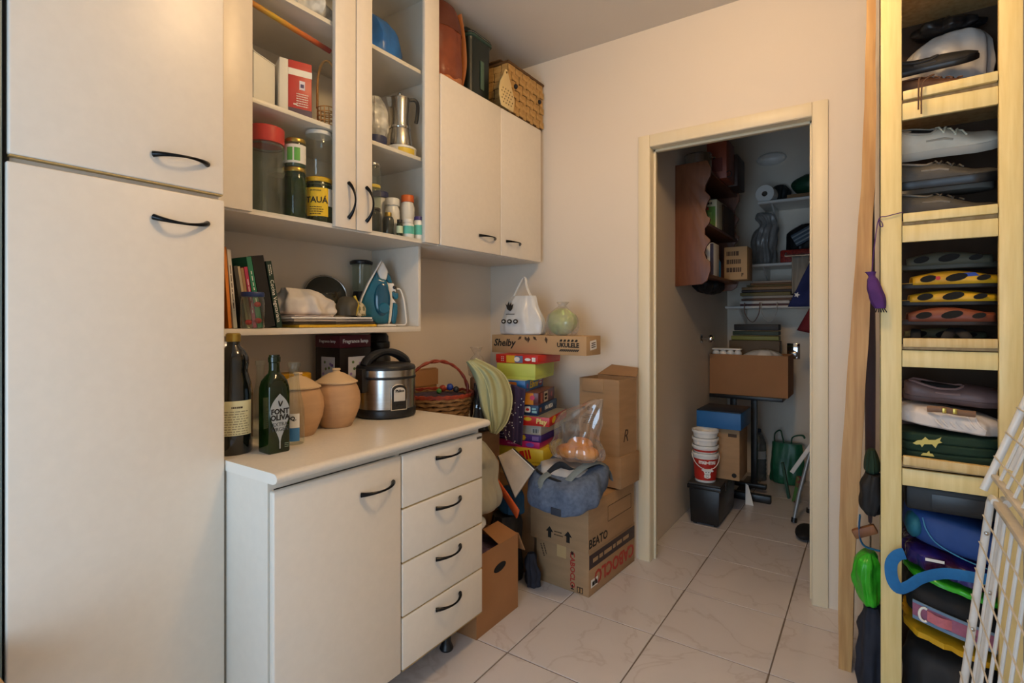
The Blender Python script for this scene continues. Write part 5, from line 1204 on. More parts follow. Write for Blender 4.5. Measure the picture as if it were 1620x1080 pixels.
obj('shaft', MB().lathe([(0.004, 0.0), (0.004, 0.45)], 8), 'steel', t)
obj('grip', MB().lathe([(0.012, 1.8505), (0.014, 1.9), (0.013, 2.3), (0.008, 2.32)], 12), 'black_plastic', t, smooth=True)
# purple pouch hung from the post
mat('purple_cloth', '4a2066', .8, var=.12, scale=30)
t = thing('purple_pouch', 'small purple cloth pouch with a black fringe hung on the rack post', 'pouch', (0.006, 1.955, 1.262))
obj('pouch', MB().sack([(0, .012, .010, .014, 0), (.015, .018, .014, .010, 0), (.05, .019, .014, .002, 0), (.085, .014, .011, -.006, 0), (.098, .009, .008, -.008, 0), (.112, .014, .010, -.012, 0)], n=24, fold=.06, nf=5, crump=.003, cs=40), 'purple_cloth', t, smooth=True)
mb = MB()
for k in range(5): mb.tube([(.006+.004*k, 0, .002), (.002+.007*k, -.002, -.012)], .0016, 5)
obj('fringe', mb, 'black_matt', t)
obj('cord', MB().tube(spline([(-.008, 0, .11), (.0, .012, .20), (.010, .018, .272), (.03, .018, .280), (.07, .018, .288)], 6), .0014, 5).tube(spline([(.010, .018, .272), (.018, .016, .262), (.020, .016, .250), (.013, .016, .252), (.010, .018, .272)], 5), .0013, 5), 'purple_cloth', t)

# ------------------------------------------------------------------ shoes
def shoe_outline(t):
    return 0.5*(0.36+0.64*max(0.0, math.sin(PI*min(1, max(0, 0.10+0.86*t))))**0.55) if t < .02 else 0.0
def hw(t):   # half width along the length, heel (0) to toe (1)
    pts = ((0, .45), (.06, .72), (.2, .82), (.4, .78), (.6, .92), (.75, 1.0), (.88, .86), (.96, .55), (1, .22))
    for (a, b), (c, d) in zip(pts, pts[1:]):
        if t <= c: return b+(d-b)*(t-a)/(c-a)
    return .22
def shoe(label, loc, rz, L_=.275, W_=.098, H_=.095, upper='black_matt', sole='black_plastic', lace=None, style='sneaker', group='shoes on the rack', cat='shoe', rx=0, ry=0, lining='dark_void', trim=None, name='shoe', flip=1):
    t = thing(name, label, cat, loc, rz, group, rx=rx, ry=ry)
    sh = .024 if style != 'dress' else .014
    hv = {'sneaker': ((0, .95), (.08, 1.0), (.2, .92), (.34, .82), (.45, .86), (.6, .66), (.75, .48), (.9, .42), (1, .26)),
          'dress': ((0, .62), (.1, .68), (.2, .60), (.34, .50), (.5, .50), (.62, .60), (.75, .56), (.9, .46), (1, .26)),
          'boot': ((0, 1.0), (.1, 1.15), (.25, 1.12), (.38, 1.0), (.5, .85), (.65, .66), (.8, .52), (.92, .45), (1, .28))}[style]
    def hh(q):
        for (a, b), (c, d) in zip(hv, hv[1:]):
            if q <= c: return b+(d-b)*(q-a)/(c-a)
        return hv[-1][1]
    mb = MB(); rings = []; n = 26; m_ = 16
    for i in range(n+1):
        q = i/n; x = (q-.5)*L_; w_ = hw(q)*W_/2; top = hh(q)*H_; up_ = .006*(max(0, q-.75)/.25)**2
        ring = []
        for j in range(m_+1):
            a = PI*j/m_; c, s_ = math.cos(a), math.sin(a)
            ring.append((x, w_*math.copysign(abs(c)**.75, c), sh+up_+(top-sh)*abs(s_)**(.8 if q > .4 else .6)))
        rings.append(ring)
    mb.loft(rings, True)
    obj('upper', mb, upper, t, smooth=True, angle=70)
    out = [((q-.5)*L_*1.02, hw(q)*W_/2*1.06) for q in [i/24 for i in range(25)]]
    obj('sole', MB().prism(out+[(x, -y) for x, y in reversed(out)], sh+.004), sole, t, bevel=.004, seg=2)
    # foot opening
    op = MB(); q0, q1 = (.06, .40) if style != 'dress' else (.05, .58)
    ring0 = []
    for i in range(25):
        a = 2*PI*i/24; q = (q0+q1)/2+(q1-q0)/2*math.cos(a)
        ring0.append((q, math.sin(a)))
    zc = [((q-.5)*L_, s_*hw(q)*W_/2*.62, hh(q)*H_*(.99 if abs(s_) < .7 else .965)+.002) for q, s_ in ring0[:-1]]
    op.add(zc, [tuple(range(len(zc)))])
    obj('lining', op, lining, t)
    obj('collar', MB().tube(zc+[zc[0]], .0035, 6), trim or upper, t, smooth=True)
    if lace:
        lm = MB()
        for k in range(5):
            q = .43+.052*k; z = hh(q)*H_; w_ = hw(q)*W_/2
            x = (q-.5)*L_; s2 = 1 if k % 2 else -1
            lm.tube([(x-.006*s2, -w_*.55, z*.93+.004), (x, 0, z+.006), (x+.006*s2, w_*.55, z*.93+.004)], .0028, 5)
        obj('laces', lm, lace, t, smooth=True)
    if trim:
        obj('side_stripe', MB().tube([((q-.5)*L_, -hw(q)*W_/2*.985*abs(math.cos(R(42)))**.75-.002, sh+(hh(q)*H_-sh)*.62) for q in (.3, .38, .46, .54)], .004, 6), trim, t)
    return t
def sandal(label, loc, rz, L_=.265, W_=.095, sole='black_plastic', strap='black_matt', kind='cross', group='sandals on the rack', rx=0, ry=0, inner=None, th=.02, rise=.032):
    t = thing('sandal', label, 'sandal', loc, rz, group, rx=rx, ry=ry)
    out = [((q-.5)*L_, hw(q)*W_/2) for q in [i/24 for i in range(25)]]
    obj('sole', MB().prism(out+[(x, -y) for x, y in reversed(out)], th), sole, t, bevel=.004)
    if inner:
        obj('footbed', MB().prism([(x*.95, y*.92) for x, y in out]+[(x*.95, -y*.92) for x, y in reversed(out)], .0015, TR(0, 0, th+.0002)), inner, t)
    def arch(qa, qb, r, h):
        pts = []
        for i in range(13):
            a = PI*i/12; q = qa+(qb-qa)*i/12
            pts.append(((q-.5)*L_, -hw(q)*W_/2*.96*math.cos(a), th*.6+h*math.sin(a)**.7))
        return MB().tube(pts, r, 8, flat=.25, up=(1, 0, 0))
    if kind == 'cross':
        for qa, qb in ((.52, .72), (.72, .52), (.25, .28)): obj('strap', arch(qa, qb, .013, rise), strap, t, smooth=True)
    elif kind == 'thong':
        for s_ in (-1, 1):
            obj('strap', MB().tube(spline([((.80-.5)*L_, 0, th+.004), ((.7-.5)*L_, s_*W_*.18, th+rise*.7), ((.42-.5)*L_, s_*W_*.40, th*.7)], 6), [.010]*13, 8, flat=.3, up=(1, 0, 0)), strap, t, smooth=True)
    else:
        rings = []; qa, qb = .16, .93
        for i in range(19):
            f = i/18; q = qa+(qb-qa)*f; x = (q-.5)*L_; w_ = hw(q)*W_/2*.99
            hgt = rise*(.62+.38*math.sin(PI*min(1, f*1.1)))
            rings.append([(x, -w_*math.copysign(abs(math.cos(PI*j/12))**.6, math.cos(PI*j/12)), th*.7+hgt*abs(math.sin(PI*j/12))**.55) for j in range(13)])
        up = obj('strap', MB().loft(rings, False, closed=False), strap, t, smooth=True, solid=.004)
        for q, zf, a_, b_ in ((.30, .45, .020, .010), (.55, .5, .026, .011), (.78, .42, .016, .008)):
            obj('cut_out', MB().prism(ell(a_, b_, 14), .002, FM('-y', ((q-.5)*L_, -hw(q)*W_/2*.99-.0022, th*.7+rise*zf), rot=12)), 'dark_void', up)
    return t
YS = 2.085
mat('grey_shoe', '35332f', .6, col2='4a4741', scale=12, bump=.2, bscale=60)
mat('white_shoe', 'd0cbbb', .6, var=.06, scale=20); mat('white_lace', 'dfe0cc', .7, var=.02)
mat('brown_leather', '5f4030', .5, col2='452c20', scale=10, bump=.15, bscale=40)
mat('mauve_leather', '6d5654', .5, var=.12, scale=15)
# shelf with trainers
z = LV[2]+.0008
shoe('dark grey walking shoe at the bottom of the trainer shelf', (.180, YS+.004, z+.0075), 1, .275, .105, .088, 'grey_shoe', 'black_plastic', lace=colm('4a4843', .7), trim=colm('6a665e', .6), rx=8)
shoe('dark grey walking shoe stacked on its pair on the trainer shelf', (.180, YS+.012, z+.112), -2, .275, .105, .084, 'grey_shoe', 'black_plastic', lace=colm('55524c', .7), trim=colm('77726a', .6), rx=14)
shoe('white trainer with pale laces on top of the grey walking shoes', (.188, YS+.040, z+.222), 3, .27, .095, .088, 'white_shoe', colm('b9b4a8', .6), lace='white_lace', trim=colm('a8a294', .6), rx=34, ry=-2)
shoe('dark trainer at the back of the trainer shelf', (.18, YS+.163, z), 0, .27, .10, .09, 'black_matt', 'black_plastic', lace=colm('3a3a3a', .7))
shoe('white trainer at the back of the trainer shelf', (.18, YS+.163, z+.115), 0, .27, .10, .09, 'white_shoe', colm('8f8b82', .6), lace='white_lace')
# upper shelf
z = LV[3]+.0008
shoe('brown leather lace-up shoe lying on the highest visible shelf', (.183, YS+.012, z+.0145), 0, .26, .105, .066, 'brown_leather', colm('2c2019', .6), lace=colm('6a4a34', .7), style='boot', rx=10, ry=-4)
t = tag(obj('hanging_lace', MB().tube(spline([(.13, 2.03, z+.062), (.118, 1.99, z+.052), (.113, 1.964, z+.024), (.112, 1.963, z-.05)], 6), .0022, 5).tube(spline([(.13, 2.03, z+.062), (.150, 1.99, z+.054), (.122, 1.964, z+.024), (.119, 1.963, z-.064)], 6), .0022, 5), colm('5a4030', .7), loc=(.12, 1.964, z-.06), world=True), 'brown shoelace hanging down over the shelf edge', 'lace')
shoe('black slip-on shoe lying on the brown leather shoe', (.150, YS+.018, z+.112), 2, .225, .090, .062, 'black_matt', 'black_plastic', style='dress', rx=28, ry=-3, trim=colm('2c2d30', .6))
t = tag(obj('white_bag', MB().sack([(0, .08, .04, 0, 0), (.01, .110, .056, 0, 0), (.12, .115, .058, 0, 0), (.20, .105, .056, .01, 0), (.245, .07, .045, .02, 0), (.258, .03, .02, .02, 0)], n=64, fold=.04, nf=8, crump=.012, cs=18), mat('white_film', 'c9c6c0', .3, var=.05, bump=.2, bscale=30), smooth=True, loc=(.192, 2.235, z+.001)), 'crumpled white plastic bag behind the black slip-on shoe', 'bag')
t = tag(obj('black_bag', MB().sack([(0, .06, .04, 0, 0), (.01, .085, .052, 0, 0), (.03, .08, .05, 0, 0), (.045, .03, .03, 0, 0)], n=64, fold=.08, nf=8, crump=.012, cs=20), 'black_plastic', smooth=True, loc=(.200, 2.225, z+.262)), 'glossy black plastic bag on top of the white plastic bag', 'bag')
# sandals
z = LV[1]+.0008
yel = mat('yellow_print', 'd8a818', .5, col2='c8901a', scale=25)
sandal('black strap sandal at the bottom of the sandal shelf', (.175, YS, z), 0, strap='black_matt')
sandal('brown leather strap sandal under the yellow flip-flop', (.180, YS-.004, z+.058), 3, sole=colm('2a1d18', .6), strap=mat('red_brown', '7a3f2a', .5, var=.1), kind='wide', inner=colm('5f3524', .6), th=.016, rise=.042)
sandal('yellow flip-flop lying on the brown sandal', (.185, YS+.01, z+.118), 2, sole=colm('1c1c1e', .6), strap=yel, kind='wide', inner=yel, th=.016, rise=.034)
t = sandal('yellow flip-flop with a blue triangle on its strap, above the other', (.190, YS, z+.170), 4, sole=colm('1c1c1e', .6), strap=yel, kind='wide', inner=yel, th=.016, rise=.040)
decal(t, [(-.035, 0), (.03, .004), (.02, .014), (-.02, .012)], (.035, -.0445, .030), '-y', colm('2446a0', .5), name='blue_triangle'); decal(t, ell(.006, .006), (-.03, -.045, .030), '-y', colm('b82c2c', .5))
sandal('grey-green sandal on top of the sandal pile', (.180, YS+.03, z+.230), -2, sole=colm('3d3d33', .6), strap=colm('4a4a3c', .7), kind='wide', th=.018, rise=.040)
sandal('olive grey sandal at the back of the sandal shelf', (.180, YS+.14, z), 0, sole=colm('3d3d33', .6), strap=colm('55553f', .7), kind='wide')
# shirts and mauve shoes
z = LV[0]+.0008
def folded(label, loc, w_, d_, h_, m, seed, layers=3, cat='shirt', k=0):
    t = thing('folded_shirt', label, cat, loc)
    for i in range(layers):
        hz = h_/layers
        mb = MB().sack([(hz*i+.0004, w_*.96, d_*.96, 0, 0), (hz*i+hz*.2, w_, d_, 0, 0), (hz*i+hz*.8, w_, d_, 0, 0), (hz*(i+1)-.0004, w_*.95, d_*.95, 0, 0)], n=64, expo=5, fold=.012, nf=6, crump=.006, cs=12, seed=seed+i)
        if k: mb.xf(Matrix(((1, 0, 0, 0), (0, 1, 0, 0), (k, 0, 1, 0), (0, 0, 0, 1))))
        obj('fold', mb, m, t, smooth=True)
    return t
t = folded('dark green folded shirt with a pale yellow animal emblem', (.190, YS+.018, z+.006), .118, .085, .082, mat('green_jersey', '14301f', .85, var=.1, scale=20), 1)
em = [(-.034, .0), (-.022, .010), (-.012, .012), (-.004, .022), (.004, .014), (.020, .016), (.034, .026), (.030, .014), (.036, .010), (.026, .006), (.020, -.008), (.012, .002), (-.006, .000), (-.012, -.010), (-.016, -.002), (-.026, -.004)]
obj('emblem', MB().prism(em, .001, FM('-y', (-.055, -.0925, .052))), colm('c9bd6a', .7), t)
obj('emblem', MB().prism([(-.018, 0), (.014, 0), (.010, .008), (.004, .008), (.002, .016), (-.004, .008), (-.012, .008)], .001, FM('-y', (-.052, -.0935, .018))), colm('c9bd6a', .7), t)
t = thing('white_shirt', 'crumpled white shirt lying on the dark green shirt', 'shirt', (.192, YS+.014, z+.1015))
obj('cloth', MB().sack([(0, .095, .06, 0, 0), (.008, .125, .088, 0, 0), (.035, .128, .088, 0, 0), (.055, .10, .07, -.01, 0), (.062, .04, .04, -.02, 0)], n=90, expo=3, fold=.03, nf=13, crump=.010, cs=24, seed=3).xf(Matrix(((1, 0, 0, 0), (0, 1, 0, 0), (-.12, 0, 1, 0), (0, 0, 0, 1)))), mat('white_shirt_cloth', 'd6cdc6', .85, var=.04, bump=.3, bscale=30), t, smooth=True)
mb = MB()
for k in range(7): mb.tube(spline([(-.02+.016*k, -.088, .012), (-.035+.016*k, -.090, .028), (-.05+.017*k, -.07, .052)], 5), .0035, 6)
obj('creases', mb, 'white_shirt_cloth', t, smooth=True)
shoe('mauve leather court shoe lying on the white shirt', (.205, YS+.015, z+.186), 2, .245, .092, .082, 'mauve_leather', colm('5a4340', .6), style='dress', trim=colm('8a6e6a', .5), rx=16, ry=2)
shoe('dark mauve court shoe behind its pair', (.185, YS+.163, z+.0), 0, .265, .088, .20, colm('4a3a3a', .6), colm('2c2424', .6), style='boot')
t = tag(obj('red_shoe', MB().blob((0, 0, .03), .026, .035, .03, .1, 6, 2), mat('wine_leather', '5a1f28', .5, var=.1), smooth=True, loc=(.062, YS+.07, z+.165)), 'dark red slipper tip showing at the left end of the shirt shelf', 'slipper')
t = thing('buckle_strap', 'small brown strap with brass buckles between the mauve shoe and white shirt', 'strap', (.19, YS-.078, z+.161))
obj('strap', MB().tube([(-.055, 0, .004), (-.02, -.006, .006), (.02, -.004, .0), (.055, 0, -.002)], .009, 8, flat=.4, up=(0, 0, 1)), colm('7d5a40', .6), t, smooth=True)
for x in (-.016, .008): obj('buckle', MB().box(x-.005, x+.005, -.0155, -.009, -.004, .012), 'gold_lid', t, bevel=.001)

# ------------------------------------------------------------------ bags at the bottom of the rack
def sh(k, ky=0): return Matrix(((1, 0, 0, 0), (0, 1, 0, 0), (k, ky, 1, 0), (0, 0, 0, 1)))
t = thing('dark_jacket', 'dark grey jacket bundled on the floor under the rack', 'jacket', (.200, 2.150, .001))
obj('cloth', MB().sack([(0, .11, .10, 0, 0), (.02, .110, .128, 0, 0), (.14, .110, .128, 0, 0), (.195, .10, .10, 0, 0), (.205, .05, .05, 0, 0)], n=72, expo=3, fold=.03, nf=9, crump=.018, cs=14, seed=1), mat('charcoal_cloth', '2c2d30', .85, var=.15, scale=10), t, smooth=True)
obj('strap', MB().tube(spline([(-.08, -.135, .05), (-.03, -.150, .12), (.04, -.150, .10), (.09, -.14, .03)], 6), .016, 8, flat=.25, up=(0, 0, 1)), colm('55595e', .8), t, smooth=True)
t = tag(obj('brown_shoe_pair', MB().blob((0, 0, .035), .055, .035, .035, .12, 6, 5), 'brown_leather', smooth=True, loc=(.185, 1.945, .001)), 'worn brown shoe on the floor in front of the rack', 'shoe')
t = thing('yellow_sack', 'bright yellow fabric edge between the dark jacket and black bag', 'cloth', (.206, 2.152, .236))
obj('cloth', MB().sack([(0, .11, .10, 0, 0), (.012, .120, .136, 0, 0), (.028, .120, .136, 0, 0), (.036, .10, .10, 0, 0)], n=90, expo=4, fold=.02, nf=17, crump=.008, cs=30, seed=2).xf(sh(-.22)), colm('d0a010', .7), t, smooth=True)
t = thing('black_bag', 'black fabric bag with a pink and blue strap on the rack floor pile', 'bag', (.206, 2.152, .302))
obj('body', MB().sack([(0, .10, .10, 0, 0), (.015, .118, .132, 0, 0), (.07, .120, .132, 0, 0), (.105, .11, .10, 0, 0), (.115, .05, .05, 0, 0)], n=72, expo=4, fold=.015, nf=7, crump=.010, cs=14, seed=4).xf(sh(-.22)), mat('black_cloth', '18181b', .8, var=.2, scale=14), t, smooth=True)
def band(name, z0, z1, dy, m, parent, x0=-.105, x1=.115, sag=.22):
    mb = MB(); mb.sheet(lambda u, v: (x0+(x1-x0)*u, dy-.012*math.sin(PI*u), z0+(z1-z0)*v-sag*(x0+(x1-x0)*u)), 16, 2)
    return obj(name, mb, m, parent, solid=.004)
sb_ = band('strap', .006, .050, -.135, mat('pink_web', '9a5f7a', .8, var=.08, scale=80), t)
band('strap_edge', .048, .056, -.137, colm('6f8aa6', .8), sb_); band('strap_edge', .000, .010, -.137, colm('6f8aa6', .8), sb_)
band('webbing', .014, .042, -.145, mat('salmon_web', 'c4707a', .8, var=.08, scale=80), t, -.07, -.012)
obj('ring', MB().tube([(-.078+.012*math.cos(a)*1.0, -.150, .045+.020*math.sin(a)) for a in [R(60+240*i/14) for i in range(15)]], .0035, 8), 'white_plastic', t, smooth=True)
obj('rivet', MB().lathe([(.005, 0), (.005, .002), (.003, .004)], 12, FM('-y', (.035, -.150, .018))), 'steel', t, smooth=True)
t = tag(obj('lime_bag_edge', MB().sack([(0, .10, .10, 0, 0), (.006, .121, .138, 0, 0), (.018, .12, .136, 0, 0), (.024, .08, .08, 0, 0)], n=72, expo=4, fold=.02, nf=13, crump=.006, cs=24).xf(sh(-.22)), mat('lime_film', '37b02a', .3, var=.15, scale=12, bump=.2, bscale=25), smooth=True, loc=(.206, 2.152, .420)), 'thin lime green plastic bag under the shiny purple one', 'bag')
t = thing('purple_film_bag', 'shiny purple and blue plastic bag under the blue bag', 'bag', (.206, 2.152, .448))
obj('film', MB().sack([(0, .10, .10, 0, 0), (.012, .121, .136, 0, 0), (.05, .12, .134, 0, 0), (.072, .09, .09, 0, 0)], n=100, expo=4, fold=.03, nf=15, crump=.010, cs=28, seed=8).xf(sh(-.22)), mat('purple_film', '2a2470', .18, col2='3a1838', scale=12, lo=.42, hi=.6, bump=.3, bscale=30), t, smooth=True)
obj('yellow_print', MB().tube([(.05+.012*math.cos(a), -.142, .028+.006*math.sin(a)) for a in [2*PI*i/16 for i in range(17)]], .002, 5), colm('b8b040', .5), t)
obj('white_print', MB().box(-.075, -.03, -.140, -.138, .058, .066, TR(0, 0, 0)), 'ink_white', t)
t = thing('blue_bag', 'bulging royal blue fabric bag with a turquoise side and blue strap', 'bag', (.206, 2.150, .528))
obj('body', MB().sack([(0, .09, .09, 0, 0), (.015, .114, .130, 0, 0), (.06, .118, .136, 0, 0), (.095, .11, .12, 0, 0), (.108, .05, .06, 0, 0)], n=72, expo=3.5, fold=.012, nf=6, crump=.010, cs=10, seed=6).xf(sh(-.20)), mat('royal_blue', '1c4488', .7, var=.15, scale=8), t, smooth=True)
obj('side', MB().blob((-.098, -.075, .068), .024, .062, .040, .06, 5, 1), mat('turquoise_cloth', '1d6a80', .7, var=.1), t, smooth=True)
obj('piping', MB().tube(spline([(-.080, -.120, .100), (-.072, -.140, .07), (-.045, -.146, .035), (.02, -.146, .004), (.10, -.14, -.018)], 6), .0018, 6), colm('3a86b0', .6), t, smooth=True)
st = [( .072, -.168, -.028), (.04, -.172, -.030), (-.03, -.176, -.034), (-.085, -.200, -.052), (-.118, -.216, -.078), (-.142, -.226, -.088), (-.158, -.228, -.062), (-.160, -.226, -.020), (-.146, -.222, .006), (-.128, -.216, .014)]
obj('strap', MB().tube(spline(st, 6), .016, 10, flat=.10, up=(0, 0, 1)), mat('strap_blue', '1769a6', .75, var=.05, scale=90), t, smooth=True)
t = thing('black_case', 'flat black case with a recessed panel under the lowest shelf', 'case', (.206, 2.150, .652))
obj('shell', MB().box(-.122, .122, -.135, .14, 0, .072), mat('case_black', '17181a', .55, var=.1), t, bevel=.01)
obj('panel', MB().box(-.06, .116, -.1372, -.1355, .012, .056), 'black_plastic', t, bevel=.004)
# things bulging out on the left of the post
t = thing('green_bag', 'bright green plastic bag bulging out left of the rack post', 'bag', (-.012, 2.095, .305))
obj('film', MB().sack([(0, .014, .03, .008, 0), (.012, .026, .05, .004, 0), (.08, .034, .06, -.004, 0), (.14, .030, .055, -.002, 0), (.165, .012, .03, .004, 0)], n=56, fold=.07, nf=7, crump=.010, cs=26, seed=3), 'lime_film', t, smooth=True)
t = tag(obj('jeans', MB().sack([(0, .03, .06, 0, 0), (.02, .042, .075, 0, 0), (.15, .040, .07, 0, 0), (.24, .034, .06, 0, 0), (.30, .02, .04, .0, 0)], n=56, fold=.06, nf=6, crump=.012, cs=18, seed=5), mat('jeans_cloth', '1d2433', .85, var=.2, scale=14), smooth=True, loc=(.0, 2.10, .001)), 'dark blue jeans bundled on the floor left of the rack post', 'trousers')
t = thing('blue_band', 'blue webbing loop with a wooden handle left of the rack post', 'strap', (-.006, 2.09, .474))
obj('webbing', MB().tube(spline([(-.028, 0, .11), (-.030, 0, .05), (-.018, -.006, .016), (.012, -.01, .010), (.028, -.012, .010)], 6), .014, 8, flat=.2, up=(0, 1, 0)), 'strap_blue', t, smooth=True)
obj('wooden_bar', MB().box(-.02, .05, -.012, .012, .045, .075, TR(0, .0, 0, ry=-28)), 'brown_wood', t, bevel=.005)
t = tag(obj('black_hat', MB().sack([(0, .018, .04, 0, 0), (.02, .028, .05, 0, 0), (.08, .030, .05, .002, 0), (.13, .02, .035, .006, 0)], n=40, fold=.08, nf=5, crump=.010, cs=24), 'black_matt', smooth=True, loc=(-.004, 2.11, .592)), 'black woolly hat stuffed beside the rack above the blue loop', 'hat')
tag(obj('dark_green_cloth', MB().sack([(0, .012, .03, 0, 0), (.01, .018, .04, 0, 0), (.05, .016, .035, 0, 0), (.075, .008, .02, 0, 0)], n=32, fold=.08, crump=.008), 'green_jersey', smooth=True, loc=(-.002, 2.12, .724)), 'dark green cloth end showing beside the shirt shelf', 'cloth')

# ------------------------------------------------------------------ folded clothes airer in front of the rack
mat('white_enamel', 'dcdcd8', .3, var=.06, scale=8)
ai = thing('clothes_airer', 'white enamelled wire clothes airer folded in front of the shoe rack', 'clothes airer', (.2, 1.4, 0))
def PA_(z): return .158+.107*z
def PB_(z): return .249+.332*(z-.862)
YA, YE = 1.75, 0.95
for dx in (0, .022):
    obj('frame_tube', MB().tube([(PA_(z)+dx, YA, z) for z in (.012, .3, .6, .775)]+[(PA_(.79)+dx, YA-.012, .79), (PA_(.79)+dx, YA-.05, .79)], .0085, 10), 'white_enamel', ai, world=True, smooth=True)
obj('frame_tube', MB().tube([(PA_(z), YE, z) for z in (.012, .3, .6, .79)], .0085, 10), 'white_enamel', ai, world=True, smooth=True)
obj('top_bar', MB().box(-.012, .012, YE, YA-.004, -.006, .006, TR(PA_(.79)+.008, 0, .786, ry=10)), mat('enamel_worn', 'bdb8ac', .45, col2='cfcac0', scale=20), ai, world=True, bevel=.003)
obj('top_bar', MB().box(-.008, .008, YE, YA-.004, -.005, .005, TR(PB_(.85)+.004, 0, .842, ry=10)), 'enamel_worn', ai, world=True, bevel=.003)
obj('frame_tube', MB().tube([(PB_(.80), YA, .805), (PB_(.86), YA, .862), (PB_(1.0), YA, 1.0), (PB_(1.2), YA, 1.2), (PB_(1.21), YA-.04, 1.215), (PB_(1.21), YE, 1.215)], .0085, 10), 'white_enamel', ai, world=True, smooth=True)
obj('frame_tube', MB().tube([(PB_(.86)+.03, YA, .862), (PB_(1.0)+.03, YA, 1.0), (PB_(1.2)+.02, YA, 1.2)], .0085, 10), 'white_enamel', ai, world=True, smooth=True)
for k in range(9):
    y = YA-.075*(k+1)
    obj('rod', MB().tube([(PA_(z)+.004, y, z) for z in (.03, .4, .782)], .0036, 6), 'white_enamel', ai, world=True, smooth=True)
    obj('rod', MB().tube([(PB_(z)+.004, y, z) for z in (.85, 1.0, 1.208)], .0036, 6), 'white_enamel', ai, world=True, smooth=True)
for k in range(11):
    z = .06+.068*k
    obj('cross_wire', MB().tube([(PA_(z)-.009, YA+.006, z), (PA_(z)-.009, YE, z)], .0019, 5), 'enamel_worn', ai, world=True)
for k in range(5):
    z = .89+.062*k
    obj('cross_wire', MB().tube([(PB_(z)-.009, YA+.006, z), (PB_(z)-.009, YE, z)], .0019, 5), 'enamel_worn', ai, world=True)
for dx, z in ((0, .455), (.022, .555), (0, .70)):
    obj('rivet', MB().lathe([(.005, 0), (.005, .003), (.002, .005)], 12, FM('-y', (PA_(z)+dx, YA-.008, z))), 'steel', ai, world=True, smooth=True)
# ------------------------------------------------------------------ store room behind the doorway
mat('brown_shelf', '7a4a2c', .45, col2='6a3c22', scale=5, stretch=(8, 8, 1), bump=.04)
sc_ = [(125, 285), (262, 285), (278, 320), (275, 350), (255, 385), (252, 410), (270, 430), (275, 440), (262, 460), (254, 490), (262, 515), (275, 525), (270, 545), (252, 565), (252, 590), (272, 610), (275, 620), (258, 640), (250, 665), (258, 690), (274, 705), (275, 740), (262, 780), (240, 795), (125, 800)]
sc_ = [((p-125)/2.7*.0037, 2.165-(q-285)/2.7*.00384) for p, q in sc_]
ss = thing('scalloped_shelf', 'brown wooden wall shelf with a scalloped side in the store room', 'shelf', (PXL+.001, 3.62, 1.43))
for y in (3.215, 4.02):
    obj('side', MB().prism(sc_, .018, Matrix.Translation((PXL+.001, y+.018, 0)) @ FM('-y', (0, 0, 0))), 'brown_shelf', ss, world=True, bevel=.002)
SL = (1.500, 1.800, 2.120)
for z in SL: obj('board', MB().box(PXL+.002, PXL+.195, 3.235, 4.018, z-.016, z), 'brown_shelf', ss, world=True)
def X(u, y): return y*math.tan(math.atan((u-810)/839.0)-R(YAW))
# on the scalloped shelf
t = thing('steel_pot', 'steel cooking pot on top of the scalloped shelf', 'pot', (-.885, 3.34, SL[2]+.0005))
obj('body', MB().lathe([(.070, 0), (.078, .006), (.078, .115), (.082, .118)], 28), 'steel', t, smooth=True)
obj('handle', MB().tube(arc((.078, 0, .09), .02, -80, 80, 8, 'xy'), .004, 6), 'steel', t, smooth=True)
def pack(name, label, cat, x0, x1, y0, y1, z0, z1, m, extra=None):
    t = thing(name, label, cat, ((x0+x1)/2, (y0+y1)/2, z0))
    w_, d_, h_ = (x1-x0)/2, (y1-y0)/2, z1-z0
    obj('body', MB().box(-w_, w_, -d_, d_, 0, h_-.003), m, t, bevel=.0015)
    obj('top_flap', MB().box(-w_+.001, w_-.001, -d_+.001, d_-.001, h_-.0028, h_), m, t)
    if extra: extra(t, w_, d_, h_)
    return t
def red_deco(t, w_, d_, h_):
    decal(t, rect(w_*1.2, h_*.35), (0, -d_-.0002, h_*.35), '-y', colm('6a2a1c', .6)); obj('hook', MB().tube([(w_+.012+.018*math.cos(a), -d_, .02+.018*math.sin(a)) for a in [R(-120+260*i/12) for i in range(13)]], .003, 5), 'black_matt', t)
pack('orange_box', 'dull orange box high on the scalloped shelf beside the steel pot', 'box', -.875, -.755, 3.50, 3.72, SL[2]+.0005, 2.37, colm('8a3f24', .5), red_deco)
pack('dark_crate', 'dark brown crate behind the orange box on the shelf top', 'box', -.95, -.74, 3.75, 3.98, SL[2]+.0005, 2.33, colm('3e2a20', .6))
def green_deco(t, w_, d_, h_):
    decal(t, rect(w_*1.7, h_*.72), (0, -d_-.0002, h_*.40), '-y', colm('6f9a3c', .5)); decal(t, rect(w_*.9, h_*.4), (0, -d_-.0012, h_*.36), '-y', colm('8fc060', .5))
    scribble(t, .075, 1, .022, (0, -d_-.0006, h_*.88), '-y', 'ink_black', 3, th=.6); decal(t, ell(.008, .010), (0, -d_-.0012, h_*.70), '-y', colm('b8402c', .5)); decal(t, rect(.03, .004), (0, -d_-.002, h_*.4), '-y', 'ink_white')
pack('green_box', 'cream and green printed box standing on the scalloped shelf', 'box', -.905, -.795, 3.42, 3.56, SL[1]+.0005, 1.975, colm('d8d2b0', .6), green_deco)
pack('low_box', 'brown low box with a pale lid in the upper bay of the scalloped shelf', 'box', -.97, -.80, 3.62, 3.95, SL[1]+.0005, 1.98, colm('4a3524', .7), lambda t, w_, d_, h_: obj('pale_lid', MB().box(-w_*.6, w_*.9, -d_, -d_*.2, h_+.0003, h_+.012), colm('a89f84', .6), t))
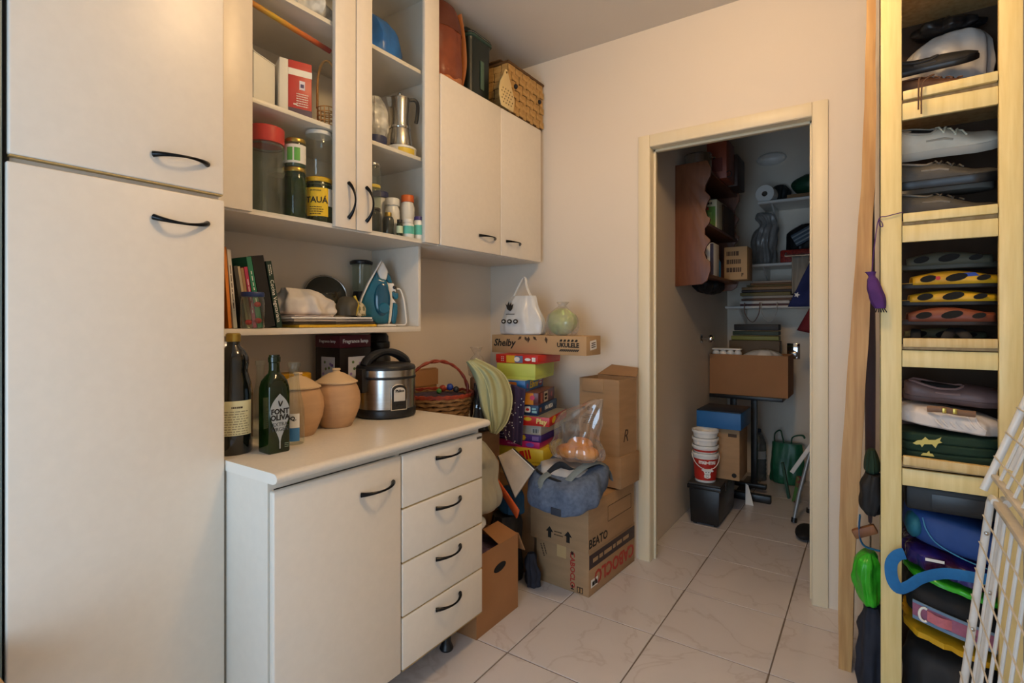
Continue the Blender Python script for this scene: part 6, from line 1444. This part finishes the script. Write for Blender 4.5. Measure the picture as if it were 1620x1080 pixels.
def lens_deco(t, w_, d_, h_):
    decal(t, ell(.028, .042), (-.012, -d_-.0002, h_*.5), '-y', colm('3a3a58', .4)); decal(t, rect(.02, h_*.96), (w_-.010, -d_-.0004, h_*.5), '-y', colm('2a2440', .5))
pack('white_box', 'white and dark blue box on the lowest board of the scalloped shelf', 'box', -.905, -.800, 3.36, 3.50, SL[0]+.0005, 1.700, 'paper_white', lens_deco)
t = thing('blue_bottle', 'small blue bottle beside the white and blue box', 'bottle', (-.835, 3.60, SL[0]+.0005))
obj('body', MB().lathe([(.022, 0), (.024, .004), (.024, .10), (.012, .125)], 16), colm('2a78b0', .4), t, smooth=True); obj('cap', MB().lathe([(.013, .1255), (.013, .15)], 12), colm('20303c', .4), t, smooth=True)
def prt(t, w_, d_, h_):
    scribble(t, w_*1.3, 3, .055, (-.01, -d_-.0006, h_*.55), '-y', 'ink_brown', 4, th=.55)
    text(t, 'F', .03, (w_*.6, -d_-.0006, .03), '-y', 'ink_brown', bold=.001)
pack('printed_carton', 'small kraft carton printed with dark lines at the end of the scalloped shelf', 'box', -.835, -.690, 3.80, 3.98, SL[0]+.0005, 1.722, 'cardboard_kraft', prt)
for k, (y, c, lab) in enumerate(((3.585, '17161a', 'black lumpy bundle in the lower bay of the scalloped shelf'), (3.74, '1c1a1c', 'dark lumpy bundle beside the printed carton on the scalloped shelf'))):
    tag(obj('dark_bundle', MB().blob((0, 0, .06), .055, .07, .06, .2, 7, k, flat=-1), colm(c, .8), smooth=True, loc=(-.925, y, SL[0]+.0005)), lab, 'bundle')
for k in range(4):
    tag(obj('mug', MB().lathe([(.03, 0), (.036, .004), (.038, .085), (.034, .085), (.032, .01), (.0, .008)], 18), colm(('2a2624', '3a3230', '252b2c', '40362c')[k], .4), smooth=True, loc=(-.93, 3.29+.085*k if k < 1 else 3.29, SL[1]+.0005) if k < 1 else (-.93+.0*k, (3.29, 3.29, 3.83, 3.91)[k], (SL[1]+.0005, SL[0]+.0005, 1.981, 1.981)[k])), ('dark mug behind the scalloped edge, upper bay', 'dark mug behind the scalloped edge, lower bay', 'dark mug on the low brown box, nearer one', 'dark mug on the low brown box, farther one')[k], 'mug')

# back shelves
bs = thing('wire_shelf', 'white bracketed shelves on the back wall of the store room', 'shelf', (-.2, 4.45, 1.32))
for z, x0 in ((2.100, -.70), (1.640, -.76), (1.330, -.93)):
    obj('board', MB().box(x0, .40, 4.28, PYB-.001, z-.014, z), 'white_plastic', bs, world=True)
    obj('front_rail', MB().tube([(x0, 4.272, z-.004), (.40, 4.272, z-.004)], .009, 8), 'white_enamel', bs, world=True, smooth=True)
    for x in (x0+.08, .3): obj('bracket', MB().prism([(0, 0), (.30, 0), (0, -.12)], .012, Matrix.Translation((x, PYB-.002, z-.0145)) @ Matrix(((0, 0, 1, 0), (-1, 0, 0, 0), (0, 1, 0, 0), (0, 0, 0, 1)))), 'white_enamel', bs, world=True)
t = thing('toilet_roll', 'white toilet paper roll lying on the upper store room shelf', 'toilet roll', (-.655, 4.36, 2.1005))
Mr = Matrix.Translation((0, 0, .066)) @ Matrix.Rotation(R(90), 4, 'X') @ Matrix.Rotation(R(-8), 4, 'Y')
obj('paper', MB().loft([[(r_*math.cos(2*PI*j/32), r_*math.sin(2*PI*j/32), z_) for j in range(32)] for r_, z_ in ((.02, -.05), (.065, -.05), (.065, .05), (.02, .05), (.02, -.05))], False, Mr), mat('tissue', 'e3e0da', .9, var=.03), t, smooth=True)
obj('core', MB().lathe([(.020, -.049), (.020, .049)], 20, Mr, cap=False), colm('8a7a66', .8), t)
tag(obj('grey_bag', MB().sack([(0, .04, .05, 0, 0), (.02, .068, .08, 0, 0), (.16, .075, .08, -.01, 0), (.24, .065, .07, .0, 0), (.30, .05, .05, .02, 0), (.36, .055, .045, .0, 0), (.40, .03, .03, -.03, 0)], n=72, fold=.09, nf=7, crump=.030, cs=13, seed=2), glass('film_store', 'a8a8a6', .8, '8f8d8a', rough=.3, k0=.9, k1=1.1), smooth=True, loc=(-.66, 4.17, 1.735)), 'grey translucent bag hanging in front of the upper store room shelf', 'bag').location = (-.672, 4.42, 1.645)
tag(obj('green_sack', MB().blob((0, 0, .075), .14, .10, .075, .12, 6, 2, flat=-1), mat('dark_green_film', '1d4a34', .4, var=.15, bump=.2, bscale=20), smooth=True, loc=(-.355, 4.42, 2.142)), 'dark green bundle on the upper store room shelf', 'bundle')
tag(obj('brown_lid_box', MB().box(-.16, .16, -.10, .10, 0, .04), 'cardboard_dark', loc=(-.355, 4.42, 2.1005), bevel=.002), 'flat brown box under the dark green bundle', 'box')
t = thing('red_glitter_box', 'long red glittery box on the lower store room shelf', 'box', (-.44, 4.38, 1.6405))
obj('body', MB().box(-.115, .36, -.085, .085, 0, .098), mat('red_glitter', 'b0382c', .35, col2='7a1c18', scale=90, lo=.4, hi=.6), t, bevel=.012)
obj('end_cap', MB().box(-.118, -.1155, -.08, .08, .004, .094), colm('8f2a22', .4), t)
tag(obj('black_sack', MB().sack([(0, .07, .04, 0, 0), (.02, .10, .055, 0, 0), (.14, .10, .055, .02, 0), (.20, .05, .04, .05, 0)], n=48, fold=.06, crump=.016, seed=3), 'black_plastic', smooth=True, loc=(-.44, 4.50, 1.7395)), 'black plastic sack on the red glittery box', 'sack')
t = thing('striped_blanket', 'folded blue-grey striped blanket leaning over the black sack', 'blanket', (-.30, 4.335, 1.84))
for k in range(7):
    obj('stripe_fold', MB().box(-.17, .20, -.022, .022, .013*k, .013*k+.0125, TR(0, 0, 0, ry=-28)), colm(('4a5866', '8a949c')[k % 2], .85), t, bevel=.003)
tag(obj('grey_blanket', MB().blob((0, 0, .04), .12, .04, .035, .1, 5, 4, flat=-1), colm('59605f', .85), smooth=True, loc=(-.18, 4.34, 1.735)), 'dull grey blanket under the striped blanket', 'blanket')
# magazines on the third shelf and hanging handles
q = random.Random(3); z = 1.3305
labs = ['dark red magazine lowest on the third store room shelf', 'white magazine second on the third store room shelf', 'brown magazine third on the third store room shelf', 'grey magazine fourth on the third store room shelf', 'olive magazine fifth on the third store room shelf', 'dark magazine sixth on the third store room shelf', 'tan magazine top of the third store room shelf pile']
for k, c in enumerate(('4a2228', 'c9c4be', '5f4434', '9a948c', '6a5f34', '3a3030', '8a6a44')):
    hgt = q.uniform(.016, .026)
    o = obj('magazine', MB().box(-.17, .17, -.12, .12, 0, hgt), colm(c, .6), loc=(-.66+q.uniform(-.02, .02), 4.41, z), bevel=.003); o.rotation_euler = (0, 0, R(q.uniform(-5, 5)))
    tag(o, labs[k], 'magazine', 'magazines on the third store room shelf'); z += hgt+.0012
for k, (c, x, lab) in enumerate((('8a6f66', -.735, 'brown bag handle looping down from the third shelf'), ('d6d2cc', -.62, 'white bag handle looping down from the third shelf'))):
    o = obj('bag_handle', MB().tube(spline([(-.055, 0, .02), (-.052, -.012, -.05), (-.02, -.016, -.11), (.012, -.016, -.12), (.045, -.012, -.06), (.05, 0, .02)], 6), .010, 8, flat=.3, up=(0, 1, 0)), colm(c, .7), smooth=True, loc=(x, 4.252, 1.338)); tag(o, lab, 'handle')
for k, (c, a_, lab) in enumerate((('6a5a34', 5, 'olive paper bag lying aslant on the magazine pile'), ('7a5a3c', 8, 'brown paper bag lying aslant above the olive one'), ('a8988a', 3, 'pale folded newspaper on top of the paper bags'))):
    o = obj('paper_bag', MB().box(-.17+.02*k, .18, -.11, .10, 0, .012, TR(0, 0, 0, ry=0)), colm(c, .7), loc=(-.62, 4.40, z+.0008), bevel=.003); o.rotation_euler = (0, 0, R(a_))
    tag(o, lab, 'paper'); z += .0135
tag(obj('dark_tangle', MB().sack([(0, .02, .10, 0, 0), (.02, .05, .22, 0, 0), (.05, .07, .26, 0, 0), (.078, .06, .24, 0, 0)], n=72, fold=.08, nf=11, crump=.020, cs=18, seed=5), 'black_matt', smooth=True, loc=(-.905, 3.68, 1.4035)), 'black tangled bundle hanging under the scalloped shelf', 'bundle')
tag(obj('dark_bag', MB().sack([(0, .05, .05, 0, 0), (.02, .075, .07, 0, 0), (.10, .07, .065, .01, 0), (.16, .03, .03, .02, 0)], n=48, fold=.07, crump=.016, seed=7), colm('23282b', .5), smooth=True, loc=(-.605, 4.525, 2.1005)), 'dark grey plastic bundle behind the toilet roll', 'bundle')
# cloths hung on the right
hk = thing('hung_cloths', 'royal blue cloth with a white star hung in the store room', 'cloth', (-.35, 4.10, 1.22))
def hang(x0, x1, z0, z1, y, amp, seed, slope=0, flare=0):
    return MB().sheet(lambda u, v: (x0+(x1-x0)*u+flare*(1-v)*(1-u), y+amp*math.sin(u*9+seed)+.01*noise.noise(Vector((u*4, v*4, seed))), z1+(z0-z1)*v-slope*(1-u)*v), 24, 14)
obj('cloth', hang(-.485, -.20, 1.32, 1.66, 4.10, .012, 1, .0, .15), mat('blue_cloth', '16255e', .8, var=.15, scale=6), hk, world=True, smooth=True, solid=.006)
decal(hk, star(.020, .009, 5), (-.425, 4.074, 1.40), '-y', 'ink_white', world=True, name='star_print')
t = thing('red_cloth', 'dark red cloth hung in front of the blue cloth in the store room', 'cloth', (-.27, 4.03, 1.10))
obj('cloth', hang(-.42, -.15, 1.10, 1.36, 4.03, .012, 3, -.06, .10), mat('red_cloth_m', '6a1420', .8, var=.15, scale=6), t, world=True, smooth=True, solid=.006)
obj('loop', MB().tube([(-.2, 4.025, 1.355), (-.195, 4.03, 1.5), (-.19, 4.07, 1.66), (-.19, 4.10, 1.6842)], .004, 6), 'red_cloth_m', t, world=True)
tag(obj('cream_cloth', hang(-.46, -.36, 1.46, 1.67, 4.13, .01, 5, .05), colm('8f887c', .8), world=True, smooth=True, solid=.006, loc=(-.41, 4.13, 1.46)), 'beige cloth strip hung beside the blue cloth', 'cloth')
tag(obj('hanging_rail', MB().tube([(-.50, 4.10, 1.672), (.70, 4.10, 1.672)], .007, 8).tube([(-.50, 4.10, 1.672), (-.50, 4.16, 1.70), (-.50, 4.27, 1.70)], .005, 6), 'steel', smooth=True), 'thin steel rail the store room cloths hang from', 'rail')
# carton on black stand
t = thing('black_stand', 'black steel stand with a flat foot under the wide carton', 'stand', (-.73, 4.14, 0))
obj('top_plate', MB().box(-.98, -.50, 3.99, 4.30, .672, .698), 'black_plastic', t, world=True, bevel=.003)
obj('post', MB().box(-.72, -.68, 4.10, 4.14, .03, .672), 'black_plastic', t, world=True, bevel=.004)
obj('post', MB().box(-.86, -.82, 4.10, 4.14, .03, .672), 'black_plastic', t, world=True, bevel=.004)
obj('foot', MB().box(-.90, -.56, 3.885, 3.935, .0, .05), 'black_plastic', t, world=True, bevel=.006)
obj('foot', MB().box(-.79, -.73, 3.936, 4.35, .0, .045), 'black_plastic', t, world=True, bevel=.006)
obj('crossbar', MB().box(-.90, -.62, 4.095, 4.145, .03, .06), 'black_plastic', t, world=True, bevel=.004)
t = thing('wide_carton', 'wide open brown carton on the black stand in the store room', 'box', (-.725, 4.0, .699))
e = .005
obj('body', MB().box(-.255, .255, 0, .30, 0, e).box(-.255, .255, 0, e, e, .285).box(-.255, .255, .30-e, .30, e, .285).box(-.255, -.255+e, e, .30-e, e, .285).box(.255-e, .255, e, .30-e, e, .285), 'cardboard_orange', t)
WB = .699+.0055
def heap(name, label, cat, x, y, z, rx_, ry_, rz_, m, seed, amp=.15): 
    return tag(obj(name, MB().blob((0, 0, rz_), rx_, ry_, rz_, amp, 7, seed, flat=-1), m, smooth=True, loc=(x, y, z)), label, cat)
heap('stuffing', 'dark clutter filling the wide carton', 'bundle', -.725, 4.09, WB, .20, .07, .10, colm('2f2a24', .8), 1)
z = WB+.262
tag(obj('plastic_bundle', MB().sack([(0, .06, .05, 0, 0), (.01, .13, .075, 0, 0), (.06, .125, .07, .01, 0), (.095, .07, .045, .02, 0), (.105, .02, .02, .02, 0)], n=64, fold=.05, nf=9, crump=.018, cs=14, seed=4), 'white_film', smooth=True, loc=(-.64, 4.095, .92)), 'crumpled white plastic bag on the wide carton', 'bag').location = (-.655, 4.10, .915)
t = thing('egg_box', 'white egg box sticking out of the wide carton', 'egg box', (-.872, 4.056, .958))
for k in range(4): obj('cup', MB().blob((-.075+.05*k, 0, .03), .026, .030, .028, .03, 4, k, nu=16, nv=10), 'white_plastic', t, smooth=True)
obj('lid', MB().box(-.10, .10, -.03, .04, .055, .068), 'white_plastic', t, bevel=.008)
pk = 'printed packs piled at the back of the wide carton'
for k, (c, h_, lab) in enumerate((('5a4a34', .10, 'brown pack standing at the back of the wide carton'), ('7d7f3a', .03, 'yellow-green pack lying on the brown pack'), ('26382a', .03, 'dark green pack on the yellow-green pack'), ('1b1b1d', .045, 'black folded bag topping the pile in the wide carton'))):
    z0 = (.99, 1.095, 1.13, 1.165)[k]
    if k == 0: tag(obj('pack', MB().box(-.17, .17, -.05, .05, 0, z0+.09-WB), colm(c, .6), loc=(-.715, 4.235, WB), bevel=.004), lab, 'pack', pk)
    else: tag(obj('pack', MB().box(-.165+.01*k, .165, -.055, .055, 0, h_), colm(c, .55), loc=(-.715, 4.235, z0-.012), bevel=.004), lab, 'pack', pk)
# tap and socket
t = thing('wall_tap', 'small chrome tap on the left wall of the store room', 'tap', (PXL+.0005, 3.80, 1.10))
obj('flange', MB().lathe([(.032, 0), (.032, .006), (.014, .012)], 20, FM('+x', (0, 0, 0))), 'chrome', t, smooth=True)
obj('stem', MB().lathe([(.010, .010), (.010, .05)], 14, FM('+x', (0, 0, 0))), 'chrome', t, smooth=True)
obj('knob', MB().lathe([(.012, .0505), (.026, .055), (.028, .07), (.02, .085)], 12, FM('+x', (0, 0, 0))), 'chrome', t, smooth=True)
t = thing('wall_socket', 'chrome framed wall valve plate on the back wall of the store room', 'wall plate', (-.505, PYB-.0005, .99))
obj('plate', MB().box(-.045, .045, -.008, 0, -.06, .06), 'chrome', t, bevel=.003); obj('lever', MB().box(-.03, .03, -.03, -.0085, -.045, -.005), 'steel', t, bevel=.008)
t = tag(obj('wall_lamp', MB().lathe([(.11, 0), (.10, .03), (.06, .05), (.0, .055)], 28, FM('-y', (0, 0, 0)), sy=.45), 'white_plastic', smooth=True, loc=(-.66, PYB-.0005, 2.50)), 'unlit oval white lamp high on the store room back wall', 'lamp')
# floor of the store room
t = thing('black_crate', 'black plastic crate with a lid on the store room floor', 'crate', (-.83, 3.47, .0005))
secs = [(-.082, .0), (-.088, .20)]
cr = MB().loft([[(-.080, -.205, .012), (.080, -.205, .012), (.080, .205, .012), (-.080, .205, .012)], [(-.088, -.213, .215), (.088, -.213, .215), (.088, .213, .215), (-.088, .213, .215)]])
for x in (-.07, .05):
    for y in (-.19, .16): cr.box(x, x+.02, y, y+.03, 0, .012)
obj('body', cr, 'black_plastic', t, bevel=.003)
obj('rim', MB().box(-.098, .098, -.222, .222, .2155, .240), 'black_plastic', t, bevel=.004)
obj('lid', MB().box(-.094, .094, -.218, .218, .2405, .252), mat('grey_lid', '3a3836', .6, var=.15), t, bevel=.003)
for y in (-.09, .10): obj('clip', MB().box(.0985, .104, y-.025, y+.025, .20, .25), 'grey_lid', t, bevel=.002)
CRZ = .2532
bn = 'white tubs stacked on the black crate'
def tub(label, z, full, show=.175):
    t = thing('tub', label, 'bucket', (-.842, 3.335, z), 0, bn)
    obj('wall', MB().lathe([(.058, 0), (.060, .004), (.072, show-.02), (.073, show-.014), (.078, show-.013), (.078, show), (.072, show), (.068, show-.02), (.056, .006), (0, .005)], 36, cap=False), 'white_plastic', t, smooth=True)
    if full:
        q_ = lambda zz: .060+.012*(zz-.004)/(show-.024)
        mb = MB(); mb.sheet(lambda u, v: ((q_(.014+.128*v)+.0008)*math.cos(2*PI*u), (q_(.014+.128*v)+.0008)*math.sin(2*PI*u), .014+.128*v), 40, 1)
        obj('red_wrap', mb, colm('b82a20', .4), t, smooth=True)
        cyl_text(t, 'mu-mu', .036, .0722, .126, -66, 'ink_white', .0016)
        # white cow head emblem
        M_ = Matrix.Rotation(R(-66+90), 4, 'Z') @ Matrix.Translation((0, -.0655, .058)) @ Matrix.Rotation(R(90), 4, 'X')
        head = [(-.018, .028), (-.024, .036), (-.026, .026), (-.034, .022), (-.026, .016), (-.020, .012), (-.015, -.006), (-.019, -.012), (-.017, -.024), (0, -.030), (.017, -.024), (.019, -.012), (.015, -.006), (.020, .012), (.030, .012), (.036, .018), (.028, .024), (.026, .036), (.018, .028)]
        obj('cow_emblem', MB().prism(head, .003, M_), 'ink_white', t)
        for x_, y_, a_, b_ in ((-.008, .008, .003, .0035), (.008, .008, .003, .0035), (-.006, -.014, .0018, .0018), (.006, -.014, .0018, .0018), (0, -.006, .014, .0012), (0, -.022, .010, .001)): obj('cow_mark', MB().prism(ell(a_, b_, 10, x_, y_), .0036, M_), 'ink_black', t)
        obj('bail', MB().tube([(.079*math.cos(a), .079*math.sin(a), show-.012-.078*math.sin((a-R(-156))/R(180)*PI)) for a in [R(-156+180*i/20) for i in range(21)]], .0024, 6), 'white_plastic', t, smooth=True)
    else:
        for a in (0,): obj('red_line', MB().lathe([(.0715, show-.03), (.0722, show-.022)], 36, cap=False), colm('b83028', .4), t, smooth=True)
    return t
tub('red printed tub reading mu-mu at the bottom of the bucket stack', CRZ, True)
for k in range(3):
    tt = thing('tub', ('white tub nested first in the printed tub', 'white tub nested second in the bucket stack', 'topmost white tub of the bucket stack')[k], 'bucket', (-.842, 3.335, CRZ+.1755+.045*k+.0006*k), 0, bn)
    obj('wall', MB().lathe([(.0665, 0), (.0725, .030), (.078, .031), (.078, .0445), (.072, .0445), (.066, .012), (.0, .011)], 36, cap=False), 'white_plastic', tt, smooth=True)
    if k == 0: obj('red_line', MB().lathe([(.0688, .008), (.0712, .020)], 36, cap=False), colm('b83028', .4), tt, smooth=True)
t = pack('tall_carton', 'brown carton with a small round mark behind the bucket stack', 'box', -.862, -.665, 3.425, 3.665, CRZ, .565, 'cardboard', lambda t, w_, d_, h_: (decal(t, ell(.014, .014), (w_-.03, -d_-.0002, .03), '-y', 'ink_black'), decal(t, rect(.05, .02), (w_-.04, -d_-.0002, h_-.04), '-y', 'ink_brown')))
t = thing('blue_box', 'flat bright blue box on the brown carton in the store room', 'box', (-.775, 3.545, .5655))
obj('body', MB().box(-.135, .125, -.155, .155, 0, .100), mat('blue_card', '1d62a0', .5, var=.06), t, bevel=.003); obj('lid_top', MB().box(-.134, .124, -.154, .154, .1004, .106), mat('dark_blue_card', '15283c', .5, var=.08), t, bevel=.002)
t = thing('water_bottle', 'large clear ribbed plastic bottle on the store room floor', 'bottle', (-.725, 4.45, .0005))
obj('body', MB().lathe([(.045, 0), (.055, .006)]+[(.055-.003*(k % 2), .02+.017*k) for k in range(12)]+[(.055, .24), (.052, .29), (.03, .345), (.016, .365)], 24), glass('pet', 'b8c4cc', .25, '8a949a'), t, smooth=True)
obj('cap', MB().lathe([(.018, .3655), (.018, .39), (.015, .392)], 14), colm('2a3a50', .4), t, smooth=True)
cyl_label(t, .0556, .17, .23, -66, 100, colm('9aa4ac', .5))
t = thing('green_carrier', 'dark green carrier bag with handles on the store room floor', 'bag', (-.535, 4.49, .0005))
gm = mat('green_carrier_film', '1c6044', .4, var=.2, scale=8, bump=.3, bscale=16)
obj('bag', MB().sack([(0, .08, .06, 0, 0), (.015, .105, .075, 0, 0), (.10, .11, .07, 0, 0), (.22, .10, .05, 0, 0), (.30, .095, .03, 0, 0)], n=72, expo=2.6, fold=.03, nf=8, crump=.016, cs=12, seed=6), gm, t, smooth=True)
obj('handle', MB().tube(spline([(-.085, 0, .29), (-.082, 0, .36), (-.045, 0, .39), (-.03, 0, .34), (-.02, 0, .30)], 6), .017, 8, flat=.3, up=(0, 1, 0)), gm, t, smooth=True)
obj('handle', MB().tube(spline([(.03, 0, .30), (.035, 0, .34), (.06, 0, .36), (.105, -.01, .37), (.12, -.01, .35)], 6), .017, 8, flat=.3, up=(0, 1, 0)), gm, t, smooth=True)
tag(obj('paper_scrap', MB().loft([[(0, 0, .0), (.05, 0, 0), (.05, .004, 0), (0, .004, 0)], [(-.005, .03, .13), (.012, .03, .12), (.012, .034, .12), (-.005, .034, .13)]]), 'paper_white', loc=(-.70, 3.80, .0005)), 'white triangular paper scrap by the crate', 'paper')
# ironing board legs, folded by the right jamb
ib = thing('ironing_board', 'folded ironing board with white and grey legs by the right door jamb', 'ironing board', (-.30, 3.62, 0))
obj('leg', MB().tube([(-.395, 3.62, .012), (-.37, 3.66, .17), (-.22, 3.78, .85)], .011, 10), mat('grey_enamel', '9a9c9c', .35, metal=.3, var=.05), ib, world=True, smooth=True)
obj('leg', MB().tube([(-.335, 3.86, .012), (-.30, 3.84, .2), (-.18, 3.80, .85)], .011, 10), 'grey_enamel', ib, world=True, smooth=True)
obj('foot', MB().tube([(-.395, 3.62, .004), (-.392, 3.625, .03)], .016, 10), 'black_plastic', ib, world=True, smooth=True)
obj('foot', MB().tube([(-.335, 3.86, .003), (-.333, 3.858, .03)], .016, 10), 'black_plastic', ib, world=True, smooth=True)
obj('white_bar', MB().box(-.012, .012, -.008, .008, -.16, .26, TR(-.335, 3.70, .42, ry=30)), 'white_enamel', ib, world=True, bevel=.003)
obj('board', MB().box(-.27, -.235, 3.55, 3.98, .02, 1.25), 'cardboard_dark', ib, world=True, bevel=.01)
tag(obj('broom_head', MB().tube(spline([(0, 0, 0.006), (.02, -.02, .1), (.03, -.03, .19)], 5), [.016]*11, 8, flat=.5), mat('red_green', '7a2a34', .7, col2='4a7a3a', scale=14, lo=.45, hi=.55), smooth=True, loc=(-.435, 4.02, .0005)), 'narrow red and green rolled object on the floor by the ironing board', 'roll')
tag(obj('green_strip', MB().box(-.008, .008, -.02, .02, 0, .24, TR(0, 0, 0, ry=-10)), colm('1d4a34', .6), loc=(-.475, 4.10, .003)), 'thin dark green strip standing right of the green carrier bag', 'strip')
tag(obj('dark_slipper', MB().blob((0, 0, .03), .05, .11, .03, .05, 4, 1, flat=-1), 'black_matt', smooth=True, loc=(-.315, 3.42, .0005)), 'black slipper on the floor by the right door jamb', 'slipper')
